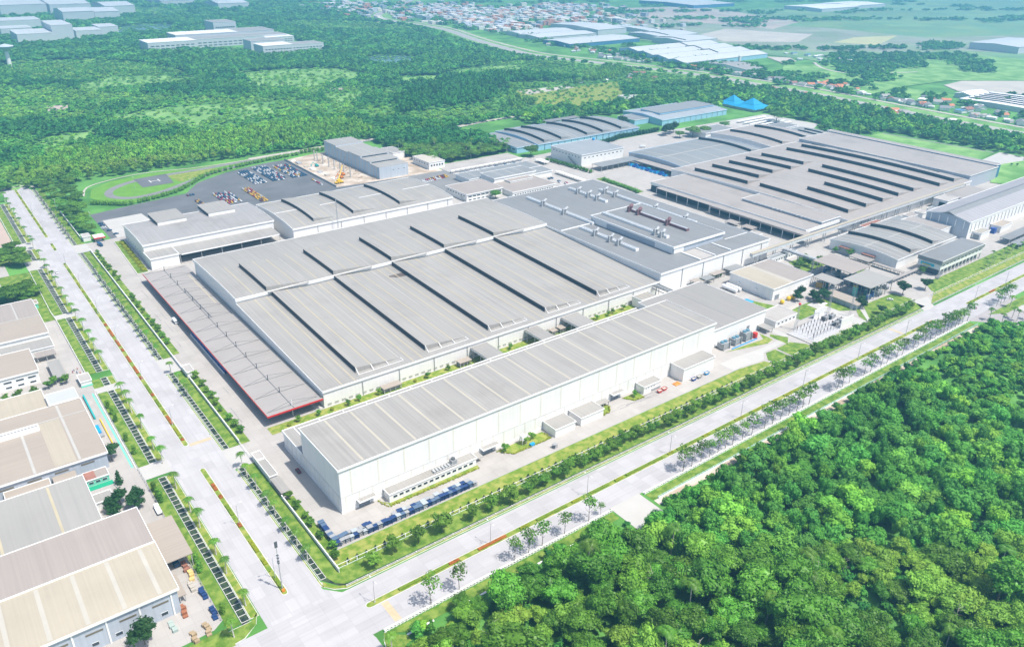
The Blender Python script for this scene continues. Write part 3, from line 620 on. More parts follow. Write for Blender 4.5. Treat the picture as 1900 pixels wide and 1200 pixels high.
MB().box(365, 366, 89.5, 109, 17.1, 17.9).box(384, 385, 89.5, 109, 17.1, 17.9).box(401.3, 430, 109, 109.4, 17.1, 17.5).box(348, 349, 89.5, 109, 17.1, 17.9).build('roof_upstand', TRIM, D)
MB().box(304, 340, 203, 203.8, 17.1, 17.7).build('roof_upstand', TRIM, D)
MB().box(349.5, 364.5, 90, 109, 17.1, 17.2).build('roof_deck_patch', CONCY, D)
# --- E and K behind
E_ = hall('factory_hall', 'rear factory hall with an arched grey roof and three curved monitors beside the parking lot', 'factory', 128, 291, 350.5, 434, 12.6, 2.6, 'arc', strips=[(140,), (165, 352, 433), (181,), (205, 352, 433), (222,), (255, 352, 433), (270,)], sw=.7, monitors=[(150, 172, 357, 429, 2.9), (188.6, 212, 357, 429, 2.9), (236.5, 259, 357, 429, 2.9)], pil=22.5, fas=1.6)
MB().box(128.2, 290.8, 391.6, 392.4, 15.2, 15.36).build('ridge_flashing', TRIM, E_)
K = hall('dispatch_hall', 'grey roofed hall with white walls and a covered loading bay at the upper gate', 'factory', 12.5, 121, 376.5, 438, 14.6, 1.4, 'arc', roof=roofmat('stained_grey_roofing', (0.30, 0.29, 0.285), 0.5), fas=1.3)
for x0, x1 in ((35, 59), (78, 101.5)):
    b = MB().box(x0, x1, 415, 446, 15.0, 18.6).build('roof_clerestory', TRIM, K); MB().box(x0-.3, x1+.3, 414.8, 446.2, 18.62, 18.8).build('clerestory_roof', ROOF, b); MB().box(x0-.1, x0-.02, 416, 445, 15.6, 18.0).build('louvre', LOUV, b)
b = MB().box(12, 33.8, 357, 376.2, 0, 9.0).build('gate_annex', CLAD, K); MB().box(12.3, 33.5, 357.3, 376.1, 9.02, 9.15).build('annex_roof', ROOF, b); MB().box(11.7, 34.1, 356.5, 357, 8.3, 9.5).box(11.5, 12, 357, 376, 8.3, 9.5).box(33.8, 34.2, 357, 376, 8.3, 9.5).build('annex_trim', TRIM, b)
wins(K, 'W', 12.5, 380, 436, 5.0, 8, 1.2, 1.0)
t = canopy('loading_canopy', 'grey loading canopy with white posts in front of the dispatch hall', 34.4, 119, 357.5, 376.1, 8.0, posts=6, rowsy=1, slope=.8)
MB().box(36, 118, 357.2, 357.45, 7.3, 8.2).build('fascia', TRIM, t)
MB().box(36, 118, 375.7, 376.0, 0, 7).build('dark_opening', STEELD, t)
# --- J: long canopy with masts and tie rods
J = thing('loading_canopy', 'very long grey canopy with a red edge and roof masts left of the factory', 'canopy', (16, 88, 0))
b = MB().poly([(0.2,88,7.0),(15.4,88,6.6),(15.4,335,6.6),(0.2,335,7.0)]).poly([(15.8,88,6.6),(32.2,88,7.0),(32.2,335,7.0),(15.8,335,6.6)]); b.poly([(0.2,335,6.8),(15.4,335,6.4),(15.4,88,6.4),(0.2,88,6.8)]).poly([(15.8,335,6.4),(32.2,335,6.8),(32.2,88,6.8),(15.8,88,6.4)])
b.build('roof', mat('pale_metal_roofing', (0.315, 0.295, 0.28), 0.55, 0.05, 0.02, (0.012, 1.1, 0.01), 0.08, 0.2), J)
MB().box(0, .2, 87.8, 335, 6.3, 7.25).box(.2, 32.2, 87.7, 87.95, 6.3, 7.25).build('red_fascia', RED, J); MB().box(15.4, 15.8, 88, 335, 6.3, 6.65).build('valley_gutter', STEELD, J)
for i in range(15):
    y = 92+17.2*i; MB().tube((15.6, y, 0), (15.6, y, 10.2), .22).build('mast', WHITE if i == 0 else STEELD, J); q = MB()
    for dx in (-14, 15): q.tube((15.6, y, 10.0), (15.6+dx, y, 7.05), .07, k=4)
    q.tube((1, y, 7.1), (31, y, 7.05), .05, k=4); q.build('tie_rod', STEELD, J)
MB().box(28, 32.4, 90, 334, 0, .15).build('loading_dock', KERB, J)
# bridges between B and A, garden huts
for i, (x0, x1, la) in enumerate(((132.5, 145, 'first covered bridge from the left between the two biggest buildings'), (175.5, 186, 'middle covered bridge between the two biggest buildings, beside the fans'), (207, 221.5, 'wide covered bridge right of the middle one between the two biggest buildings'))):
    t = thing('covered_bridge', la, 'covered bridge', (x0, 70, 0)); MB().box(x0, x1, 67.2, 88.6, 7.7, 8.0).build('roof', ROOF, t); MB().box(x0, x0+.3, 67.3, 88.4, 6.7, 7.68).box(x1-.3, x1, 67.3, 88.4, 6.7, 7.68).build('fascia', TRIM, t)
    for y in (70, 78, 86): MB().box(x0+.3, x0+.8, y, y+.5, 0, 6.7).build('post', STEEL, t); MB().box(x1-.8, x1-.3, y, y+.5, 0, 6.7).build('post', STEEL, t)
for i, (x0, x1, la) in enumerate(((67, 79.3, 'open garden shelter with a beige roof, the longest in the garden strip'), (120, 129, 'small garden shelter with a beige roof beside the covered bridge'), (194, 199, 'tiny dark roofed shelter between two covered bridges'), (201, 206, 'little flat roofed hut hard against the wide covered bridge'), (31, 31.1, ''))):
    if not la: continue
    t = canopy('garden_shelter', la, x0, x1, 81.8, 87.0, 3.6, roof=ROOFL, posts=4, cat='shelter'); MB().box(x0+.8, x1-.8, 83.4, 86.4, 0, 2.2).build('kiosk', GREY, t)
t = annex('small hall box with yellow roof strips behind the warehouse', 273, 287.6, 77.4, 86.4, 7.2, strips=[(277,), (281,), (285,)]); 
t = thing('pipe_bridge', 'steel pipe bridge between the wide hall and the low grey roofed building', 'pipe bridge', (298, 78, 0)); q = MB()
for x in (295.5, 301): q.box(x, x+.4, 66, 90, 9.2, 9.6).box(x, x+.4, 66, 90, 7.0, 7.4)
for y in range(66, 90, 3): q.box(295.5, 301.4, y, y+.25, 9.3, 9.55)
q.build('truss', STEELD, t); q = MB()
for x in (297, 298, 299.3): q.tube((x, 66, 9.8), (x, 90, 9.8), .25)
q.build('pipe', STEEL, t)
# --- L: new grey hall with stepped roofs, and the columns of its extension
L_ = thing('unfinished_hall', 'tall grey blue hall with stepped roofs on the construction site', 'factory', (284, 484, 0))
for i, (y0, y1, h) in enumerate(((484, 505, 13.0), (505, 527, 14.6), (527, 558, 16.4), (558, 590, 14.8), (590, 622, 16.4))):
    ww = MB().box(284, 320, y0+.02, y1-.02, 0, h).build('wall', mat('pale_blue_grey_cladding', (0.47,0.51,0.56), .5, .04, .06, (0.9,0.9,0.02), .1), L_)
    MB().box(283.7, 320.3, y0+.1, y1-.1, h+.01, h+.2).build('roof', ROOFL3, ww); MB().box(302, 302.8, y0+.5, y1-.5, h+.2, h+.25).build('skylight_strip', SKYW, ww)
    for k in range(3): MB().box(283.85, 283.98, y0+2.4+k*(y1-y0)/3, y0+3.8+k*(y1-y0)/3, 1, h-1.4).build('blue_wall_bay', CLADC, ww)
for y, h in ((505, 14.6), (527, 16.4)): MB().box(286, 318, y-.12, y-.02, h-1.4, h-.3).build('clerestory', LOUV, L_)
wins(L_, 'S', 484, 298, 318, 8.2, 3, 1.6, .8)
for y in (603, 595, 580, 564, 550, 535, 526, 510): 
    tag(MB().box(261.5, 262.6, y-.5, y+.5, 0, 11.2).box(261.2, 262.9, y-.8, y+.8, 0, 1).build('concrete_column', CONCS, org=(262, y, 0)), 'bare concrete column standing in a row on the construction site', 'column', 'columns of the unfinished hall')
# small white blocks north
t = annex('pale two storey block with a flat dusty roof beside the palms', 349, 370, 487, 523, 8.2, 5, roof=SAND, wall=WALLP); wins(t, 'W', 349, 488, 522, 5.0, 6, 1.4, 1.2)
annex('small grey roofed white block behind the unfinished hall', 339, 355, 552, 581, 7.6)
# admin group
t = hall('office_building', 'two storey office with a beige flat roof and window bands behind the paint shop', 'office', 315.5, 360, 362, 400, 7.6, roof=ROOFL2, wall=WALLP, fas=.8); wins(t, 'S', 362, 317, 359, 4.4, 8, 4.2, 1.3); wins(t, 'S', 362, 317, 359, 1.2, 8, 3.2, 1.0); wins(t, 'W', 315.5, 364, 398, 4.6, 7, 2, 1.2)
q = MB()
for i in range(8): q.box(314.0, 315.3, 372-1.1*i, 373-1.1*i, 4.0-.5*i, 4.2-.5*i)
q.build('outdoor_stairs', KERB, t)
t = hall('canteen', 'white rimmed hall with a blue grey roof and cream strips in the office group', 'office', 366.5, 422, 385, 410, 10.6, roof=ROOFW, wall=WALLP, strips=[(381,), (395,), (408,)], fas=1.2, smat=SKYW)
t = hall('office_wing', 'low wing with a beige roof in front of the white rimmed hall', 'office', 362, 418, 347, 384.5, 5.8, roof=ROOFL2, wall=WALLP, fas=.9); wins(t, 'S', 347, 364, 416, 2.0, 16, 2, 1.2)
annex('small white penthouse on the low office wing', 380, 410, 375, 384.2, 7.4, roof=ROOFL2, wall=WALLP)
t = hall('office_wing', 'long low dark roofed wing behind the white rimmed hall', 'office', 352, 449, 411, 437, 6.0, roof=ROOFW, wall=WALLP, strips=[(365,), (380,), (432,)], smat=SKYW); t = hall('office_wing', 'short dark roofed wing right of the white rimmed hall', 'office', 422.6, 449, 389, 410.6, 6.0, roof=ROOFW, wall=WALLP, strips=[(436,)], smat=SKYW)
canopy('walkway_roof', 'long narrow roof over a walkway at the edge of the palm garden', 361, 463, 459.6, 462.6, 3.2, posts=16, roof=TRIM, cat='walkway roof')
canopy('walkway_roof', 'white walkway roof between the offices and the white block', 470, 478, 428, 446, 3.4, posts=2, rowsy=4, roof=TRIM, cat='walkway roof'); canopy('walkway_roof', 'white walkway roof standing beside the paint shop lawn', 456, 461, 345, 392, 3.4, posts=2, rowsy=7, roof=TRIM, cat='walkway roof')
# --- W group
t = hall('white_block', 'white three storey block with small windows in front of the arched hall', 'factory', 500, 567, 397, 452, 14.0, roof=roofmat('grey_sheet_roofing', (0.27, 0.29, 0.31), .2), wall=WALLP, fas=.7, strips=[(514+6*i, 400, 428) for i in range(9)], smat=SKYW, sw=.5); wins(t, 'W', 500, 399, 450, 10, 9, 2.0, 1.0); wins(t, 'S', 397, 502, 566, 9.6, 10, 2.6, 1.0)
q = MB()
for i in range(9): q.box(498.0, 499.7, 418-1.6*i, 419.6-1.6*i, 8-.85*i, 8.3-.85*i)
q.build('outdoor_stairs', STEELD, t)
tag(MB().lathe((563, 446, 14.3), [(1.6, 0), (1.6, 1.9), (1.2, 2.4), (0, 2.6)], 10).build('water_tank', BLUET, org=(563, 446, 14.3)), 'small blue water tank on the roof of the white block', 'water tank')
canopy('loading_canopy', 'grey canopy joining the white block to the slate roofed hall', 505, 568, 368, 385, 6, roof=ROOFW, posts=8); canopy('loading_canopy', 'pale canopy over blue pallets beside the slate roofed hall', 556, 570, 306, 366, 6.3, roof=ROOFN, posts=2, rowsy=7)
W2M = [520, 548, 592, 620, 654]
t = hall('factory_hall', 'arched slate hall with five black monitors and blue front wall beyond the white block', 'factory', 507, 684, 486, 576, 8.0, 3.4, 'arc', roof=ROOFW, wall=CLADC, strips=[(x+dx, 488, 570) for x in (520, 562, 592, 634, 668) for dx in (6, 12)], monitors=[(x, x+18, 490, 574, 3.1, 0) for x in W2M], smat=SKYW, trim=TRIMB, pil=11, pmat=LOUV, sw=.9)
t = hall('factory_hall', 'low side hall with a plain slate roof left of the arched slate hall', 'factory', 477, 506.6, 490, 572, 7.4, 1.0, 'arc', roof=ROOFW, wall=CLADC, trim=TRIMB, strips=[(500,)], smat=SKYW)
wins(t, 'W', 477, 492, 570, 3.6, 9, 5.5, 1.8)
canopy('shed', 'blue roofed lean-to behind the arched slate hall', 540, 585, 577, 590, 6, roof=ROOFW, posts=5, cat='shed'); canopy('shed', 'flat grey lean-to at the rear right of the arched slate hall', 600, 660, 579, 592, 9, roof=ROOFD, posts=5, cat='shed')
t = hall('factory_hall', 'slate roofed hall with a grid of pale roof lines and a single black monitor', 'factory', 571, 716, 300.5, 391, 8.6, 2.6, 'arc', roof=ROOFW, wall=CLADG, strips=[(588,), (613,), (638,), (663,), (702,), (709,)], smat=SKYW, trim=TRIMB, monitors=[(692, 708, 306, 388, 3.2, 0)], sw=.9); MB().box(571.4, 691, 345.4, 346.6, 11.28, 11.4).build('ridge_flashing', SKYW, t)
t = hall('factory_hall', 'pale blue hall with a two step roof near the blue pavilion', 'factory', 745, 886, 500, 579, 8.0, 3.2, 'gable', roof=roofmat('pale_slate_roofing', (0.30, 0.33, 0.36), .3), wall=CLADC, strips=[(760+9*i,) for i in range(14)], smat=SKYW, trim=TRIMB, pil=12)
q = MB().box(762, 880, 521, 560, 10.4, 12.6).build('raised_roof', CLADC, t); MB().box(761.5, 880.5, 520.5, 560.5, 12.62, 12.8).build('raised_roof_sheet', ROOFW, q)
annex('long plain shed left of the pale blue hall', 715, 744, 525, 560, 7, roof=ROOFW, wall=CLADC)
# blue pavilion with two pyramid roofs
t = thing('blue_pavilion', 'bright blue pavilion with two pyramid roofs beyond the factory', 'pavilion', (960, 515, 0))
def pyr(b, cx, cy, w_, z0, z1, m=0):
    P = [(cx-w_,cy-w_,z0),(cx+w_,cy-w_,z0),(cx+w_,cy+w_,z0),(cx-w_,cy+w_,z0)]
    for i in range(4): b.poly([P[i], P[(i+1)%4], (cx, cy, z1)], m)
PBL = mat('bright_blue_roof', (0.01, 0.27, 0.50), 0.5, .1, .1)
for cx, cy, s_ in ((955, 543, 19), (958, 508, 23)):
    b = MB(); P = [(cx-s_,cy-s_),(cx+s_,cy-s_),(cx+s_,cy+s_),(cx-s_,cy+s_)]; q = [(cx-s_*.42,cy-s_*.42),(cx+s_*.42,cy-s_*.42),(cx+s_*.42,cy+s_*.42),(cx-s_*.42,cy+s_*.42)]
    for i in range(4): j = (i+1) % 4; b.poly([(*P[i], 4), (*P[j], 4), (*q[j], 9), (*q[i], 9)])
    pyr(b, cx, cy, s_*.5, 8.6, 17); b.build('pyramid_roof', PBL, t); MB().box(cx-s_*.8, cx+s_*.8, cy-s_*.8, cy+s_*.8, 0, 4).build('wall', WALLP, t)
# --- N: the very large complex on the right
NM = [(568, 99.5, 200), (598.7, 100, 165), (628.4, 100, 165), (659, 101, 205), (688, 101, 207), (729.5, 95, 283), (759.8, 95, 283), (564, 212, 283), (593, 220, 283), (622, 224, 283), (652, 222, 283), (681, 226, 283)]
N_ = hall('assembly_plant', 'very large stained plant with a dozen long black monitors on the right', 'factory', 550.5, 782, 87, 304, 10.2, 2.6, 'arc', roof=ROOFN, wall=CLAD, monitors=[(x, x+(22 if x < 560 or x > 700 else 23), a, c, 3.7, 0) for x, a, c in NM], strips=[(716, 92, 280, .9), (636, 230, 280, .7)], pil=22, fas=1.5)
hall('assembly_wing', 'lower pale roofed wing in front of the very large plant, open to the yard', 'factory', 497, 549.8, 96, 283, 9.6, roof=ROOFN, wall=CLADG, fas=3.2)
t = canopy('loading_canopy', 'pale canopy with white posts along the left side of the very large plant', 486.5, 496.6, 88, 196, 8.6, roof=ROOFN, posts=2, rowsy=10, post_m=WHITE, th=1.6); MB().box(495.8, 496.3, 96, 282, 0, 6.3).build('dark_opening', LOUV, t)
canopy('loading_canopy', 'open canopy at the far left corner of the very large plant', 488, 496.6, 197, 268, 8.2, roof=ROOFN, posts=2, rowsy=6, post_m=WHITE)
t = hall('assembly_wing', 'pale grey long walled block on the front left of the very large plant', 'factory', 522, 550.2, 97, 185, 11.8, roof=ROOFN, wall=CLADG, fas=.8)
for i, y in enumerate((108, 118, 123, 140, 144, 149, 170)): MB().lathe((521.5, y, 10.4), [(.9, 0), (.9, 1.0), (.5, 1.5), (0, 1.6)], 8).build('roof_vent', STEEL, t)
t = hall('assembly_block', 'raised block with a grey wall closing off the right end of the very large plant', 'factory', 784, 849, 90, 303, 14.4, roof=ROOFN, wall=CLADG, fas=.6)
t2 = hall('assembly_tower', 'dark blue high wall block beside the sports field', 'factory', 849.6, 860, 92, 306, 15.6, roof=ROOFN, wall=CLADB, fas=.5)
for y0, y1 in ((280, 262), (245, 225), (212, 120)):
    MB().box(777, 780, y1, y0, 11.2, 13.6).build('roof_fan_rack', STEELD, t)

hall('factory_hall', 'pale arched rear hall with two long black monitors behind the very large plant', 'factory', 733, 831, 306, 402, 9.5, 2.6, 'arc', roof=ROOFN, monitors=[(758, 776, 309, 391, 3.2, 0), (809, 825, 309, 391, 3.2, 0)])
hall('factory_hall', 'narrow low rear hall with thin black slots beside the dark blue walled block', 'factory', 833, 870, 310, 362, 8, 1.4, 'arc', roof=ROOFW, monitors=[(842, 850, 312, 345, 2.0, 0), (857, 864, 312, 345, 2.0, 0)])
t = hall('office_building', 'white office with a dark slate roof at the rear corner of the very large plant', 'office', 842, 884, 374, 398, 6.5, roof=ROOFD, wall=WALLP); wins(t, 'S', 374, 844, 882, 2.5, 8, 3, 1.2)
hall('office_building', 'long low slate roofed office near the bus yard', 'office', 735, 790, 412, 440, 7, roof=ROOFW, wall=WALLP)
for i in range(5): canopy('parking_canopy', 'narrow white parking roof in the far bus yard, %s row' % ('front','second','middle','fourth','rear')[i], 850, 915, 404+11*i, 408+11*i, 3.2, posts=8, roof=TRIM, group='parking roofs in the bus yard')
# conveyor bridge along the front of N
t = thing('conveyor_bridge', 'long cream conveyor bridge on steel legs running in front of the plants', 'conveyor bridge', (405, 84, 0))
MB().box(405, 760, 82.6, 85.8, 11.2, 11.5).build('roof', ROOFC, t); MB().box(405, 760, 82.8, 85.6, 8.6, 11.18).build('gallery', mat('pale_gallery', (0.55, 0.57, 0.58), .6, .1, .5, (1.2, 1.2, .02), .15), t)
for i in range(15): x = 412+24*i; q = MB().box(x, x+.5, 82.9, 83.4, 0, 8.6).box(x, x+.5, 85, 85.5, 0, 8.6).tube((x, 83, 1), (x, 85.3, 8), .12, k=4); q.build('leg', STEEL, t)
t = thing('conveyor_bridge', 'grey lattice gallery crossing from the conveyor towards the open sheds', 'conveyor bridge', (445, 65, 0)); q = MB().box(443, 446, 46, 82.4, 8.8, 9.0).box(443, 446, 46, 82.4, 7.0, 7.2)
for y in range(46, 82, 3): q.box(443, 443.2, y, y+.25, 7.2, 8.8).box(445.8, 446, y, y+.25, 7.2, 8.8)
q.build('truss', STEEL, t)
for y in (52, 66, 80): MB().box(443.2, 443.7, y, y+.5, 0, 7).box(445.3, 445.8, y, y+.5, 0, 7).build('leg', STEEL, t)
t = annex('low white building with a slate roof under the conveyor bridge', 424, 458, 77, 81.8, 4.8, 9, roof=ROOFW, wall=WALLP)
annex('white cube beside the paint shop corner', 436, 447, 100, 116, 7, roof=CONCY, wall=WALLP); annex('white cube on the yard between the paint shop and the pale wing', 452, 465, 118, 128, 6, roof=CONCY, wall=WALLP)
for i, (x, y) in enumerate(((478, 160), (479, 142))): canopy('yard_shelter', ('beige' if i else 'grey')+' roofed shelter in the alley beside the paint shop', x-5, x+4, y-6, y+6, 3.6, roof=ROOFL2 if i else ROOFN, posts=3, cat='shelter')
for i in range(9):
    x = 575+23*i; annex(('boxy white utility room with pipes below the very large plant', 'grey roofed utility room below the very large plant', 'small utility room with a tiled roof below the very large plant')[i % 3]+', %s from the left' % ('one two three four five six seven eight nine'.split()[i]), x, x+9+(i*5) % 6, 66, 74, 4+(i*3) % 4, wall=WALLP, roof=(CONCY, ROOFW, ROOFL2)[i % 3], group='utility rooms below the plant')
annex('white annex with dark fans below the very large plant', 690, 712, 66, 80, 9, wall=WALLP, roof=CONCY); canopy('loading_canopy', 'grey loading canopy at the right end of the very large plant', 716, 770, 62, 84, 8, roof=ROOFN, posts=5)
# --- R hall, S building, U hall
t = hall('factory_hall', 'arched slate hall with two black monitors and cream strips near the road', 'factory', 497, 592.5, 10.5, 71, 8.6, 2.4, 'arc', roof=roofmat('grey_brown_roofing', (0.26, 0.255, 0.245), .35), wall=CLAD, strips=[(505,), (513,), (540,), (547,), (575,), (583,)], monitors=[(520.5, 535, 12.6, 69.5, 3, 0), (556, 570, 12.6, 69.5, 3, 0)], smat=SKYW)
MB().box(497.3, 592, 40.3, 41.1, 11.0, 11.14).build('ridge_flashing', SKYW, t)
for y in (55, 34): q = MB().box(493.5, 496.8, y-5, y+5, 0, 5.6).build('gable_porch', GREY, t); MB().box(493, 497.1, y-5.6, y+5.6, 5.6, 6.2).build('porch_roof', ROOFR, q)
t = thing('show_building', 'white building on open colonnade with a slate roof and blue sign at the gate', 'office', (512, -17, 0))
MB().box(511.5, 581.5, -17.6, .8, 5.2, 12.6).build('upper_wall', WALLP, t); MB().box(511.2, 581.8, -17.9, 1.1, 12.62, 12.8).build('roof', ROOFD, t); MB().box(510.9, 582.1, -18.5, -17.95, 9.9, 13.2).box(510.6, 510.88, -18.5, 1.4, 9.9, 13.2).build('upper_band', ROOFW, t)
MB().box(510.6, 582.1, -18.7, -18.52, 12.9, 13.4).build('roof_edge', TRIM, t)
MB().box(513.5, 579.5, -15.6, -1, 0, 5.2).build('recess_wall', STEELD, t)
for i in range(12): x = 512+6.2*i; MB().box(x, x+.7, -17.6, -16.9, 0, 5.2).build('column', WALLP, t)
wins(t, 'S', -17.6, 513, 580, 8.2, 11, 3.6, .8)
MB().box(511.2, 511.48, -12.5, -1.6, 6.4, 8.6).build('blue_sign', mat('turquoise_sign', (0.05, 0.45, 0.60), .5), t); MB().box(511.0, 511.18, -10, -3, 6.6, 7.4).build('yellow_sign_band', YEL, t)
q = MB()
for i in range(8): q.box(505.5+.8*i, 506.4+.8*i, -20.6, -18.2, .5+.6*i, .8+.6*i)
q.build('outdoor_stairs', GREY, t)
U_ = hall('gable_hall', 'tall grey gabled hall with striped roof and white side wall at the right edge', 'factory', 618, 900, 11.8, 51, 16.2, 4.2, 'gable', roof=roofmat('striped_roofing', (0.31, 0.30, 0.32), .2), wall=CLADG, strips=[(622+6.5*i, 12.2, 24.6, .7) for i in range(30)]+[(622+6.5*i, 39, 50.5, .7) for i in range(30)], smat=SKYW, trim=TRIM)
MB().box(617.9, 900, 11.55, 11.75, 0, 15.3).build('front_wall_sheet', CLAD, U_)
q = MB().poly([(617.2,25.2,18.9),(900,25.2,18.9),(900,31.4,21.2),(617.2,31.4,21.2)]).poly([(617.2,31.4,21.2),(900,31.4,21.2),(900,37.6,18.9),(617.2,37.6,18.9)]).poly([(617.2,37.6,18.9),(617.2,25.2,18.9),(617.2,31.4,21.2)]); q.build('ridge_vent', ROOFD, U_)
for i in range(38): x = 622+7.4*i; MB().box(x, x+.5, 11.3, 11.5, 5.5, 13.8).build('wall_slot', SHUT, U_)
for i in range(5): y = 16+7.5*i; MB().box(617.6, 617.9, y, y+.7, 9, 16).build('wall_light_strip', TRIM, U_)
t = annex('small grey roofed annex with a shutter below the tall gabled hall', 627, 644, 3.6, 11.2, 6.2, strips=[(631,), (636,), (641,)]); MB().box(626.6, 626.9, 5, 10, 0, 4.5).build('shutter_door', SHUT, t)
annex('beige annex with a sloping roof beside the tall gabled hall', 662, 684, 2, 11, 6, roof=ROOFL); tag(MB().box(655, 659, 4, 8, 0, 5).build('steel_container', BLUE, org=(657, 6, 0)), 'dark blue steel box beside the tall gabled hall', 'container')
canopy('parking_canopy', 'long slate parking canopy with a white edge at the right edge of the photo', 634, 760, -18, -9, 5.4, roof=ROOFD, posts=12); canopy('parking_canopy', 'lower grey roadside parking canopy in front of the slate one', 632, 760, -27, -19, 3.6, roof=ROOFW, posts=12)
canopy('walkway_roof', 'grey walkway roof along the front of the arched slate hall near the gate', 466, 508, -4, -1, 3.2, roof=ROOFN, posts=10, cat='walkway roof'); canopy('walkway_roof', 'grey walkway roof turning up beside the arched slate hall', 488, 492, 0, 26, 3.2, roof=ROOFN, posts=2, rowsy=8, cat='walkway roof')
canopy('parking_canopy', 'beige canopy in the corner by the arched slate hall', 482, 492, 26, 44, 5.2, roof=ROOFN, posts=2, rowsy=4)
annex('low side hall with a black monitor left of the tall gabled hall', 596, 616, 26, 62, 9, roof=ROOFN); annex('rust roofed shed behind the arched slate hall', 560, 590, 73, 82, 5, roof=ROOFR)
# --- Y1 and the open sheds
t = hall('factory_hall', 'white hall with a half cream, half beige roof and tanks beside it', 'factory', 363, 411.5, 31.5, 71, 9.4, roof=ROOFL2, wall=CLAD, fas=.8)
MB().poly([(363.2,31.4,9.52),(384,31.4,9.52),(384,71,9.52),(363.2,71,9.52)]).build('cream_roof_sheet', ROOFC, t); MB().poly([(384,31.4,9.5),(388.5,31.4,9.5),(388.5,71,9.5),(384,71,9.5)]).build('worn_roof_sheet', SAND, t)
for y in (62, 46): MB().lathe((362.6, y, 4.5), [(0, 1), (.9, .6), (.9, -.6), (0, -1)], 8).build('wall_vent', TRIM, t)
shutter(t, 366, 371, 31.4, 4); annex('grey lean-to along the far side of the half cream roofed hall', 412, 417, 45, 68, 5, roof=ROOFN)
def shed(label, P, h, roof): 
    x0, x1, y0, y1 = P; return canopy('open_shed', label, x0, x1, y0, y1, h, roof=roof, posts=5, cat='open shed', rowsy=3, th=.4)
shed('high open shed with a beige roof behind the slate roofed one', (432, 458.5, 11.5, 45.5), 12, ROOFL2); shed('high open shed with a pale slate roof over green and blue machinery', (419, 451, -12, 10.6), 11.2, ROOFL3); shed('lower open shed with a grey roof under the beige one', (411, 424, 11.4, 31), 8, ROOFL3)
canopy('long_shed', 'low long shed with a pale roof and blue side beside the lawn', 398, 410, -15.8, 12.4, 4.4, roof=ROOFL, posts=2, rowsy=6, cat='shed'); annex('grey blue walls under the long pale shed roof', 399.4, 408.5, -14, 11, 3.6, wall=CLADG)
t = annex('flat roofed white control room beside the substation', 326.5, 351, 2, 18, 4.6, 5, roof=CONCY, wall=WALLP)
canopy('garden_shelter', 'small grey roofed shelter on posts near the end of the low grey roofed building', 313.6, 320.6, -1, 8, 3.6, posts=2, cat='shelter')
for i, (x0, x1, y0, y1) in enumerate(((335, 343, 78, 87), (345, 356, 79, 86), (358, 372, 82, 87), (376, 392, 80, 88))): canopy('yard_shelter', 'grey roofed open shelter below the paint shop wall, %s from the left' % ('first', 'second', 'third', 'fourth')[i], x0, x1, y0, y1, 4.6, roof=ROOFW if i % 2 else ROOFL2, posts=3, cat='shelter', group='shelters below the paint shop')
# --- plants left of the boulevard
def lwins(t, y, x0, x1, h, n):
    for i in range(n): x = x0+(x1-x0)*(i+.5)/n; MB().box(x-3.0, x+3.0, y-.12, y-.02, h-3.4, h-2.6).build('window_slot', mat('brown_louvre', (0.16, 0.14, 0.10), .7), t)
t = hall('left_plant', 'left plant hall with a two tone pinkish roof beside the upper junction trees', 'factory', -104, -75.5, 266, 329, 8, roof=ROOFL2, wall=WALLP, strips=[(-88,)], smat=SKYW, sw=1.0); MB().box(-104, -75.5, 297, 297.8, 8.1, 8.2).build('roof_seam', SKYW, t); MB().poly([(-104,266,8.14),(-75.4,266,8.14),(-75.4,296.8,8.14),(-104,296.8,8.14)]).build('warm_roof_sheet', ROOFL, t)
annex('grey lower strip hall below the two tone pinkish roof', -104, -75.5, 250, 264.6, 5, roof=ROOFL3, wall=WALLP, name='left_plant')
canopy('porch', 'beige porch roof with a mint floor beside the strip hall', -87, -76, 240, 248, 4, roof=ROOFL2, posts=3, cat='porch')
t = hall('office_building', 'cream walled office with a beige roof and ribbon windows above the garden', 'office', -116, -89.5, 214, 246, 8.4, roof=ROOFL, wall=WALLP); wins(t, 'S', 214, -115, -90, 4.6, 4, 4, 1); wins(t, 'S', 214, -115, -90, 1.4, 4, 3, 1)
canopy('carport', 'pale grey carport roof beside the striped car park', -83, -76.2, 206, 230.5, 4.2, roof=ROOFL3, posts=2, rowsy=6, cat='carport')
t = annex('guardhouse with a grey roof and mint base at the striped car park exit', -71.5, -65.8, 193, 203, 3.6, wall=WALLP, roof=CONCY, name='guardhouse'); MB().box(-71.8, -65.5, 192.5, 192.9, 0, 1.0).build('mint_base', GREENP, t)
t = annex('small mint walled booth at the driveway by the big rain tree', -78, -72, 330, 337, 3.8, wall=GREENP, roof=ROOFL, name='guardhouse')
t = hall('left_plant', 'large left plant with a beige roof crossed by pale seams, beside the container yard', 'factory', -140, -77, 101.5, 163.5, 9, roof=ROOFL, wall=CLADG, strips=[(-88.5,), (-108, 102, 146)], smat=SKYW, sw=1.2, oh=.5); MB().box(-99.5, -77, 148.4, 149.2, 9.1, 9.24).build('roof_seam', SKYW, t)
MB().poly([(-99.4,102,9.13),(-90,102,9.13),(-90,148,9.13),(-99.4,148,9.13)]).build('creamier_roof_sheet', ROOFC, t); b = MB().box(-140, -99.6, 141, 146.5, 9.1, 10.8).build('roof_monitor', CLAD, t); MB().box(-139, -100, 143.6, 144.2, 10.81, 10.9).build('louvre', LOUV, b)
lwins(t, 101.5, -138, -80, 9, 5); t = hall('left_plant', 'blue grey roofed hall at the top of the beige plant', 'factory', -91, -77.4, 164, 176, 10, roof=mat('pale_blue_roofing', (0.42, 0.435, 0.46), .5, .04, .05), wall=CLADG)
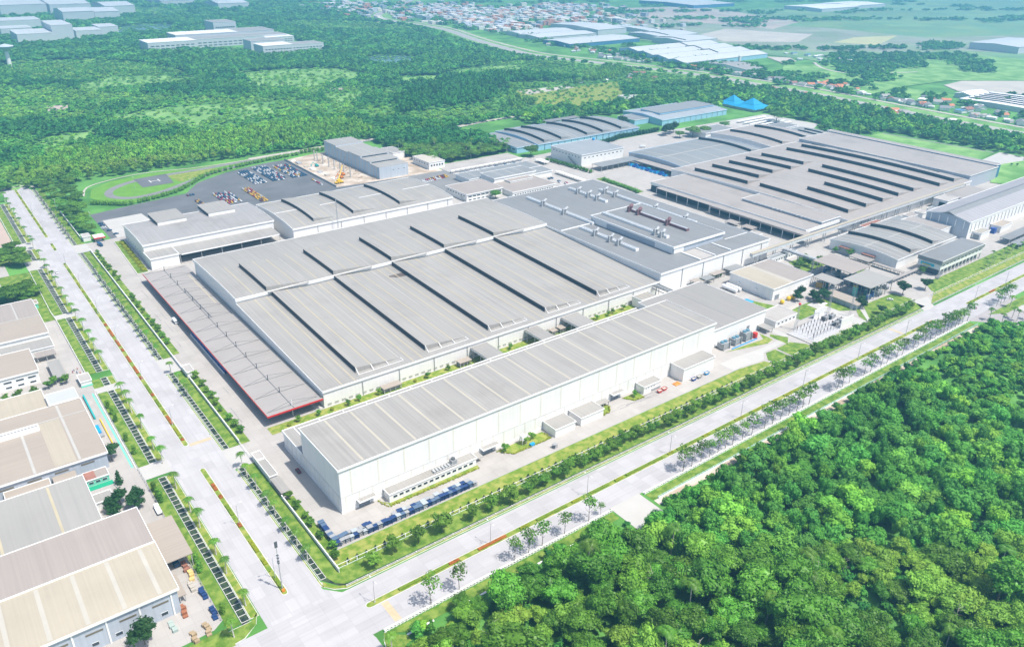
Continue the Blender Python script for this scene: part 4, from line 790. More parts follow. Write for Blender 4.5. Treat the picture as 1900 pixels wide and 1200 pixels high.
annex('beige roofed extension between the garden wall and the large left plant', -116, -92, 164.4, 190, 7.2, roof=ROOFC, wall=WALLP, name='left_plant')
canopy('porch', 'mint walled porch with a beige roof below the large left plant', -102, -92, 93.5, 100.8, 5, roof=ROOFL, posts=3, cat='porch'); t = annex('low beige roofed block below the large left plant', -122, -103.5, 88, 100.8, 5, roof=ROOFL, wall=WALLP); 
t = annex('hut with a rust and grey roof and bright green floor beside the driveway', -89.5, -79.5, 90, 97, 3.6, wall=GREENP, roof=ROOFL2, name='hut'); MB().box(-89.6, -84.8, 89.8, 97.2, 3.62, 3.85).build('rust_roof_sheet', ROOFR, t); MB().box(-90, -78.5, 86, 89.6, .05, .14).build('green_floor', mat('green_floor', (0.02, 0.32, 0.18), .6), t); wins(t, 'S', 90, -89, -80, 1.2, 3, 2, 1.1)
t = hall('left_plant', 'pale grey roofed plant between the beige plant and the cream striped plant', 'factory', -150, -91, 44.8, 84.6, 11, roof=ROOFL3, wall=CLADG, strips=[(-105.6,), (-128,)], smat=SKYL, sw=1.1)
t = hall('left_plant', 'lower left plant with a cream roof and white roof strips at the crossroads', 'factory', -160, -77.2, -16, 15.6, 12.2, -.0, roof=ROOFC, wall=CLADG, strips=[(-83-12.6*i, -15.6, 15, 1.6) for i in range(7)], smat=mat('white_skylight_sheet', (0.43, 0.41, 0.36), .5, .08, .1), oh=.6, pil=0)
lwins(t, -16, -160, -78, 11, 7); 
for i in range(8): MB().box(-90-11.6*i+10, -89.4-11.6*i+10, -16.3, -16.05, 0, 11).build('wall_pilaster', TRIM, t)
wins(t, 'S', -16, -112, -79, 2, 4, 2.4, 1.4)
hall('left_plant', 'pinkish grey roofed rear half of the cream striped plant', 'factory', -160, -77.2, 16.4, 43, 12.4, roof=ROOFL2, wall=CLADG)
canopy('loading_canopy', 'beige loading canopy on the right side of the cream striped plant', -76.4, -64.8, 6.4, 36.4, 7, roof=ROOFL, posts=2, rowsy=5); canopy('loading_canopy', 'small beige strip canopy at the lower corner of the cream striped plant', -76.6, -73.5, -12, 2, 4, roof=ROOFL, posts=2, rowsy=3)
annex('tiny grey roofed shed hidden among the dark trees', -80, -76, 45, 54, 3.6, name='shed'); annex('white flat shed above the dark trees', -89.6, -82, 69, 76, 4, name='shed', wall=WALLP, roof=ROOFL3)
# gate buildings on the boulevard wall
t = annex('flat roofed white gatehouse at the lower factory gate', -17.6, -13.8, 58.5, 65.5, 3.6, wall=WALLP, roof=CONCY, name='gatehouse'); t = annex('long narrow white guard building along the boulevard wall', -17.6, -13.9, 42, 57.6, 3.4, wall=WALLP, roof=ROOFL3, name='guardhouse')
canopy('carport', 'small grey shelter attached to the long narrow guard building', -18, -13.4, 27, 41, 3.0, roof=ROOF, posts=2, rowsy=3, cat='shelter')
t = annex('small white gatehouse with a hollow roof at the middle of the boulevard wall', -18.3, -14.2, 168, 178, 3.8, wall=WALLP, roof=CONCY, name='gatehouse')
t = annex('white cube gatehouse beside the red edged booth at the upper gate', -17.4, -11.6, 457, 466, 4.2, wall=WALLP, roof=CONCY, name='gatehouse'); t = canopy('gate_booth', 'gate booth with a red edged flat roof at the upper gate', -10, -1.5, 449, 459, 4.2, roof=WALLP, posts=2, cat='gate booth', th=.8); MB().box(-10.2, -1.3, 448.7, 448.95, 3.2, 4.3).box(-10.25, -10.05, 449, 459, 3.2, 4.3).build('red_band', RED, t); MB().box(-8, -4, 451, 456, 0, 3.2).build('booth', GREY, t)
# ================================================================== VEGETATION
npr = np.random.default_rng(11)
def leafcloud(lobes, n, size, up_b=0.25, seed=0, core=True, flat=1.0):
    """leaf quads on and in a set of lobes (cx,cy,cz,rx,ry,rz); returns verts, faces"""
    r = np.random.default_rng(seed); lob = np.array(lobes, float)
    wgt = (lob[:,3]*lob[:,4]+lob[:,3]*lob[:,5]); wgt /= wgt.sum(); k = r.choice(len(lob), n, p=wgt)
    d = r.normal(size=(n,3)); d /= np.linalg.norm(d, axis=1)[:,None]; d[:,2] = np.where(d[:,2] < -0.35, -d[:,2]*.6, d[:,2])
    rad = 1.0-0.45*r.random(n)**2.5
    c = lob[k,:3]+d*lob[k,3:]*rad[:,None]*np.array([1,1,flat])
    nr = d+r.normal(size=(n,3))*.55; nr[:,2] += up_b; nr /= np.linalg.norm(nr, axis=1)[:,None]
    a = np.cross(nr, r.normal(size=(n,3))); a /= np.linalg.norm(a, axis=1)[:,None]; b = np.cross(nr, a)
    s = size*(.55+.8*r.random(n))[:,None]; a = a*s*.5; b = b*s*.5*(.6+.5*r.random(n))[:,None]
    V = np.stack([c-a-b*.6, c+a*.2-b, c+a+b*.5, c-a*.3+b], 1).reshape(-1,3)
    F = [tuple(range(4*i, 4*i+4)) for i in range(n)]
    V = V.tolist()
    if core:
        for l in lobes:
            m = len(V); rr = []
            for j, ph in enumerate((0.0, .9, 1.75, 2.45)):
                kk = 1 if j == 0 else 7
                for i in range(kk): t = 2*math.pi*i/kk+j*.4; q = .72*(.85+.3*r.random()); V.append((l[0]+l[3]*q*math.sin(ph)*math.cos(t), l[1]+l[4]*q*math.sin(ph)*math.sin(t), l[2]+l[5]*q*math.cos(ph)))
            for i in range(7):
                F.append((m, m+1+i, m+1+(i+1) % 7))
                for j in range(2): a0 = m+1+7*j; F.append((a0+i, a0+7+i, a0+7+(i+1) % 7, a0+(i+1) % 7))
    return V, F
def crown_mesh(name, lobes, n, size, m, seed, core=True, flat=1.0):
    V, F = leafcloud(lobes, n, size, seed=seed, core=core, flat=flat)
    me = bpy.data.meshes.new(name); me.from_pydata(V, [], F); me.materials.append(m); me.update(); return me
def lobes_for(r, R_, H, z0, k, sq=.75):
    L = [(0, 0, z0+(H-z0)*.55, R_*.62, R_*.62, (H-z0)*.45)]
    for i in range(k):
        t = 2*math.pi*i/k+r.uniform(-.4, .4); q = R_*r.uniform(.45, .68); s = R_*r.uniform(.32, .5)
        L.append((q*math.cos(t), q*math.sin(t), z0+(H-z0)*r.uniform(.3, .8), s, s, s*sq))
    return L
def trunk_mesh(name, r, H, rad, limbs, m, R_=3.0):
    b = MB(); p = Vector((0,0,-.2)); lean = Vector((r.uniform(-.06,.06), r.uniform(-.06,.06), 1)); n = 4
    pts = [p+lean*(H*.72)*i/n for i in range(n+1)]
    for i in range(n): b.tube(pts[i], pts[i+1], rad*(1-.17*i), rad*(1-.17*(i+1)), k=7, cap=False)
    for i in range(limbs):
        t = 2*math.pi*i/limbs+r.uniform(-.5,.5); s = pts[2] if i % 2 else pts[3]
        mid = s+Vector((math.cos(t)*R_*.3, math.sin(t)*R_*.3, H*.12)); e = s+Vector((math.cos(t)*R_*.62, math.sin(t)*R_*.62, H*.26))
        b.tube(s, mid, rad*.42, rad*.28, k=5, cap=False); b.tube(mid, e, rad*.28, rad*.1, k=5, cap=False)
    return b.mesh(name, [m])
PROTO = {}
def kinds(key, n, make):
    PROTO[key] = [make(random.Random(hash_(key)+i*17), i) for i in range(n)]
def hash_(s): return sum(ord(c)*(i+3) for i, c in enumerate(s)) % 9973
def mk_tree(R_, H, z0, k, nl, ls, m, tr=.22, sq=.75, core=True, limbs=5, flat=1.0):
    def f(r, i):
        rr = R_*r.uniform(.88, 1.12); hh = H*r.uniform(.9, 1.1)
        return (trunk_mesh('trunk', r, hh, tr, limbs, BARK, rr), crown_mesh('crown', lobes_for(r, rr, hh, z0, k, sq*r.uniform(.55, 1.1)), nl, ls, m, i*31+hash_(m.name) % 97, core, flat))
    return f
kinds('jungle', 7, mk_tree(6.2, 12, 3.5, 11, 2400, .62, LEAFJ, .28, .8))
kinds('jungle_tall', 3, mk_tree(5.2, 16, 6, 9, 1900, .62, LEAFJ, .3, .9))
kinds('jungle_light', 4, mk_tree(5.2, 10, 3, 10, 1900, .58, LEAFL, .25, .7))
kinds('street', 5, mk_tree(3.9, 13.2, 5.2, 7, 330, .7, LEAF, .17, .55, core=False))
kinds('hedge', 5, mk_tree(3.3, 6.8, 1.4, 6, 420, .62, LEAFL if False else LEAF, .14, .75))
kinds('shrubtree', 4, mk_tree(2.2, 4.6, .7, 6, 260, .5, LEAF, .1, .8))
kinds('rain', 3, mk_tree(9.5, 12.5, 5.5, 11, 1500, 1.0, LEAF, .5, .38))
kinds('dark', 3, mk_tree(4.6, 8.5, 1.5, 7, 600, .7, LEAFD, .22, .8))
kinds('bush', 4, lambda r, i: (None, crown_mesh('bush', [(0,0,.7,1.1,1.1,.8),(.6,.3,.6,.7,.7,.6),(-.5,-.4,.6,.7,.7,.6)], 140, .35, LEAF, i, True)))
kinds('ybush', 2, lambda r, i: (None, crown_mesh('bush', [(0,0,.8,1.2,1.2,.9),(.6,.3,.7,.8,.8,.7)], 140, .4, LEAFY, i, True)))
def mk_cone(m, R_, H):
    def f(r, i):
        b = [(0, 0, H*(.12+.17*j), R_*(1-.17*j), R_*(1-.17*j), H*.16) for j in range(5)]
        return (None, crown_mesh('cone', b, 130, R_*.35, m, i, True))
    return f
kinds('cone', 2, mk_cone(LEAFD, .85, 2.0)); kinds('conifer', 2, mk_cone(LEAFD, 2.2, 8.5))
kinds('column', 2, lambda r, i: (None, crown_mesh('column', [(0,0,1.2+1.5*j,1.5,1.5,1.3) for j in range(4)], 420, .55, LEAF, i, True)))
# palms
def palm_meshes(r, H, FL, nf):
    b = MB(); p = Vector((0,0,-.1)); lean = Vector((r.uniform(-.05,.05), r.uniform(-.05,.05), 1))
    pts = [p+lean*H*i/5+Vector((0,0,0)) for i in range(6)]; rs = [.34,.24,.22,.2,.17,.13]
    for i in range(5): b.tube(pts[i], pts[i+1], rs[i], rs[i+1], k=8, cap=False)
    tm = b.mesh('trunk', [BARKP], smooth=True); top = pts[-1]; V = []; F = []
    for k in range(nf):
        t = 2*math.pi*k/nf+r.uniform(-.2,.2); el = r.uniform(.15, 1.15); L = FL*r.uniform(.85,1.1); d = Vector((math.cos(t), math.sin(t), 0)); sd = Vector((-d.y, d.x, 0))
        P = []
        for j in range(7):
            u = j/6; P.append(top+d*(L*u*math.cos(el)*(1-.12*u))+Vector((0,0,L*(u*math.sin(el)-u*u*(.55+.55*math.sin(el))))))
        for j in range(6):
            a, c = P[j], P[j+1]; n = len(V); V += [tuple(a-sd*.04), tuple(a+sd*.04), tuple(c+sd*.03), tuple(c-sd*.03)]; F.append((n,n+1,n+2,n+3))
            for h_ in range(2):
                q = a.lerp(c, .25+.5*h_); wd = (0.66*math.sin(math.pi*min(1, .18+.80*(j+h_*.5)/6)))*FL/3.4
                for s_ in (-1, 1):
                    e = q+sd*s_*wd+d*.35+Vector((0,0,-.34*wd-.06)); n = len(V); ww = (c-a).normalized()*.12
                    V += [tuple(q-ww), tuple(q+ww), tuple(e+ww*.5), tuple(e-ww*.5)]; F.append((n,n+1,n+2,n+3))
    me = bpy.data.meshes.new('fronds'); me.from_pydata(V, [], F); me.materials.append(PALM); me.update()
    return (tm, me)
kinds('palm', 4, lambda r, i: palm_meshes(r, 9.0*r.uniform(.9, 1.1), 3.5, 17)); kinds('cocopalm', 3, lambda r, i: palm_meshes(r, 14.5, 5.4, 16))
LASTP = [None]
CNAMES = {'palm': 'frond_crown', 'cocopalm': 'frond_crown'}
def plant(key, x, y, name, label, cat='tree', group=None, sc=1.0, z=0.0, szz=None):
    tm, cm = rng.choice(PROTO[key])
    if tm is None:
        o = bpy.data.objects.new(name, cm); COL.objects.link(o)
    else:
        o = bpy.data.objects.new(name, None); COL.objects.link(o); o.empty_display_size = .5
        childmesh('trunk', tm, o); childmesh(CNAMES.get(key, 'crown'), cm, o)
    o.location = (x, y, z); o.rotation_euler = (0, 0, rng.uniform(0, 6.28)); s = sc*rng.uniform(.92, 1.08); o.scale = (s, s, s*(szz or 1)); tag(o, label, cat, group); LASTP[0] = o; return o
# palms along the boulevard
PL = [(-55.6,63.7),(-55.6,42.1),(-55.6,29.1),(-55.6,7.5),(-55.9,-6.2),(-55.9,-28.2),(-65.2,-40.9),(-55,305),(-55,291.3),(-55,251),(-55.3,235.7),(-55.8,218.4),(-55,167.4),(-54.6,158.9),(-55.2,147.2),(-55,127.6),(-55.3,103.1),(-55,88.7),(-55,561),(-54.6,534),(-54.8,499.6),(-54.6,476),(-54.8,462.6),(-54.8,430),(-54.6,409),(-55.4,393.5),(-55,376),(-54.8,361),(-55,339),(-55,323),(-54.6,272),(-55,585),(-55,600),(-55,622),(-55,549)]
for x, y in PL: plant('palm', x, y, 'royal_palm', 'royal palm in the row along the open drain on the left side of the boulevard', 'palm', 'palms along the left drain', 1.0, .1)
PR_ = [(-24.9,288.3),(-24.9,277),(-24.9,266.6),(-25,249.3),(-25,240),(-24.9,231.2),(-25,217.9),(-24.9,207),(-24.5,180),(-24.5,165.6),(-24.5,153),(-24.8,146.5),(-25,53),(-25,40.4),(-25.3,25.7),(-25.3,17),(-25.5,3.6),(-25.4,-7.7),(-25.6,-18.9),(-24,62),(-25,371.6),(-25,355),(-25,341),(-25,326),(-25,310),(-25,300),(-25.5,522),(-25.5,506),(-25.3,487),(-25,540),(-25,553),(-25.4,497),(-25,575),(-25,590),(-25,605),(-25,623),(-25,472)]
for x, y in PR_: plant('palm', x, y, 'royal_palm', 'royal palm in the row along the drain on the right side of the boulevard', 'palm', 'palms along the right drain', .92, .1)
for x, y in ((-21,-83.5),(460.6,-79.9),(462.2,-87.7),(477.5,-87.9),(476,-92),(484,-96),(497,-78)): plant('palm', x, y, 'royal_palm', 'royal palm at the junction corner at the bottom of the photo' if x < 0 else 'royal palm at the side road corner beyond the jungle', 'palm', None if x < 0 else 'palms at the side road corner')
for i in range(16):
    x = 575+rng.uniform(0, 70); plant('palm', 560+i*9.0, rng.uniform(-34, -24), 'royal_palm', 'small palm in the planted strip before the colonnaded building', 'palm', 'palms on the strip before the colonnaded building', .8)
# street trees on the far side of the front road
SX = [3.5,17,45.5,53,60.5,73.4,88,95.5,151.4,158,165,171.6,178,184,190,198,206,217,224,231,239,246,252,258,286,292,299,315,322,334,341,352,359,373,379,387,395,401,408,413,418,423,429,434,439,446,491,497,503,512]
def zone2(x): return 'left of the bridge slab' if x < 101 else 'just right of the bridge slab' if x < 200 else 'facing the tall box annex' if x < 265 else 'facing the substation' if x < 365 else 'near the far junction' if x < 450 else 'beyond the far junction'
for i, x in enumerate(SX): plant('street', x, -71.4, 'street_tree', ('lone street tree nearest the yellow crosswalk' if i == 0 else 'second street tree from the yellow crosswalk, standing alone') if i < 2 else 'young street tree along the white balustrade, '+zone2(x), 'tree', 'street trees along the front road, '+zone2(x), rng.uniform(.92, 1.15) if i != 7 else .55, .1)
# hedge trees inside the drain
def zone(x): return 'nearest the crossroads' if x < 20 else 'before the blue racks' if x < 70 else 'opposite the warehouse left half' if x < 150 else 'opposite the warehouse right half' if x < 250 else 'before the cooling towers' if x < 325 else 'beside the substation' if x < 380 else 'by the barred gate'
x = -4
while x < 437:
    if not (x > 300 and False):
        dense = x > 60
        plant('hedge', x+rng.uniform(-1,1), -37.6+rng.uniform(-1.6, 1.6), 'verge_tree', 'bushy young tree between the white fence and the roadside drain, '+zone(x), 'tree', 'trees behind the roadside drain, '+zone(x), (rng.uniform(1.2, 1.6) if x < 75 else rng.uniform(.9, 1.25)), .1)
    x += rng.uniform(3.6, 6.2) if x > 75 else rng.uniform(8, 14)
for i in range(58): plant('cone', -12+4.45*i, -29.3, 'cone_shrub', 'small dark cone shaped shrub in the line before the white fence', 'shrub', 'cone shrubs along the white fence', rng.uniform(.8,1.2), .1)
# shrubs inside the boulevard wall
for x, y in [(-14.5,418),(-15,408),(-15,398),(-16,387),(-15,376),(-14.2,361),(-14,350),(-14.5,312),(-15.2,303),(-15.2,290),(-15.1,279),(-15,266),(-15.2,254),(-15.2,242),(-15.2,231),(-15.3,220),(-14.4,165),(-14.3,153),(-14.4,145),(-14.4,136),(-15,128),(-15,120),(-14.2,108),(-14,100),(-13.7,92.6),(-15.4,24.4),(-15.3,15.6),(-15.1,7),(-15.4,.4),(-15.6,-9.3),(-13.8,-18.5),(-15.6,-25)]:
    plant('shrubtree', x, y, 'garden_tree', 'round leafy shrub tree in the strip behind the white boulevard wall', 'tree', 'shrub trees behind the boulevard wall', rng.uniform(.85, 1.35), .1)
for i, x in enumerate((9.9,15.7,27.4,35.6,45,52.4,64.8,89.3,97.8,113,160.6,236,247,252,263)):
    plant('ybush' if i in (0, 3, 7) else 'shrubtree', x, 84+rng.uniform(-.8,.8), 'garden_tree', 'yellow green bush in the garden strip between the two biggest buildings' if i in (0,3,7) else 'small round tree in the garden strip between the two biggest buildings', 'tree', 'trees in the garden strip', .9 if i not in (0,3,7) else 1.0, .1)
for x, y, l in ((90,-5,'lawn left of the white water tank'),(103,-5.5,'lawn right of the white water tank'),(108,-4.5,'lawn beside the box outbuilding'),(183.5,-5.5,'round bed beside the toilet block')): plant('shrubtree', x, y, 'garden_tree', 'leafy tree on the '+l, 'tree', None, 1.1, .1)
for x, y, s_ in ((408,-13,1.0),(407.9,-28.5,.9),(452.6,-20,1.35),(477,-25,1.25),(405.5,-15.8,.7),(386,23.4,1.1),(378,20,.9),(391,16,1.0),(393.1,7.8,1.15),(387,11,1.0),(400,14,.8)): plant('dark', x, y, 'round_tree', 'dense dark tree on the lawns near the substation and gate', 'tree', 'dark trees near the gate', s_)
for x, y in ((451,63),(442,62),(446,57),(455,66),(456,54),(436,58),(494.6,49.8),(497-5,62),(505.9,-7),(400,92)): plant('hedge', x, y, 'yard_tree', 'bushy tree in the yards behind the open sheds', 'tree', 'trees behind the open sheds', rng.uniform(.8, 1.2))
for i in range(9): plant('shrubtree', 345+3.2*i, 90-4.8+rng.uniform(-1,1), 'garden_tree', 'small tree against the paint shop front wall', 'tree', 'trees below the paint shop', .9)
for x, y in ((-116,206),(-109,200),(-102.8,200.8),(-94.6,200.4),(-86.9,203),(-84,206),(-78.3,203)): plant('shrubtree', x, y, 'garden_tree', 'round clipped tree by the cream walled office', 'tree', 'clipped trees by the cream walled office', 1.35)
for x, y, s_ in ((-83.6,349,1.1),(-70,356,.62),(-75.5,363,.8),(-78,345,.7),(-88,357,.8),(-97,352,.9),(-106,360,.9)): plant('rain', x, y, 'rain_tree', 'broad dark green rain tree beside the boulevard at the lower left plants', 'tree', 'rain trees by the lower left plants', s_)
for x, y, s_ in ((-70.7,462,.8),(-66,450,.6),(-68.6,425,.85),(-80,446,.9),(-90,440,.8),(-76,433,.7),(-92,460,.8)): plant('rain', x, y, 'rain_tree', 'spreading tree around the upper left junction', 'tree', 'trees at the upper left junction', s_)
for x, y, s_ in ((-80,66.9,1.05),(-75,60,1.0),(-84,64,.9),(-84,58,.8),(-72,66,.8),(-74.8,107,1.2),(-93,-24,1.3)): plant('dark', x, y, 'round_tree', 'dark round tree squeezed between the left plants, '+('by the tiny grey shed' if 50 < y < 75 else 'below the pale grey roofed plant' if y < 0 else 'at the lane corner'), 'tree', 'dark trees between the left plants, '+('shed' if 50 < y < 75 else 'plant' if y < 0 else 'corner'), s_)
plant('conifer', -76.5, 84, 'conifer', 'slim dark conifer beside the green floored hut', 'conifer', None, 1.0)
for x, y in ((-64.7,68),(-64.4,62),(-64.3,58),(-63.8,7.5),(-64.4,1),(-64.6,-27),(-64.2,105.5),(-64.6,120),(-64.4,143),(-64.2,152),(-64.5,160)): plant('column', x, y, 'column_shrub', 'tall column shaped shrub inside the left fence', 'shrub', 'column shrubs along the left fence', .85)
# median bushes: clipped blocks on the boulevard and the front road
def clipped(name, x, y, lx, ly, m, label, grp):
    b = leafcloud([(0,0,.35,lx/2,ly/2,.55)], 90, .45, seed=int(abs(x*7+y)) % 999, core=False); me = bpy.data.meshes.new(name)
    q = MB().box(-lx/2, lx/2, -ly/2, ly/2, 0, .62); V = q.v+[(a, c, max(.1, d)) for a, c, d in b[0]]; F = q.f+[tuple(i+8 for i in f) for f in b[1]]
    me.from_pydata(V, [], F); me.materials.append(m); me.update(); o = bpy.data.objects.new(name, me); COL.objects.link(o); o.location = (x, y, .2); tag(o, label, 'hedge', grp)
HC = [(LEAFY, 'yellow green'), (mat('lime_leaf', (0.17, 0.26, 0.02), .6, .2, .8, transl=.2), 'lime green'), (LEAFO, 'orange red')]
for y, l, c in ((-24,9,1),(-9,4,0),(3,9,0),(20,3,2),(33,9,1),(45,2.6,2),(54,6,2),(104,2,2),(113,9,0),(127,10,2),(137,4,0),(149,9,1),(160,3,2),(168,10,1),(184,4,2),(196,10,2),(213,9,2),(228,4,2),(240,10,2),(258,12,2),(273,4,2),(284,9,1),(300,10,1),(312,4,0),(326,11,1),(342,3,0),(357,12,0),(374,4,1),(392,11,1),(410,2.4,1),(451,3,1),(465,3,1),(500,9,1),(515,9,1),(529,4,0),(545,12,0),(560,4,1),(575,12,1),(593,4,0),(610,12,0),(630,12,1),(648,4,0)):
    clipped('median_hedge', -40.8, y, 1.5, l, HC[c][0], '%s clipped hedge block on the boulevard median' % HC[c][1], 'hedge blocks on the boulevard median')
for x, l, c in ((9,24,1),(24,5,2),(44,15,2),(62,5,0),(78,18,1),(93,5,0),(107,14,1),(121,5,0),(131,10,1),(144,16,1),(158,4,0),(171,16,1),(186,5,0),(200,12,1),(214,8,0),(230,12,0),(246,5,0),(261,13,0),(287,14,0),(303,5,0),(319,12,0),(345,14,0),(361,5,1),(378,12,0),(405,10,0),(414,9,1),(424,4,2),(484,12,0),(497,9,0),(516,9,2),(534,10,0),(550,9,0)):
    clipped('median_hedge', x, -57, l, 1.3, HC[c][0], '%s clipped hedge block on the front road median' % HC[c][1], 'hedge blocks on the front road median')
q = leafcloud([(6.5+.02*(y-360), y, .8, 2.6, 4.5, .9) for y in range(360, 436, 9)], 2200, .6, seed=4, core=True)
me = bpy.data.meshes.new('flower_bed'); me.from_pydata(q[0], [], q[1]); me.materials.append(LEAFY); o = bpy.data.objects.new('flower_bed', me); COL.objects.link(o); o.location = (0,0,.6); tag(o, 'yellow green flower bed in the kerbed planter by the dispatch hall', 'flower bed')
def hedge_line(label, pts, w_, h, m=LEAF, dens=3.2, cat='hedge', ls=.8):
    L = [];
    for (x0, y0), (x1, y1) in zip(pts[:-1], pts[1:]):
        n = max(1, int(math.hypot(x1-x0, y1-y0)/(w_*.8)))
        for i in range(n): L.append((x0+(x1-x0)*i/n+rng.uniform(-.5,.5), y0+(y1-y0)*i/n+rng.uniform(-.5,.5), h*.45, w_*.55, w_*.55, h*rng.uniform(.45,.65)))
    V, F = leafcloud(L, int(len(L)*w_*h*dens), ls, seed=len(L)); me = bpy.data.meshes.new('hedge'); me.from_pydata(V, [], F); me.materials.append(m); o = bpy.data.objects.new('hedge', me); COL.objects.link(o); tag(o, label, cat)
hedge_line('low yellow edged hedge along the long white annex', [(17.5,-2),(20,-8.2),(32,-8.4),(71,-8.6)], 1.0, .8, LEAFY, 12, ls=.35); hedge_line('clipped hedge around the lawn with the white water tank', [(86.5,-3),(92.5,-9.4),(117,-9.4),(117,-3)], 1.0, .8, LEAFY, 12, ls=.35)
hedge_line('round clipped hedge beside the third shutter door', [(177,-3.5),(180.5,-8.8),(188,-9.2)], 1.0, .8, LEAFY, 12, ls=.35); hedge_line('curved hedge with tall bush right of the longer white box outbuilding', [(155.5,-10),(161,-8.8),(164.5,-4)], 1.2, 1, LEAFY, 12, ls=.35)
hedge_line('tall dark hedge around the parking lot and test track', smoothline([(12,566),(27,553),(43,545),(90,560),(131,600),(160,615),(203,628),(262,636)], 5), 5.5, 5.0)
hedge_line('tree hedge between the arched slate hall and the white block', [(570,460),(618,470),(640,478),(719,478)], 7, 7, LEAFD, 1.6, ls=1.1); hedge_line('dense hedge below the white block', [(492,372),(490,400),(488,430),(484,446)], 6, 5, LEAF, 2.5)
hedge_line('dense hedge between the paint shop and the pale canopy', [(480,285),(482,310),(483,345)], 6, 4.5, LEAF, 2.5); hedge_line('weedy hedge behind the rear factory hall', [(195,439),(215,441),(232,440)], 4, 3, LEAF, 2.5)
hedge_line('trees along the back edge of the parking lot beside the unfinished hall', [(262,640),(300,640),(330,640)], 6, 6, LEAF, 2)
# ---- the jungle, front right
JUN = [(-18,-81),(-6,-79.5),(100,-79.5),(101,-92),(124,-92),(125,-84),(445,-83),(452,-80),(470,-100),(545,-200),(560,-330),(-10,-330)]
pts = []; sp = 8.2
for i in range(int(600/sp)):
    for j in range(int(270/sp)):
        x = -24+sp*i+rng.uniform(-3,3); y = -78-sp*j+rng.uniform(-3,3)
        if inpoly(x, y, JUN) and seen(x, y, 6, 90) and rng.random() > .07: pts.append((x, y))
def edge(x, y): return y > -90
cand = []
for x, y in pts:
    dist = proj(x, y)[2]; low = (x > 330 and y > -150) or (y > -88)
    cand.append((dist, x, y, low))
cand.sort(); JN = 300
jl = {'jungle': 'broad crowned jungle tree', 'jungle_tall': 'tall jungle tree', 'jungle_light': 'light green jungle tree', 'cocopalm': 'coconut palm rising out of the jungle'}
for i, (d_, x, y, low) in enumerate(cand[:JN]):
    u = math.sin(x*.035+1.3)+math.cos(y*.05+x*.02); k = 'jungle_light' if (u > .55 and rng.random() < .65) else ('jungle_tall' if rng.random() < .12 else 'jungle')
    if rng.random() < .08 and y < -95: k = 'cocopalm'
    sc = rng.choice((.6, .8, .9, 1.0, 1.1, 1.3, 1.55))*rng.uniform(.9, 1.1)*(.6 if low else 1.0)*(.95+.18*math.sin(x*.06)*math.cos(y*.08)); sc = rng.uniform(1.0, 1.2) if k == 'cocopalm' else sc
    ar = ('at the front edge by the crosswalk' if x < 60 else 'at the edge by the bridge slab' if x < 140 else 'along the bare earth strip' if x < 300 else 'at the edge near the side road') if y > -104 else ('at the bottom of the photo' if x < 90 else 'in the left middle of the thicket' if x < 160 else 'deep in the thicket' if x < 250 else 'in the far right of the thicket')
    plant(k, x, y, 'coconut_palm' if k == 'cocopalm' else 'jungle_tree', jl[k]+' '+ar, 'palm' if k == 'cocopalm' else 'tree', 'jungle '+ar, sc)
    if k != 'cocopalm': o_ = COL.objects[-1] if False else LASTP[0]; o_.scale = (o_.scale[0]*rng.uniform(.8,1.3), o_.scale[1]*rng.uniform(.8,1.3), o_.scale[2]*rng.uniform(.75,1.2))
BT = []
for i in range(3):
    r = random.Random(90+i); b = MB(); b.tube((0,0,0), (.4,.2,7), .22, .14, k=6); b.tube((.4,.2,7), (.2,.6,13), .14, .06, k=5)
    for k in range(7): z = 5.5+k*1.05; t = r.uniform(0, 6.28); L = r.uniform(1.6, 3.4); b.tube((.35,.25,z), (.35+L*math.cos(t), .25+L*math.sin(t), z+L*.7), .08, .03, k=4)
    BT.append(b.mesh('bare_branches', [mat('bleached_wood', (0.50,0.47,0.40), .9)]))
for i in range(16):
    d_, x, y, low = cand[int(i*17+9) % min(len(cand), 290)]
    o = bpy.data.objects.new('dead_tree', BT[i % 3]); COL.objects.link(o); o.location = (x+3, y-3, 0); o.rotation_euler = (0,0,i*1.3); o.scale = (1,1,rng.uniform(.8,1.15)); tag(o, 'bare pale dead tree poking out of the jungle canopy', 'tree', 'dead trees in the jungle')
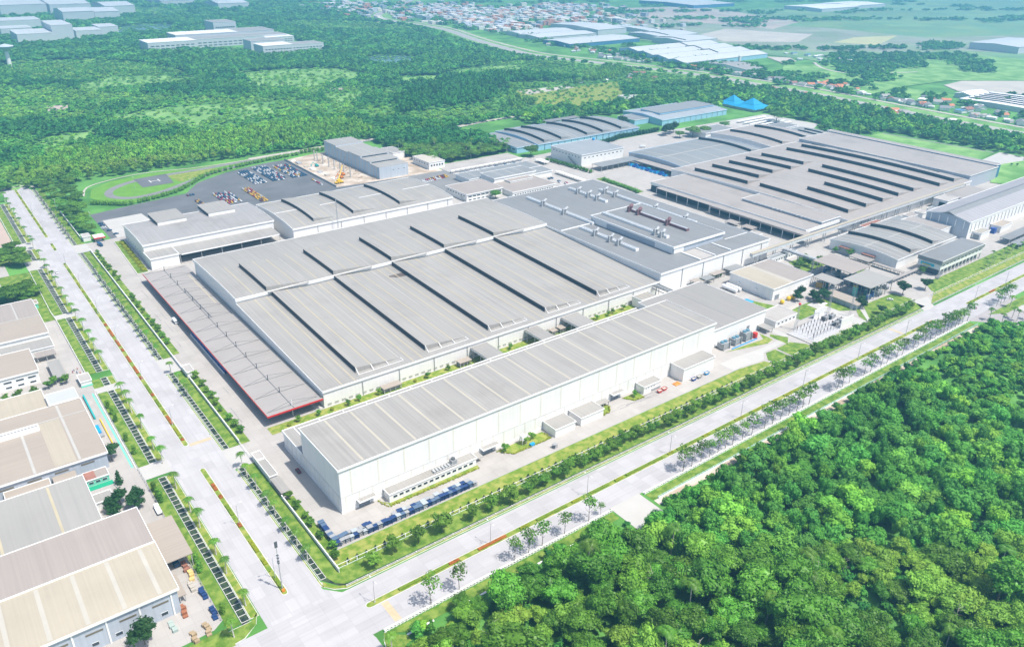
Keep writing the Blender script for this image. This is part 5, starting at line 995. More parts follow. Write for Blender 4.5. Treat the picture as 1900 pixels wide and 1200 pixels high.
# ---- one mesh of many plants (stuff): templates scattered and tinted
def template(nl, size, seed, k=4, R_=1.0, H=1.7, core=True):
    r = random.Random(seed); L = lobes_for(r, R_, H, .25, k, .8); V, F = leafcloud(L, nl, size, seed=seed, core=core); return np.array(V), F
TEM = {0: [template(110, .42, s, 5) for s in range(5)], 1: [template(46, .55, s, 3) for s in range(4)], 2: [template(20, .75, s, 2) for s in range(4)], 3: [template(1000, .145, s, 9) for s in range(5)], 4: [template(240, .27, s, 5) for s in range(5)]}
def scatter(name, label_kind, items, m):
    """items: (x, y, z, radius, height, (r,g,b), lod)"""
    Vs, Fs, Cs, Ls = [], [], [], []; n = 0
    allv, loops, starts, tots, cols = [], [], [], [], []
    ls = 0
    for x, y, z, R_, H, c, lod in items:
        V, F = TEM[lod][rng.randrange(len(TEM[lod]))]; t = rng.uniform(0, 6.28); ca, sa = math.cos(t), math.sin(t)
        P = np.empty_like(V); P[:,0] = (V[:,0]*ca-V[:,1]*sa)*R_+x; P[:,1] = (V[:,0]*sa+V[:,1]*ca)*R_+y; P[:,2] = V[:,2]*H/1.7+z
        allv.append(P); cols.append(np.tile(np.array([*c, 1.0]), (len(V), 1)))
        for f in F:
            loops.extend([i+n for i in f]); starts.append(ls); tots.append(len(f)); ls += len(f)
        n += len(V)
    me = bpy.data.meshes.new(name); A_ = np.concatenate(allv).astype(np.float32); me.vertices.add(len(A_)); me.vertices.foreach_set('co', A_.ravel())
    me.loops.add(len(loops)); me.loops.foreach_set('vertex_index', np.array(loops, dtype=np.int32)); me.polygons.add(len(starts)); me.polygons.foreach_set('loop_start', np.array(starts, dtype=np.int32)); me.polygons.foreach_set('loop_total', np.array(tots, dtype=np.int32))
    at = me.attributes.new('tint', 'FLOAT_COLOR', 'POINT'); at.data.foreach_set('color', np.concatenate(cols).astype(np.float32).ravel())
    me.update(calc_edges=True); me.materials.append(m); o = bpy.data.objects.new(name, me); COL.objects.link(o); tag(o, kind=label_kind); return o
def tint(c, v=.25):
    k = rng.uniform(1-v, 1+v); return (c[0]*k*rng.uniform(.85,1.15), c[1]*k, c[2]*k*rng.uniform(.85,1.15))
DG, MG, LG, PG = (0.050,0.20,0.040), (0.10,0.30,0.045), (0.19,0.42,0.05), (0.18,0.38,0.07)
J2 = []
for d_, x, y, low in cand[JN:]: J2.append((x, y, 0, rng.choice((3.4,4.4,5.2,6.2,7.4))*(.6 if low else 1), rng.uniform(7,15)*(.45 if low else 1), tint(MG if rng.random() < .7 else LG), 3))
for i in range(4200):
    x = rng.uniform(-20, 560); y = rng.uniform(-330, -79.6)
    if inpoly(x, y, JUN) and seen(x, y, 2, 40): J2.append((x, y, 0, rng.uniform(1.6,3.8), rng.uniform(2.4,7.5), tint(rng.choice([MG, MG, LG, DG])), 4))
scatter('jungle_undergrowth', 'stuff', J2, LEAFT)
# far forest
PLANT = [(-40,672),(80,664),(150,662),(230,668),(300,672),(385,680),(395,760),(330,800),(200,785),(90,775),(20,790),(-20,740)]
DARKW = [(470,765),(515,860),(705,990),(850,972),(905,860),(770,905),(640,775)]
ROWW = [(618,682),(760,760),(1000,900),(1090,960),(1050,860),(960,820),(850,830),(740,850),(690,790),(640,720)]
CLUMP = [(366,648),(357,556),(365,506),(395,502),(470,500),(487,510),(492,580),(476,640),(420,650)]
BELT = [(505,600),(700,597),(840,592),(900,560),(950,470),(950,385),(925,362),(864,312),(980,298),(992,120),(1000,-60),(1110,-60),(1125,100),(1135,300),(1140,420),(1110,600),(1050,690),(1010,640),(930,640),(840,650),(690,650),(505,652)]
HOLES = [f[1] for f in FAR if f[0] in ('meadow','clearing','bare_clearing','pond','lake','bare_patch','pond_bank')]
def near_line(x, y, L, d):
    for a, b_ in L:
        if abs(a-x) < d*3+60 and abs(b_-y) < d*3+60 and (a-x)**2+(b_-y)**2 < d*d: return True
    return False
CAMP = ((363,470,1690,1760,22),(470,585,1700,1760,22),(585,700,1720,1775,20),(450,600,1780,1850,26),(600,700,1800,1880,24),(600,660,1960,2030,34),(555,625,1505,1560,22),(625,705,1520,1570,18),(560,640,1590,1640,24),(640,710,1700,1770,16))
LAKEF = ((150,225,1990,2100,24),(228,275,2010,2140,40),(285,345,2040,2120,20),(348,395,2090,2170,22),(140,210,2180,2250,20),(160,262,2380,2480,22))
BIGF = ((215,345,2780,3200,42),(350,470,2760,3000,40),(340,425,2500,2640,36),(430,500,2520,2690,30),(500,590,2700,2900,32),(740,860,2950,3140,24),(870,980,2720,2860,24))
OFF = [(a-4, c-28, b_+4, d+4, 0) for a, b_, c, d, h_ in CAMP+LAKEF+BIGF]
def infac(x, y, m=0):
    return any(a-m < x < c+m and b_-m < y < d+m for a, b_, c, d, _ in OFF)
FI = []; FT = []
def forest_at(x, y, dist):
    if y < 655 and x < 600 and not inpoly(x, y, CLUMP): return None
    if near_line(x, y, RIV, 54): return None
    for P in HOLES:
        if inpoly(x, y, P): return (MG if rng.random() < .5 else LG, 3.0, 3.4, .5)
    if inpoly(x, y, PLANT): return (LG, 3.6, 11, .95)
    if inpoly(x, y, DARKW): return ((0.05,0.20,0.03), 5.5, 15, .95)
    if inpoly(x, y, ROWW): return ((0.14,0.33,0.045), 4.0, 13, .95)
    if inpoly(x, y, CLUMP): return (DG, 6, 10, .95)
    if inpoly(x, y, BELT): return (DG if rng.random() < .35 else MG if rng.random() < .7 else LG, 6.2, 12, .85)
    if 655 < y < 700 and x < 720 and y < 672+.02*x: return (MG, 4.5, 9, .9)
    return False
def scrub(x, y):
    n = math.sin(x*.011+1)*math.cos(y*.013+.5)+.6*math.sin(x*.031+y*.027)+.4*math.sin(x*.07-y*.05)
    n += rng.uniform(-.35, .35)
    if n > .75: return (DG, 5.2, 9.5, .9)
    if n > -.25: return (MG, 4.4, 6.5, .93)
    return (PG if rng.random() < .5 else LG, 3.8, 4.2, .9)
bands = ((480, 1150, 6.6, 0), (1150, 1900, 9.5, 1), (1900, 2800, 15, 1), (2800, 4300, 24, 2))
def westland(x, y):                                   # forest side of the river
    if x > 1320: return False
    if near_line(x, y, RIV, 300): pass
    # left/below of river polyline
    k = min(range(0, len(RIV), 3), key=lambda i: (RIV[i][1]-y)**2)
    return x < RIV[k][0]-16 if y < 2700 else x < 1560
for d0, d1, sp, lod in bands:
    X0, X1, Y0, Y1 = -120, 4400, 60, 4200
    nx = int((X1-X0)/sp)
    for i in range(nx):
        for j in range(int((Y1-Y0)/sp)):
            x = X0+sp*(i+.5); y = Y0+sp*(j+.5)
            if y < 655 and not x > 350: continue
            dd = math.hypot(x+115, y+277)
            if not d0 <= dd < d1: continue
            x += rng.uniform(-.48,.48)*sp; y += rng.uniform(-.48,.48)*sp
            if not seen(x, y, 5, 20): continue
            if y < 655 and 350 < x < 500 and not inpoly(x, y, CLUMP): continue
            if y < 660 and x >= 500 and (not inpoly(x, y, BELT) or (922 < x < 990 and 475 < y < 572)): continue
            if 655 < y < 660+.0*x and x < 835: continue
            if 835 <= x < 1010 and 655 < y < 668: continue
            if not westland(x, y): continue
            if infac(x, y, 12): continue
            if 690 < x < 900 and 655 < y < 673: continue
            f = forest_at(x, y, dd)
            if f is None: continue
            if f is False:
                if dd < 1500 or x < 500 and dd < 1650: f = scrub(x, y)
                else: f = (MG if rng.random() < .6 else DG, 6.0, 11, .95) if math.sin(x*.008)*math.cos(y*.006+x*.004) > -.45 else (PG if rng.random() < .5 else MG, 4.2, 5, .9)
            if rng.random() > f[3]: continue
            g = sp/6.6 if lod else 1.0; g = min(g, 2.6)
            FI.append((dd, x, y, f[1]*rng.uniform(.75,1.3)*max(1, g*.8), f[2]*rng.uniform(.75,1.25)*(1 if lod < 2 else 1.1), tint(f[0]), lod))
# east side: scattered clumps, hedgerows
def rr_x(y): return min(RIV, key=lambda p: (p[1]-y)**2)[0]
CL = [(1180+rng.uniform(0,260), rng.uniform(500,1000), rng.uniform(15,40)) for _ in range(26)]+[(1560,700,70),(1650,760,60),(1500,640,60),(1750,690,70),(1620,620,50),(1850,640,60),(1420,560,40),(1400,300,30),(1700,500,40),(2050,760,60),(1780,560,50)]
CL += [(rng.uniform(1195,1330), rng.uniform(380,1120), rng.uniform(8,22)) for _ in range(46)]+[(rr_x(y_)-rng.uniform(22,40), y_, rng.uniform(8,16)) for y_ in range(-100, 1100, 26)]
CL += [(rng.gauss(1560,150), rng.gauss(2000,230), rng.uniform(10,24)) for _ in range(90)]+[(rng.gauss(1300,60), rng.gauss(1950,300), rng.uniform(9,20)) for _ in range(40)]
CL += [(1500+45*i, 1020-26*i+rng.uniform(-20,20), rng.uniform(18,34)) for i in range(14)]
CL += [(1800+62*i, 1750-38*i+rng.uniform(-25,25), rng.uniform(22,48)) for i in range(22)]+[(1700+80*i, 2100-40*i+rng.uniform(-30,30), rng.uniform(20,50)) for i in range(24)]
CL += [(rng.uniform(1300,2500), rng.uniform(1300,2600), rng.uniform(15,50)) for _ in range(60)]+[(rng.uniform(2600,4400), rng.uniform(900,2600), rng.uniform(20,60)) for _ in range(26)]+[(rng.uniform(1200,1330), rng.uniform(60,600), rng.uniform(6,16)) for _ in range(26)]+[(rng.uniform(1210,1420), rng.uniform(1000,1700), rng.uniform(12,30)) for _ in range(30)]
for cx, cy, rr in CL:
    if not seen(cx, cy, 0, 60): continue
    dd = math.hypot(cx+115, cy+277); lod = 1 if dd < 2300 else 2; sp = 7.5 if dd < 1600 else (11 if dd < 2600 else 17)
    for _ in range(max(3, int(3.1*rr*rr/(sp*sp)))):
        t = rng.uniform(0, 6.28); q = rr*math.sqrt(rng.random()); x = cx+q*math.cos(t)*1.3; y = cy+q*math.sin(t)*.8
        if near_line(x, y, RIV, 26): continue
        FI.append((dd, x, y, sp*.62*rng.uniform(.7,1.3), rng.uniform(5,11), tint(DG if rng.random() < .6 else MG), lod))
FI.sort(key=lambda a: a[0])
# nearest trees of the far forest stand as trees of their own
kinds('forest', 6, lambda r, i: (trunk_mesh('trunk', r, 9, .2, 3, BARK, 3), crown_mesh('crown', lobes_for(r, 4.4, 10, 1.8, 6), 260, 1.0, LEAF if i % 2 else LEAFJ, i+50)))
kinds('plantation', 4, lambda r, i: (trunk_mesh('trunk', r, 10, .16, 3, BARK, 3), crown_mesh('crown', lobes_for(r, 3.6, 11, 3, 5), 240, .9, LEAFL, i+70)))
nind = 0; rest = []
for it in FI:
    d_, x, y, R_, H, c, lod = it
    if nind < 300 and d_ < 1200 and H > 5:
        cl = inpoly(x, y, CLUMP); pl_ = inpoly(x, y, PLANT)
        if cl: k, n_, l_, s_ = ('cocopalm' if rng.random() < .22 else 'rain', 'rain_tree', 'dark spreading tree in the grove beside the unfinished hall, '+('front edge' if y < 540 else 'middle' if y < 600 else 'by the back road'), rng.uniform(.6,.85))
        elif pl_: k, n_, l_, s_ = 'plantation', 'plantation_tree', 'light green tree of the dense plantation beyond the test track, '+('behind the helipad' if x < 120 else 'middle part' if x < 250 else 'right part'), R_/3.6
        else: k, n_, l_, s_ = 'forest', 'forest_tree', 'tree on the near edge of the forest, '+('left of the boulevard end' if x < -30 else 'behind the test track' if x < 130 else 'behind the parking lot' if x < 270 else 'behind the unfinished hall' if x < 400 else 'behind the arched slate hall'), R_/4.4
        if k == 'cocopalm': n_, l_, s_ = 'coconut_palm', 'coconut palm in the grove beside the unfinished hall', 1.0
        plant(k, x, y, n_, l_, 'palm' if k == 'cocopalm' else 'tree', 'grove beside the unfinished hall' if cl else 'trees on the near edge of the forest', s_); nind += 1
    else: rest.append((x, y, 0, R_, H, c, lod))
scatter('far_forest', 'stuff', rest, LEAFT)
print('FOREST', len(rest), 'JUNGLE2', len(J2), 'CAND', len(cand))
# trees between the boulevard and the parking lot
for x, y, s_ in ((-8,470+6,.62),(-12.1,484,.7),(-9,497,.75),(-14,510,.7),(-12,528,.8),(-4,516,.7),(-16,545,.75),(-6,552,.85),(-16,568,.8),(-2,570,.8),(-12,590,.85),(0,600,.85),(-16,612,.8),(-4,622,.9),(6,640,.8),(-14,638,.85),(-2,540,.8),(4,585,.7),(10,655,.8),(-20,656,.7)): plant('rain', x, y, 'rain_tree', 'spreading dark green tree in the belt between the boulevard and the parking lot', 'tree', 'tree belt by the parking lot', s_, szz=1.15)
for x, y, s_ in ((660,405,1.1),(690,408,1.0),(672,420,.8),(640,412,.8)): plant('rain', (x-660)*.9+728-0, (y-405)+428, 'rain_tree', 'big umbrella shaped tree in the yard behind the slate roofed hall', 'tree', 'umbrella trees in the rear yard', s_)
plant('rain', 806, 438, 'rain_tree', 'umbrella tree alone on its green island in the rear yard', 'tree', None, .9); plant('rain', 346, 355, 'rain_tree', 'low dome shaped tree between the paint shop and the office', 'tree', None, .62)
plant('rain', 900, 420, 'rain_tree', 'large dark tree by the bus yard', 'tree', None, 1.5); plant('rain', 483, 470, 'rain_tree', 'dense dark tree at the corner of the arched slate hall', 'tree', None, 1.1)
for i, (x, y) in enumerate(((704,455),(716,458),(728,462),(690,520),(700,534))): plant('dark', x, y, 'round_tree', 'dark tree before the pale blue hall', 'tree', 'dark trees before the pale blue hall', 1.7)
for i in range(13): plant('hedge', 984+rng.uniform(-3,3), 120+14*i, 'row_tree', 'light green tree in the row beyond the sports field', 'tree', 'row beyond the sports field', 1.3)
for x, y in ((-3,-3),(2,0),(0,4),(5,3)): plant('hedge', 862+x*2, 108+y*2, 'yard_tree', 'bushy tree by the blue gate yard', 'tree', 'trees by the gate yard', 1.0)
for i in range(46): x, y = rng.uniform(872, 1005), rng.uniform(298, 358); plant('shrubtree', x, y, 'scrub_bush', 'wild bush in the scrub behind the dark blue walled block', 'shrub', 'bushes behind the dark blue walled block', rng.uniform(1.0,2.0))
for i in range(40):
    x = rng.uniform(845, 985); y = rng.uniform(25, 110)
    if y < 35+.6*(x-845)+25: plant('shrubtree', x, y, 'scrub_bush', 'wild bush on the green slope beside the sports field', 'shrub', 'bushes beside the sports field', rng.uniform(.8,1.6))
# ================================================================== WALLS, FENCES, LAMPS
def wallseg(label, x, a, b_, h=2.1):
    t = thing('boundary_wall', label, 'wall', (x, a, 0)); MB().box(x-.12, x+.12, a, b_, 0, h).build('wall', WALLP, t); MB().box(x-.22, x+.22, a, b_, h+.003, h+.15).build('coping', TRIM, t)
wallseg('white wall beside the boulevard from the corner up to the guard building', -18.0, -33.5, 27); wallseg('white wall beside the boulevard between the two lower gatehouses', -18.0, 83, 167); wallseg('long white wall beside the boulevard above the middle gatehouse', -18.0, 179, 430); wallseg('white wall beside the boulevard beyond the upper gate', -18.0, 467, 560)
def gate(label, x0, x1, y0, y1):
    t = thing('sliding_gate', label, 'gate', (x0, y0, 0)); L = math.hypot(x1-x0, y1-y0); n = int(L/1.2); q = MB()
    for i in range(n+1): u = i/n; q.tube((x0+(x1-x0)*u, y0+(y1-y0)*u, .1), (x0+(x1-x0)*u, y0+(y1-y0)*u, 1.7), .05, k=4)
    q.build('bars', STEEL, t); MB().tube((x0, y0, 1.72), (x1, y1, 1.72), .08, k=4).tube((x0, y0, .15), (x1, y1, .15), .08, k=4).build('frame', WHITE, t)
gate('grey barred sliding gate below the flat roofed lower gatehouse', -18, -18, 66, 82); gate('barred gate at the front road entrance by the dark round trees', 438, 450, -32, -30)
def fence(label, pts, h, step, m, rails=(1.0,), pw=.16, name='fence', cat='fence', infill=None):
    t = thing(name, label, cat, (pts[0][0], pts[0][1], 0)); q = MB()
    for (x0, y0), (x1, y1) in zip(pts[:-1], pts[1:]):
        for r_ in rails: q.tube((x0, y0, h*r_), (x1, y1, h*r_), pw*.6, k=4)
        if infill: q.tube((x0, y0, h*.5), (x1, y1, h*.5), infill, k=4)
    q.build('rails', m, t); tot = sum(math.dist(a, b_) for a, b_ in zip(pts[:-1], pts[1:])); n = min(99, int(tot/step)); acc = 0; seg = 0
    for i in range(n+1):
        d = tot*i/n; s_ = 0
        for (x0, y0), (x1, y1) in zip(pts[:-1], pts[1:]):
            l = math.dist((x0, y0), (x1, y1))
            if d <= s_+l+1e-6: u = (d-s_)/l; x, y = x0+(x1-x0)*u, y0+(y1-y0)*u; break
            s_ += l
        MB().box(x-pw, x+pw, y-pw, y+pw, 0, h+.1).build('post', m, t)
fence('white post and rail fence between the plant lawn and the young trees', [(-18, -31.2), (447, -31.2)], 2.3, 4.7, WHITE, (1.0, .12), .17)
fence('white balustrade between the front road trees and the grass, left of the bridge slab', [(-18, -72.7), (101, -72.7)], 1.1, 1.6, WALLP, (1.0, .2), .28, 'balustrade', 'balustrade'); fence('white balustrade along the front road, right of the bridge slab', [(123, -72.7), (446, -72.7)], 1.1, 3.3, WALLP, (1.0, .2), .28, 'balustrade', 'balustrade')
fence('pale concrete railing over the front roadside drain', [(-19, -42.4), (439, -42.4)], .9, 4.7, KERB, (1.0, .3), .22, 'railing', 'railing'); fence('pale blue railing on the low white wall at the jungle edge', [(126, -78.6), (446, -78.6)], 1.3, 4, mat('pale_teal_paint', (0.45, 0.66, 0.68), .5), (1.0, .5), .14, 'railing', 'railing')
tag(MB().box(126, 300, -79.2, -78.9, 0, .8).build('low_wall', WALLP), 'low white wall at the edge of the jungle', 'wall')
for i, (x, w_) in enumerate(((-12, 12), (13, 4), (22, 3), (30, 2), (52, 3), (70, 3), (82, 12))): tag(MB().box(x, x+w_, -79.4, -78.6, 0, .35).build('wall_remnant', WALLP, org=(x, -79, 0)), 'low white wall piece half lost in the weeds at the jungle edge', 'wall', 'white wall pieces at the jungle edge')
fence('pale fence along the container yard and beige left plant', [(-66.3, -30), (-66.3, 78), (-66.3, 92), (-66.3, 180)], 1.9, 3, STEEL, (1.0, .1), .09); fence('grey white fence by the striped car park and pinkish left plant', [(-66.3, 200), (-66.3, 302), (-67, 316), (-66.3, 410)], 1.9, 3, WALLP, (1.0, .5, .1), .12); fence('white fence by the pink paved yard at the upper left', [(-66.3, 436), (-66.3, 640)], 1.9, 4, WALLP, (1.0, .5, .1), .12)
fence('black and white rail at the edge of the green lane by the beige left plant', [(-66.9, 92), (-66.9, 180)], .7, 1.8, WALLP, (.6,), .25, 'kerb_rail', 'rail')
tag(MB().poly([(-68.6,94,.12),(-67.6,94,.12),(-67.6,182,.12),(-68.6,182,.12)]).build('lane_marking', GREENP), kind='structure')
fence('roadside railing beyond the gate along the front road at the right', [(455, -42.2), (760, -42.2)], 1.0, 5, KERB, (1.0, .3), .2, 'railing', 'railing'); fence('white fence before the colonnaded building', [(470, -34), (760, -35)], 1.8, 5, WALLP, (1.0, .2), .15)
LAMPP = thing('street_lamp', 'double armed street lamp on the boulevard median', 'street lamp', (0, 0, -500))
MB().tube((0,0,-500), (0,0,-489), .16, .09, k=8).lathe((0,0,-500), [(.35,0),(.35,.5),(.2,.6)], 8).build('pole', STEEL, LAMPP)
for s_ in (-1, 1): q = MB().tube((0,0,-489), (0, s_*2.2, -488.1), .07, .05, k=6).build('arm', STEEL, LAMPP); MB().box(-.18, .18, s_*2.2-.45, s_*2.2+.45, -488.2, -488.02).build('lamp_head', TRIM, q)
def lamp(x, y, rz, label, grp): return copy_tree(LAMPP, (x, y, .2), rz, 1, label, grp)
for y in (-21, 20.5, 121.5, 182, 241, 295, 350, 404, 500, 556, 612): lamp(-40.8, y, math.pi/2, 'double armed street lamp on the boulevard median, in line with its row', 'lamps on the boulevard median')
for x in (-14, 43, 100, 157.5, 215, 273.3, 332, 390, 488, 538, 595, 650): lamp(x, -57, 0, 'double armed street lamp on the front road median, in line with its row', 'lamps on the front road median')
for x, y in ((30,668),(80,668),(140,662),(190,663),(236,664),(280,668),(330,672),(380,674),(430,672),(480,672),(530,676),(-20,560),(-2,500),(105,560),(60,600)): lamp(x, y, 0, 'tall lamp pole along the road between the forest and the plant', 'lamps on the back road')
bpy.data.objects.remove
for c_ in [LAMPP]:
    for ch, gs in KIDS[LAMPP.name]:
        for g_ in gs: bpy.data.objects.remove(g_)
        bpy.data.objects.remove(ch)
    bpy.data.objects.remove(c_)
def lattice(b, x, y, h, w_, m=0):
    for sx in (-1, 1):
        for sy in (-1, 1): b.tube((x+sx*w_, y+sy*w_, 0), (x+sx*w_*.35, y+sy*w_*.35, h), .09, k=4, m=m)
    n = int(h/1.6)
    for i in range(n):
        z0, z1 = h*i/n, h*(i+1)/n; a = w_*(1-.65*i/n); c = w_*(1-.65*(i+1)/n); s_ = 1 if i % 2 else -1
        b.tube((x-s_*a, y-a, z0), (x+s_*c, y-c, z1), .05, k=3, m=m); b.tube((x-a, y-s_*a, z0), (x-c, y+s_*c, z1), .05, k=3, m=m)
    return b
t = thing('mast', 'tall slim antenna mast at the near end of the boulevard median', 'mast', (-40.8, -28.5, 0)); MB().tube((-40.8,-28.5,.2), (-40.8,-28.5,22), .3, .14, k=8).build('pole', STEEL, t); q = MB()
for z in (14, 15, 16.5, 18): q.box(-41.2, -40.4, -28.9, -28.1, z, z+.4)
q.box(-41.4, -40.2, -28.6, -28.4, 22, 25).build('antenna', STEELD, t); MB().box(-41.5, -40.3, -30.2, -29.4, .2, 1.4).build('cabinet', ORANGE, t)
for x, y, h, la in ((378, -5.7, 19.2, 'red and white lattice mast behind the substation, the left one of two'), (386.5, -17.5, 15.6, 'lattice mast at the right end of the substation'), (335.9, -7.8, 19.4, 'lattice mast with a red ball at the left end of the substation')):
    t = thing('lattice_mast', la, 'mast', (x, y, 0)); lattice(MB(), x, y, h, .8).build('lattice', STEEL, t)
    if x < 340: MB().lathe((x, y, h), [(0,-.9),(.8,-.5),(1.0,0),(.8,.5),(0,.9)], 10).build('red_ball', RED, t)
for x, y, h, la in ((167, 345, 27, 'thin lattice radio mast in front of the rear factory hall'),): t = thing('lattice_mast', la, 'mast', (x, y, 0)); lattice(MB(), x, y, h+8, .5).build('lattice', STEEL, t)
# substation
for i in range(8):
    for j in range(4):
        x, y = 333+4.0*i, -23.5+4.2*j; q = thing('insulator_post', 'slim post with a brown insulator in the rows on the substation gravel', 'insulator post', (x, y, .14), 'insulator posts on the substation gravel')
        MB().tube((x, y, .1), (x, y, 2.6), .13, k=5).build('post', STEEL, q); MB().tube((x, y, 2.6), (x, y, 4.6), .28, .2, k=6).build('insulator', BROWN, q)
for y in (-24.5, -9): tag(MB().tube((332, y, 0), (332, y, 7), .15, k=5).tube((360, y, 0), (360, y, 7), .15, k=5).box(332, 360, y-.12, y+.12, 6.8, 7.1).build('gantry', STEEL, org=(332, y, 0)), 'steel gantry over the %s insulator row' % ('front' if y < -20 else 'rear'), 'gantry')
tag(MB().box(362.5, 377, -25.2, -24.6, 0, 6.8).build('blast_wall', WALLP, org=(363, -25, 0)), 'tall white blast wall in front of the transformers', 'wall'); tag(MB().box(361, 373, -5.4, -4.8, 0, 6.6).build('blast_wall', WALLP, org=(361, -5, 0)), 'tall white blast wall behind the transformers', 'wall')
for i, (x, y) in enumerate(((365, -20), (371, -19.5), (366, -11), (372, -12))):
    t = thing('transformer', 'grey transformer with radiators between the white blast walls', 'transformer', (x, y, .14), 'transformers'); MB().box(x-1.8, x+1.8, y-1.5, y+1.5, .14, 3.2).build('tank', GREY, t)
    for k in (-1, 1): MB().box(x+k*2.3-.4, x+k*2.3+.4, y-1.4, y+1.4, .8, 3.0).build('radiator', STEELD, t)
    MB().tube((x-.9, y, 3.2), (x-.9, y, 4.6), .2, k=6).tube((x+.9, y, 3.2), (x+.9, y, 4.6), .2, k=6).build('bushing', BROWN, t)
# cooling towers, tanks
for i, (x, y, la) in enumerate(((274, 3.8, 'left most'), (285.4, 3.6, 'middle'), (296, 3.4, 'right most'))):
    t = thing('cooling_tower', 'grey cooling tower with blue fans, the %s of three' % la.replace(' most', 'most'), 'cooling tower', (x, y, 0)); MB().box(x-3.4, x+3.4, y-2.4, y+2.4, .5, 4.4+(i == 2)*1.6).build('casing', GREY, t); q = MB()
    for k in range(2): MB().lathe((x-1.6+3.2*k, y, 4.4+(i == 2)*1.6), [(1.4, 0), (1.2, 1.0), (.2, .9), (0, .9)], 12).build('fan', mat('dull_blue_paint', (0.10, 0.22, 0.30), .5), t)
    
    for dx in (-3, 3): MB().box(x+dx-.2, x+dx+.2, y-3.2, y-2.5, 0, 5.4).build('frame_post', STEEL, t)
tag(MB().lathe((303.4, 1.2, 0), [(1.7,0),(1.7,3.6),(0,3.9)], 14).build('red_tank', RED, org=(303.4,1.2,0)), 'upright red tank beside the cooling towers', 'tank')
tag(MB().box(277, 303, -1.2, -.8, 0, .7).build('water_trough', BLUET, org=(277,-1,0)), 'pale blue water trough before the cooling towers', 'trough')
def hcyl(b, x, y0, y1, z, r, k=12, m=0):
    b.tube((x, y0, z), (x, y1, z), r, k=k, m=m); b.tube((x, y0-r*.5, z), (x, y0, z), r*.55, r, k=k, m=m); b.tube((x, y1, z), (x, y1+r*.5, z), r, r*.55, k=k, m=m); return b
for x, la in ((352.6, 'left'), (357.2, 'right')):
    t = thing('gas_tank', 'long white gas tank lying by the half cream roofed hall, the %s one' % la, 'tank', (x, 56, 0)); hcyl(MB(), x, 56, 68.5, 2.2, 1.45).build('vessel', WHITE, t)
    for y in (59, 65): MB().box(x-1, x+1, y-.4, y+.4, 0, 1.2).build('saddle', GREY, t)
for x, y, la in ((365, 24, 'left'), (374.2, 25, 'middle'), (378.6, 24.4, 'right')): tag(MB().lathe((x, y, .2), [(0,0),(1.3,.3),(1.75,1.3),(1.3,2.6),(.5,3.1),(0,3.2)], 14).build('yellow_tank', YEL, org=(x, y, 0), smooth=True), 'round yellow tank before the half cream roofed hall, the %s of three' % la, 'tank')
tag(MB().lathe((414, 36, 0), [(1.9,0),(1.9,4.6),(1.2,5.4),(0,5.6)], 14).build('blue_tank', BLUET, org=(414,36,0)), 'upright bright blue tank between the half cream roofed hall and the open sheds', 'tank')
def tarp(x, y, w_, l, m, la):
    b = MB(); n = 4
    for i in range(n):
        for j in range(n): b.poly([(x+w_*a/n, y+l*c/n, .25+.9*abs(math.sin(a*1.9+c*2.3+x))*(0 < a < n)*(0 < c < n)) for a, c in ((i,j),(i+1,j),(i+1,j+1),(i,j+1))])
    tag(b.build('tarpaulin', m, org=(x,y,.1)), la, 'tarpaulin')
tarp(345, 38, 6, 7, BLUET, 'bright blue tarpaulin heap on the grass by the white gas tanks'); tarp(212, -11.8, 5, 3.4, ORANGE, 'orange tarpaulin heap beside the toilet block'); tarp(384, 4, 9, 2.6, mat('white_sheet', (0.6,0.6,0.6), .6), 'white sheet beside the long low shed')
for x, y, m_, la in ((199, -10.8, RED, 'left red skip in front of the toilet block'), (203, -10.6, RED, 'right red skip in front of the toilet block'), (226, -13.2, BLUE, 'left blue skip before the tall box annex'), (238, -13, BLUET, 'right blue skip before the tall box annex'), (231, -13.2, GREY, 'grey skip between two blue ones before the tall box annex')):
    t = thing('skip', la, 'skip', (x, y, 0)); b = MB(); k = 0
    b.v += [(x-1,y-.8,.1),(x+1,y-.8,.1),(x+1,y+.8,.1),(x-1,y+.8,.1),(x-1.7,y-1.1,1.7),(x+1.7,y-1.1,1.7),(x+1.7,y+1.1,1.7),(x-1.7,y+1.1,1.7)]
    for f in ((0,1,5,4),(1,2,6,5),(2,3,7,6),(3,0,4,7),(3,2,1,0)): b.f.append(f); b.m.append(0)
    b.build('bin', m_, t); MB().box(x-1.4, x+1.4, y-.9, y+.9, 1.1, 1.4).build('contents', SAND, t)
t = thing('water_tank', 'small white water tank on a stand between two lawns below the warehouse', 'water tank', (101.5, -5, 0)); MB().box(100.2, 103, -6.2, -3.6, 3.0, 5.6).build('tank', WHITE, t)
for dx in (0, 2.5): 
    for dy in (0, 2.3): MB().box(100.3+dx, 100.6+dx, -6.1+dy, -5.8+dy, 0, 3).build('leg', STEEL, t)
tag(MB().box(103.4, 106, -9.6, -8, 0, 1.4).build('pump', BLUET, org=(104,-9,0)), 'pale blue pump unit beside the small white water tank', 'pump')
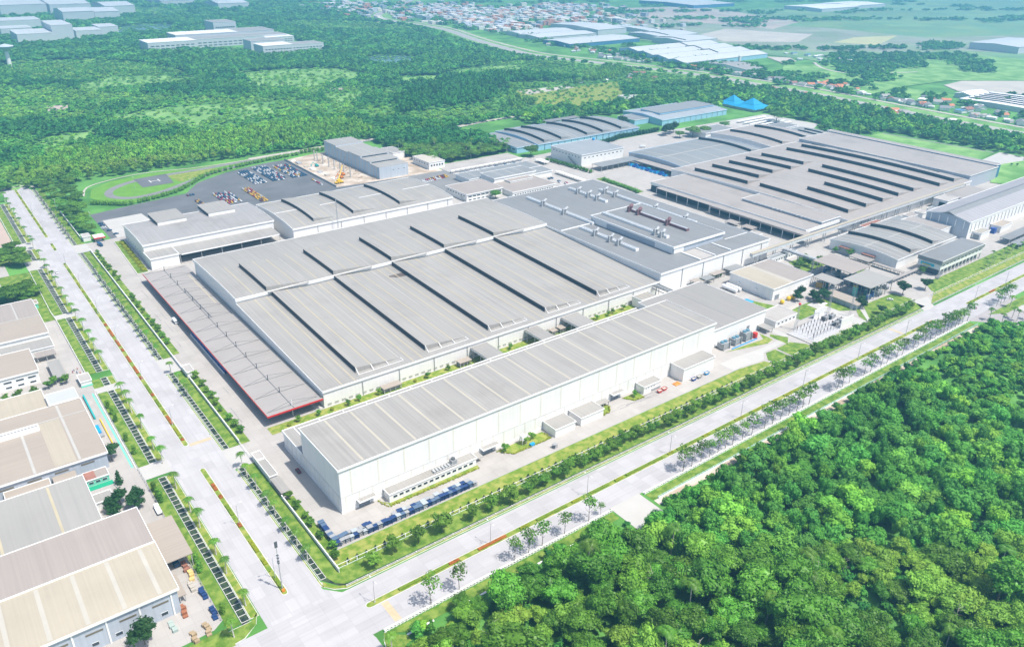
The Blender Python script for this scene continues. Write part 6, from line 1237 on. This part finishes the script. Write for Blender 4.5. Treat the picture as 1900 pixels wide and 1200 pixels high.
# process machinery under the open sheds
DTEAL = mat('dull_teal_paint', (0.06, 0.17, 0.17), .5, .15, .5); DBLUE = mat('dull_blue_tank_paint', (0.03, 0.08, 0.20), .5, .15, .5); DYEL = mat('ochre_paint', (0.34, 0.22, 0.04), .6, .15, .5)
for i, (x, y, r, h, m_) in enumerate(((422,1,1.7,7.6,GREENP),(426,-5,1.1,6,DTEAL),(431,-8,1.3,5,DBLUE),(436,-3,1.2,6.6,DTEAL),(441,-8,1.4,4.6,DYEL),(446,1,1.5,6,DTEAL),(428,5,1.3,6,DTEAL),(437,5,1.7,5,DBLUE),(415,16,1.3,5,DTEAL),(418,22,1.4,5,DTEAL),(414,27,1.5,4.4,DYEL),(438,20,1.6,6,DBLUE),(446,30,1.6,6,DTEAL),(440,38,1.6,6,DBLUE))):
    t = thing('process_tank', '%s process tank with a domed lid under the %s' % ({'mint_green_paint':'mint green','dull_teal_paint':'dull teal','dull_blue_tank_paint':'dark blue','ochre_paint':'ochre'}[m_.name], 'pale slate open shed' if y < 11 and x > 419 else 'lower grey open shed' if x < 425 else 'beige open shed'), 'tank', (x, y, 0), 'process tanks under the open sheds')
    MB().tube((x, y, 0), (x, y, h), r, k=12).build('vessel', m_, t); MB().lathe((x, y, h), [(r*1.05,0),(r*.8,.5),(0,.8)], 12).build('lid', YEL if i == 0 else STEEL, t)
    q = MB().tube((x+r, y, h*.8), (x+r+2, y, h*.8), .15).tube((x+r+2, y, h*.8), (x+r+2, y, .5), .15).build('pipe', STEEL, t)
# blue pallets, racks
for i, (x, y, w_, l, h, m_) in enumerate(((421,-10,6,3,3.4,DBLUE),(433,-11,7,3,4.2,GREY),(443,-3,5,5,3.2,DTEAL),(423,2,4,5,4.4,GREY),(433,1,5,4,5.0,DBLUE),(436,13,9,5,5.2,GREY),(447,15,8,7,4.4,DTEAL),(434,26,8,8,5.6,GREY),(446,38,9,5,4.6,DBLUE),(412,13,5,4,3.8,GREY),(413,23,6,5,4.4,DYEL),(452,-8,3,6,2.6,GREY))):
    t = thing('machine', ('dull blue','grey','teal grey')[i % 3]+' machine block with a top duct under the '+('pale slate open shed' if y < 11 and x > 419 else 'lower grey open shed' if x < 425 else 'beige open shed')+(', front row' if y < -5 or (11 < y < 20) else ', rear row'), 'machine', (x, y, 0), 'machines under the open sheds'); MB().box(x, x+w_, y, y+l, .1, h).build('housing', m_, t); MB().box(x+w_*.2, x+w_*.6, y+l*.2, y+l*.6, h+.02, h+1.2).build('duct', STEEL, t); MB().box(x+.3, x+w_-.3, y-.12, y-.02, .6, h*.6).build('panel', STEELD, t)
def rack_parts(x, y, m_, la, grp, w_=2.3, l=1.9, h=2.5):
    t = thing('storage_rack', la, 'rack', (x, y, .05), grp)
    for i, j in ((0,0),(1,0),(1,1),(0,1)): MB().box(x+i*(w_-.12), x+i*(w_-.12)+.12, y+j*(l-.12), y+j*(l-.12)+.12, .05, h).build('post', MATS['dull_navy_sheet'], t)
    for z in (.5, 1.3): MB().box(x+.13, x+w_-.13, y+.13, y+l-.13, z, z+.15).build('shelf', m_, t)
    MB().box(x-.1, x+w_+.1, y-.1, y+l+.1, h+.01, h+.14).build('top', m_, t); return t
RK = [rack_parts(-300, -300, m_, 'rack', 'g') for m_ in (mat('dull_navy_sheet', (0.02,0.05,0.15), .6), GREY, mat('slate_blue_paint', (0.09,0.14,0.22), .6), mat('pale_sheet', (0.36,0.40,0.43), .6))]
RN = ['dark blue', 'grey', 'slate blue', 'pale grey']
for r_ in RK: r_['orig'] = 1
def place_rack(x, y, rz=0, where=''):
    i = rng.randrange(4); o = RK[i]; c = copy_tree(o, (x, y, .05), rz, rng.uniform(.9, 1.15), '%s topped rack at the lawn edge, %s' % (RN[i], where), 'metal racks at the lawn edge'); del c['orig']
for i in range(9): place_rack(-12.6+rng.uniform(-.3,.3), -3.2-2.0*i, rng.uniform(-.1,.1), 'in the short arm along the boulevard wall')
for i in range(8): place_rack(-12+2.7*i*.8, -19.2, rng.uniform(-.2,.2), 'in the jumbled corner')
for i in range(8): place_rack(-9.5+2.5*i*.8, -16.8+rng.uniform(-.3,.3), rng.uniform(-.2,.2), 'in the jumbled corner')
for i in range(25): place_rack(3.4+2.35*i, -19.6, rng.uniform(-.08,.08), 'in the long outer line')
for i in range(17): place_rack(17+2.5*i, -17.2+rng.uniform(-.3,.3), rng.uniform(-.1,.1), 'in the inner line')
place_rack(112, -18.6, .2, 'standing alone farther right')
for r_ in RK:
    for ch in list(r_.children): bpy.data.objects.remove(ch)
    bpy.data.objects.remove(r_)
for i in range(18):
    x = 553.5-(i % 2)*3.6; y = 312+3.4*(i//2)*2; t = thing('pallet_stack', 'stack of bright blue pallets under the pale canopy', 'pallet stack', (x, y, 0), 'blue pallet stacks'); MB().box(x, x+3, y, y+4.6, .1, 1.4+.8*(i % 3)).build('pallets', BLUET if i % 3 else BLUE, t); MB().box(x+.2, x+2.8, y+.2, y+4.4, 1.42+.8*(i % 3), 1.7+.8*(i % 3)).build('cover', TEAL if i % 4 == 0 else BLUE, t)
for i in range(12): y = 160+5.4*i; t = thing('trailer_rack', 'blue goods rack standing under the red edged canopy', 'rack', (1, y, 0), 'blue racks under the long canopy'); MB().box(.6, 1.0, y, y+5, 0, 1.2).build('side_board', WHITE, t); MB().box(1.4, 5, y+.2, y+4.7, .4, 3.8).build('load', BLUE, t)
# left yard clutter
for i, (x, y, m_, la) in enumerate(((-67.6,-12,MATS['dull_navy_sheet'],'upper dark blue pallet heap by the left fence'),(-67.4,-25,MATS['dull_navy_sheet'],'lower dark blue pallet heap by the left fence'),(-76.4,-17,mat('red_oxide', (0.30,0.12,0.06), .7, .2, .8),'orange beam stack beside the striped plant corner'),(-72,-31.6,mat('timber',(0.34,0.26,0.16),.8,.2,.5),'right timber stack at the yard wall'),(-77,-32.4,MATS['timber'] if 'timber' in MATS else ORANGE,'left timber stack at the yard wall'),(-82,-22,mat('faded_mint', (0.33,0.40,0.37), .7),'mint crates below the striped plant wall'),(-68.2,1,YELM,'yellow edged pallet pile under the beige canopy'),(-68.4,8,mat('rusty_scrap', (0.28,0.13,0.09), .8, .3, .8),'reddish scrap pile under the beige canopy'),(-69.5,-5,SAND,'pale boxes beside the beige canopy'))):
    t = thing('material_pile', la, 'pile', (x, y, 0))
    for k in range(5): dx, dy = rng.uniform(-.5,.5), (k-2)*1.4; MB().box(x-1+dx, x+.9+dx, y+dy-.6, y+dy+.6, .05, rng.uniform(.6, 1.7)).build('bundle', m_, t)
tag(MB().box(-73.4, -72.6, 152, 181, 0, 1.6).build('pipe_rack', TEAL, org=(-73,152,0)), 'long teal pipe rack along the beige left plant', 'rack'); tag(MB().box(-71.2, -70.7, 122, 150, 0, 1.0).build('yellow_barrier', YEL, org=(-71,122,0)), 'long yellow barrier in the yard of the beige left plant', 'barrier')
t = thing('loading_platform', 'blue and grey loading platform in the yard of the beige left plant', 'platform', (-75, 131, 0)); MB().box(-76, -72.6, 131, 144, .1, 1.2).build('deck', GREY, t); MB().box(-75.4, -73.4, 134, 142, 1.22, 2.2).build('load', BLUET, t)
# construction site machines
t = thing('mobile_crane', 'yellow mobile crane with a long boom on the construction site', 'crane', (241, 496, 0)); MB().box(236.5, 246, 494.4, 497.4, .9, 2.2).build('chassis', YEL, t); MB().box(239, 243.5, 494.2, 497.6, 2.25, 4.4).build('cab', YEL, t)
MB().tube((241, 496, 4), (250, 503, 17), .6, .45, k=6).build('boom', YEL, t); MB().tube((250, 503, 17), (256, 507, 25.5), .3, .2, k=5).build('boom_tip', STEELD, t)
for i in range(4): MB().tube((237.6+2.5*i, 494.2, .75), (237.6+2.5*i, 497.6, .75), .75, k=12).build('wheel', BLACK, t)
def digger(x, y, m_, la, s_=1):
    t = thing('excavator', la, 'excavator', (x, y, 0)); MB().box(x-1.9, x+1.9, y-1.6, y-.9, 0, .9).build('track', BLACK, t); MB().box(x-1.9, x+1.9, y+.9, y+1.6, 0, .9).build('track', BLACK, t); MB().box(x-1.6, x+1.8, y-1.3, y+1.3, 1.0, 2.6).box(x-1.5, x, y-1.2, y, 2.6, 3.8).build('body', m_, t)
    MB().tube((x-1.4, y, 2.2), (x-4, y, 6), .3, k=5).tube((x-4, y, 6), (x-6.5, y, 3), .25, k=5).box(x-7.2, x-6, y-.6, y+.6, 1.8, 3).build('arm', m_, t)
digger(251, 573, TEAL, 'teal excavator working near the columns'); digger(259, 522, ORANGE, 'orange excavator among the right columns'); digger(252, 512, ORANGE, 'smaller orange digger beside the yellow crane')
q = MB(); 
for i in range(34): x, y = rng.uniform(262, 280), rng.uniform(488, 600); q.box(x, x+rng.uniform(1,4), y, y+rng.uniform(.3,1.5), .1, rng.uniform(.3,1.6))
tag(q.build('building_rubble', DIRT), kind='stuff')
for i in range(7): x, y = 237+i*.9+rng.uniform(-1,1), 610-16*i; tag(MB().box(x, x+5, y, y+rng.uniform(4,9), 0, .6+.8*(i % 2)).build('site_material', (WALLP, STEEL, SAND)[i % 3], org=(x,y,0)), 'stack of pale building material along the site fence', 'material stack', 'material stacks along the site fence')
tag(MB().box(232, 232.3, 484, 622, 0, 2.2).build('site_fence', STEEL, org=(232,484,0)), 'grey sheet fence between the parking lot and the construction site', 'fence')
# ================================================================== VEHICLES
def car_shape(b, L=4.4, W=1.75, H=1.45, m0=0, m1=1, m2=2):
    hl, hw = L/2, W/2; prof_ = [(-hl,.35),(-hl,.78),(-hl+.25,.86),(-hl+1.15,.95),(hl-.75,.97),(hl-.1,.9),(hl,.75),(hl,.35)]
    n = len(b.v)
    for s_ in (-hw, hw):
        for x, z in prof_: b.v.append((s_*(1 if .4 < z < .9 else .96), x, z))
    k = len(prof_)
    for i in range(k): j = (i+1) % k; b.f.append((n+i, n+k+i, n+k+j, n+j)); b.m.append(m0)
    b.f.append(tuple(range(n, n+k))); b.m.append(m0); b.f.append(tuple(range(n+2*k-1, n+k-1, -1))); b.m.append(m0)
    n = len(b.v); w2 = hw*.93; w3 = hw*.78
    b.v += [(-w2,-hl+1.1,.94),(w2,-hl+1.1,.94),(w2,hl-.5,.95),(-w2,hl-.5,.95),(-w3,-hl+1.75,H-.06),(w3,-hl+1.75,H-.06),(w3,hl-1.0,H-.06),(-w3,hl-1.0,H-.06)]
    for f in ((0,1,5,4),(1,2,6,5),(2,3,7,6),(3,0,4,7)): b.f.append(tuple(n+i for i in f)); b.m.append(m1)
    n = len(b.v); b.v += [(-w3,-hl+1.75,H-.05),(w3,-hl+1.75,H-.05),(w3,hl-1.0,H-.05),(-w3,hl-1.0,H-.05),(-w3*.9,-hl+2,H),(w3*.9,-hl+2,H),(w3*.9,hl-1.2,H),(-w3*.9,hl-1.2,H)]
    for f in ((0,1,5,4),(1,2,6,5),(2,3,7,6),(3,0,4,7),(4,5,6,7)): b.f.append(tuple(n+i for i in f)); b.m.append(m0)
    if m2 is not None:
        for sx in (-1, 1):
            for y in (-hl+.8, hl-.85): b.tube((sx*(hw-.2), y, .32), (sx*hw, y, .32), .32, k=10, m=m2)
    return b
PAINT = {'white': CARW, 'dark blue': NAVY, 'red': CARR, 'yellow': CARY, 'silver': CARS, 'maroon': MAROON}
CARM = {k: car_shape(MB()).mesh('car_mesh', [m_, GLASS, BLACK]) for k, m_ in PAINT.items()}
def lotcar(x, y, colr, label, grp, rz=0.0):
    o = bpy.data.objects.new('parked_car', CARM[colr]); COL.objects.link(o); o.location = (x, y, .09); o.rotation_euler = (0,0,rz+rng.uniform(-.02,.02)); o.scale = (1,1,rng.uniform(.95,1.15)); tag(o, label, 'car', grp)
for nm, x0, nc, dx, y0, nr, dy, pal in (('left block of the rear lot', 167.5, 5, 2.9, 545, 12, 4.95, ['dark blue']*5+['white']*4), ('middle block of the rear lot', 187.5, 6, 2.95, 545.5, 13, 5.0, ['dark blue']*5+['white']*5+['red']), ('right block of the rear lot', 210, 6, 3.1, 545.5, 12, 5.0, ['white']*4+['dark blue']*5+['yellow','red']), ('narrow colourful block nearest the halls', 149.5, 3, 2.9, 482, 11, 4.95, ['white']*3+['yellow']*5+['red']*2+['maroon']), ('wide mixed block nearest the halls', 118.5, 6, 2.95, 494, 9, 4.6, ['white']*5+['red']*3+['yellow']*2+['dark blue']*4)):
    for i in range(nc):
        for j in range(nr):
            if rng.random() < .03: continue
            if 'left' in nm and i == 0 and j > 8 and False: continue
            cc = rng.choice(pal); 
            if 'narrow' in nm and 2 <= j <= 6 and i < 2 and rng.random() < .7: cc = 'yellow'
            lotcar(x0+dx*i+rng.uniform(-.12,.12)+(j*.12 if 'middle' in nm else 0)*0, y0+dy*j, cc, '%s car in the %s' % (cc, nm), 'cars, '+nm)
for i, (c_, y) in enumerate((('yellow',523),('white',518),('red',513),('red',508),('white',502))): lotcar(223.5, y, c_, '%s car, %s from the far end of the single file on open asphalt' % (c_, ('first','second','third','fourth','last')[i]), None)
for i, (x, y, c_) in enumerate(((4,499,'dark blue'),(4,492.5,'dark blue'),(3.6,486,'white'),(3.6,481.5,'silver'),(6,475,'dark blue'),(8.6,462,'dark blue'))): lotcar(x+1, y, c_, '%s car by the white apron, number %s from the far end' % (c_, ('one','two','three','four','five','six')[i]), None, math.pi/2)
for i in range(12): lotcar(97+(i % 2)*2.8, 496+4.4*(i//2), ('dark blue','maroon','yellow')[i % 3], '%s car in the short double row by the dispatch hall' % ('dark blue','maroon','yellow')[i % 3], 'short double row by the dispatch hall')
for i in range(3): lotcar(96+2.8*i, 542, ('maroon','dark blue','dark blue')[i], '%s car of the three standing alone at the hedge' % ('maroon','dark blue','dark blue')[i], 'three cars at the hedge')
for i in range(26):
    c_ = rng.choice(['white','white','white','red','yellow','maroon']); lotcar(318+2.7*(i % 13), 446+.5*(i % 13)+5*(i//13), c_, '%s car in the small lot beside the office' % c_, 'cars beside the office')
for i, (x, y, c_) in enumerate(((437,379.5,'dark blue'),(441,379.5,'dark blue'),(440,366,'dark blue'),(437,362,'white'),(441.9,356,'red'),(438.5,353,'white'),(436,345,'white'))): lotcar(x, y, c_, '%s car behind the office wing, %s' % (c_, ('first','second','third','fourth','fifth','sixth','last')[i]), None)
for i in range(20): c_ = rng.choice(['white','silver','dark blue']); lotcar(372+4.4*i, 456, c_, '%s car parked under the palm garden walkway' % c_, 'cars under the palm garden walkway', math.pi/2)
def bigcar(x, y, rz, m_, label, name='parked_car', cat='car'):
    t = thing(name, label, cat, (0,0,0)); b = car_shape(MB(), m2=None); o = b.build('body', [m_, GLASS], t)
    for sx in (-1, 1):
        for yy in (-1.4, 1.35): MB().tube((sx*.7, yy, .33), (sx*.9, yy, .33), .33, k=12).build('wheel', BLACK, t)
        MB().box(sx*.62-.16, sx*.62+.16, -2.24, -2.2, .62, .76).build('headlight', TRIM, t)
    t.location = (x, y, .07); t.rotation_euler = (0,0,rz); return t
bigcar(-3.2, 42, 0, MAROON, 'dark maroon car parked along the left wall of the long warehouse'); bigcar(-49.6, 393.2, 0, CARW, 'white car driving alone on the boulevard', 'car')
bigcar(-94, 388, .3, NAVY, 'dark blue car in the small car park at the left edge'); bigcar(-90.5, 389, .3, CARW, 'white car beside the dark blue one in the small car park'); bigcar(-96, 372, 0, CARS, 'silver car at the end of the small car park'); bigcar(436.5, -19.5, .8, CARW, 'white car half hidden behind the dark round tree near the gate'); bigcar(455, 13, 0, CARW, 'white car by the gate lane')
def truck(x, y, rz, m_, label, box=True, L=5.2):
    t = thing('truck', label, 'truck', (0,0,0)); b = MB().box(-1.05, 1.05, -L/2-1.9, -L/2-.1, .5, 1.5).box(-.98, .98, -L/2-1.6, -L/2-.15, 1.5, 2.4).build('cab', m_, t); MB().box(-.9, .9, -L/2-1.72, -L/2-1.61, 1.55, 2.2).build('windscreen', GLASS, b)
    MB().box(-1.15, 1.15, -L/2, L/2, .75, .95).build('chassis', STEELD, t); MB().box(-1.15, 1.15, -L/2+.02, L/2, .96, 2.7 if box else 1.5).build('cargo_box', m_, t)
    for sx in (-1, 1):
        for yy in (-L/2-1, L/2-1, L/2-1.9): MB().tube((sx*.75, yy, .48), (sx*1.08, yy, .48), .48, k=12).build('wheel', BLACK, t)
    t.location = (x, y, .07); t.rotation_euler = (0,0,rz)
truck(-1.6, 251, 0, CARW, 'small white truck leaving the shade of the red edged canopy'); truck(-67.3, 51, math.pi, CARW, 'open white truck in the lane beside the dark trees', False); truck(628, 425, 1.1, CARW, 'white truck standing alone on the rear yard'); truck(-8.5, 440, .2, NAVY, 'dark truck passing the red edged gate booth'); truck(-71.5, 14, .1, NAVY, 'dark truck under the beige loading canopy')
for i in range(7):
    x, y = -70.5+rng.uniform(-1.6,2.4), 212+1.1*i; t = thing('parked_motorbike', 'parked motorbike in the cluster beside the striped car park guardhouse', 'motorbike', (x, y, .08), 'motorbikes at the left guardhouse')
    MB().box(x-.15, x+.15, y-.6, y+.6, .5, .9).build('body', (RED, BLUE, BLACK)[i % 3], t)
    for s_ in (-.65, .65): MB().tube((x-.06, y+s_, .3), (x+.06, y+s_, .3), .3, k=10).build('wheel', BLACK, t)
t = thing('motorbike', 'motorbike crossing the wide junction at the right', 'motorbike', (472.6, -65.3, .07)); MB().box(471.9, 473.3, -65.45, -65.1, .6, 1.0).build('body', RED, t)
for s_ in (-.7, .7): MB().tube((472.6+s_, -65.35, .4), (472.6+s_, -65.2, .4), .33, k=10).build('wheel', BLACK, t)
def person(x, y, z, rz, top, label, seated=True):
    sk = [((0,0,.95),.14),((0,.02,1.2),.15),((0,.05,1.45),.17),((0,.06,1.58),.07),((0,.09,1.72),.11),((0,.09,1.84),.07),((.2,.05,1.42),.06),((.3,.2,1.2),.05),((.25,.45,1.1),.04),((-.2,.05,1.42),.06),((-.3,.2,1.2),.05),((-.25,.45,1.1),.04),((.12,.4,.85),.09),((.14,.35,.45),.06),((.14,.45,.3),.05),((-.12,.4,.85),.09),((-.14,.35,.45),.06),((-.14,.45,.3),.05)]
    E_ = [(0,1),(1,2),(2,3),(3,4),(4,5),(2,6),(6,7),(7,8),(2,9),(9,10),(10,11),(0,12),(12,13),(13,14),(0,15),(15,16),(16,17)]
    me = bpy.data.meshes.new('person'); me.from_pydata([a for a, _ in sk], E_, []); me.materials.append(top); o = bpy.data.objects.new('person', me); COL.objects.link(o); m1 = o.modifiers.new('skin', 'SKIN'); m2 = o.modifiers.new('sub', 'SUBSURF'); m2.levels = 1; m2.render_levels = 1
    for i, (_, r_) in enumerate(sk): me.skin_vertices[0].data[i].radius = (r_, r_)
    me.skin_vertices[0].data[0].use_root = True
    o.location = (x, y, z); o.rotation_euler = (0,0,rz); tag(o, label, 'person')
person(472.4, -65.3, 0, -math.pi/2, NAVY, 'person in dark clothes riding the motorbike across the junction')
# ================================================================== THE FAR LANDSCAPE: factories, villages
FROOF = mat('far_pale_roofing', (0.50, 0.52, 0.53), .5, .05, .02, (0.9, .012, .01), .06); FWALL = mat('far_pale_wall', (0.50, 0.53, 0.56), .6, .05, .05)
def fhall(label, x0, x1, y0, y1, h, rise=3, kind='gable', **k):
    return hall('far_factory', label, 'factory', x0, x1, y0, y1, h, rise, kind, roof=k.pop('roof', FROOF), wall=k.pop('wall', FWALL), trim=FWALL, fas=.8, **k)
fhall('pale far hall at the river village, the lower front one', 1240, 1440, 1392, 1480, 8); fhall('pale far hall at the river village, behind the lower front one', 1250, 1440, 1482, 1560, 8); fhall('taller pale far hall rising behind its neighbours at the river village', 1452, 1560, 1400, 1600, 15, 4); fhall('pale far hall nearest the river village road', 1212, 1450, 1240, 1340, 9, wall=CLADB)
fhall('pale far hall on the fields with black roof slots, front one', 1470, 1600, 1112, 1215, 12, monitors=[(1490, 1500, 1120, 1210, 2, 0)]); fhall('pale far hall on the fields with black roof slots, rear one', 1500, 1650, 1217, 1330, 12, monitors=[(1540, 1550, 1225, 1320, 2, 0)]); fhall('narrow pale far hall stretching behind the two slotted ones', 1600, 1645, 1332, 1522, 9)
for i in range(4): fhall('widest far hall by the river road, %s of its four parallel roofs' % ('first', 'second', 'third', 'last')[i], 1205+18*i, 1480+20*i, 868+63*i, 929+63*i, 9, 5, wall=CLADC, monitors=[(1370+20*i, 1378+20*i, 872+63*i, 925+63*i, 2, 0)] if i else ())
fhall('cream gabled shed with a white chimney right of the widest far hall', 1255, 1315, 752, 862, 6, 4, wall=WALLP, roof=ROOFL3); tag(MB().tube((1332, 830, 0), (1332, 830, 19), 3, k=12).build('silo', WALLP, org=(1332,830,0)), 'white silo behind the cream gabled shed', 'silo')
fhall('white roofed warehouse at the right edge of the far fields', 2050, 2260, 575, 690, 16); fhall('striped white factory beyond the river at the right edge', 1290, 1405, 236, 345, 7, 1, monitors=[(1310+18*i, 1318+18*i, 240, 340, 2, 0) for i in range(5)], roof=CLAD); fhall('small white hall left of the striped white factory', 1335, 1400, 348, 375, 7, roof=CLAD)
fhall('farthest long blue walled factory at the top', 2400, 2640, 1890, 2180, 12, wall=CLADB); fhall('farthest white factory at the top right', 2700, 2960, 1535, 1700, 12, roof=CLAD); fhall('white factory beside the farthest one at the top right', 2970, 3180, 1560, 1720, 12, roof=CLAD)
for i, (x0, x1, y0, y1, h) in enumerate(CAMP):
    t = annex('white office block of the far campus, '+('front left','front middle','front right','second row with a pale roof','second row on the right','tallest, at the back','small block below the campus, left','small block below the campus, right','small block with a blue stair tower','low end block')[i], x0, x1, y0, y1, h*.85, name='campus_block', wall=FWALL, roof=ROOFL3 if i % 3 else CLAD, group='far office campus'); wins(t, 'S', y0, x0+4, x1-4, h*.42, 9, (x1-x0)/14, h*.1); wins(t, 'S', y0, x0+4, x1-4, h*.15, 9, (x1-x0)/14, h*.1)
for i, (x0, x1, y0, y1, h) in enumerate(LAKEF): annex('pale factory block by the lake, '+('left low','tall cubic','middle low','right low with a gable','rear left','rear long')[i], x0, x1, y0, y1, h*.9, name='lake_factory', wall=FWALL, roof=FROOF)
for i, (x0, x1, y0, y1, h) in enumerate(BIGF): fhall('very large pale far factory at the upper left, '+('leftmost','second','front one','front right','right','right of the trees','last behind the trees')[i], x0, x1, y0, y1, h*.75, 6)
t = thing('water_tower', 'mushroom shaped water tower at the left edge', 'water tower', (81, 1608, 0)); MB().tube((81,1608,0), (81,1608,30), 4.2, 3.4, k=14).build('shaft', CLAD, t); MB().lathe((81,1608,28), [(3.4,0),(14,8.5),(14.6,10),(13.5,11),(4,13.5),(0,14.5)], 24).build('bowl', mat('tower_concrete', (0.45,0.50,0.55), .7), t)
tag(lattice(MB(), 590, 2480, 60, 6).build('transmission_tower', STEEL, org=(590,2480,0)), 'faint lattice tower above the far forest', 'tower')
annex('pale flat roofed building on the clearing beyond the forest', 842, 872, 676, 690, 5, name='clearing_building', wall=WALLP, roof=CONCS)
# village houses
def house(r, wm, rm, flat=False):
    w_, l, h = 4.2, 5.2, 3.2; t = thing('village_house', 'x', 'house', (0,0,0)); MB().box(-w_, w_, -l, l, 0, h).poly([(-w_,-l,h),(w_,-l,h),(0,-l,h+(0 if flat else 2.2))]).poly([(w_,l,h),(-w_,l,h),(0,l,h+(0 if flat else 2.2))]).build('wall', wm, t)
    b = MB(); rr = .4 if flat else 2.3
    b.poly([(-w_-.5,-l-.5,h-.1),(0,-l-.5,h+rr),(0,l+.5,h+rr),(-w_-.5,l+.5,h-.1)][::-1]).poly([(0,-l-.5,h+rr),(w_+.5,-l-.5,h-.1),(w_+.5,l+.5,h-.1),(0,l+.5,h+rr)][::-1]); b.build('roof', rm, t); MB().box(-.5, .5, -l-.05, -l-.01, 0, 2.1).build('door', GREY, t); return t
HS = [('orange tiled', house(0, WALLP, TILE)), ('white roofed', house(0, WALLP, CLAD, True)), ('grey roofed', house(0, WALLP, ROOFL3)), ('rusty roofed', house(0, FWALL, ROOFR)), ('blue roofed', house(0, WALLP, mat('village_blue_roof', (0.06,0.20,0.36), .6), True)), ('dark roofed', house(0, WALLP, ROOFD))]
def villa(x, y, wts, area, sc=1.0):
    nm, o = rng.choices(HS, wts)[0]; s_ = sc*rng.uniform(.75, 1.35); copy_tree(o, (x, y, .6), rng.uniform(0, 3.14), (s_, s_*rng.uniform(.8,1.3), s_), '%s village house %s' % (nm, area), 'village houses '+area)
def rr_at(y): return min(RIV, key=lambda p: (p[1]-y)**2)[0]
nh = 0
for i in range(118):
    y = rng.uniform(60, 1080); x = rr_at(y)+(58 if y < 900 else 70)+rng.uniform(0, 22)
    if seen(x, y): villa(x, y, (2,3,4,3,2,4), 'in the strip beside the river road', 1.0); nh += 1
for cx, cy, rx, ry, n, wts, ar in ((1265,560,26,40,14,(8,1,1,2,0,0),'in the orange roofed cluster across the river'),(1110,345,16,60,22,(3,5,2,4,1,1),'between the river and the plant trees'),(1125,560,14,60,12,(3,5,2,3,1,0),'on the near river bank'),(1260,320,30,70,20,(3,3,3,3,1,2),'below the striped white factory'),(900,1600,60,110,20,(2,5,3,1,3,1),'beyond the pond'),(1000,840,50,45,10,(1,4,2,2,2,1),'by the far clearing'),(1230,1190,30,90,24,(2,4,3,3,2,1),'at the far river bend'),(1600,760,50,70,16,(0,6,3,0,2,1),'in the scattered far hamlet')):
    for _ in range(n): villa(cx+rng.gauss(0,.5)*rx*1.5, cy+rng.gauss(0,.5)*ry*1.5, wts, ar, 1.0); nh += 1
for nm, o in HS:
    for ch in list(o.children): bpy.data.objects.remove(ch)
    bpy.data.objects.remove(o)
# the dense far town reads as one mass of roofs
TOWN = mat('town_walls_and_roofs', (0.6, 0.6, 0.6), .7, tint_attr='tint'); V, F, C = [], [], []
for cx, cy, rx, ry, n in ((1700,1900,190,330,420),(1420,1950,110,300,240),(1560,2250,150,250,240),(1330,1680,70,160,120),(1240,2420,90,160,90),(1180,2050,50,120,50),(2000,2150,160,160,130),(1330,2600,120,200,90)):
    for _ in range(n):
        x, y = cx+rng.gauss(0,.55)*rx, cy+rng.gauss(0,.55)*ry
        if near_line(x, y, RIV, 34) or (1200 < x < 1590 and y < 1610): continue
        w_, l, h = rng.uniform(5,13), rng.uniform(5,13), rng.uniform(4,13); k = len(V); b = MB().box(x-w_, x+w_, y-l, y+l, 0, h); V += b.v; F += [tuple(i+k for i in f) for f in b.f]
        c = rng.choice([(.62,.62,.60),(.55,.50,.46),(.45,.20,.12),(.50,.53,.58),(.66,.62,.56),(.30,.33,.38)]); C += [(*c, 1)]*8
me = bpy.data.meshes.new('far_town'); me.from_pydata(V, [], F); at = me.attributes.new('tint', 'FLOAT_COLOR', 'POINT'); at.data.foreach_set('color', np.array(C, dtype=np.float32).ravel()); me.materials.append(TOWN); o = bpy.data.objects.new('far_town', me); COL.objects.link(o); tag(o, kind='stuff')
# ================================================================== HAZE
hz = MB().box(-2600, 7600, -2600, 7100, -1, 262, bot=True).build('haze', mat('haze_air', (1,1,1)), org=(0,0,0)); tag(hz, kind='stuff')
hm = MATS['haze_air']; N = hm.node_tree.nodes; N.remove(N['Principled BSDF'])
pv = N.new('ShaderNodeVolumePrincipled'); pv.inputs['Color'].default_value = (0.24, 0.66, 1.0, 1); pv.inputs['Density'].default_value = 0.00026; pv.inputs['Anisotropy'].default_value = 0.2
hm.node_tree.links.new(pv.outputs[0], N['Material Output'].inputs['Volume'])
print('HOUSES', nh)
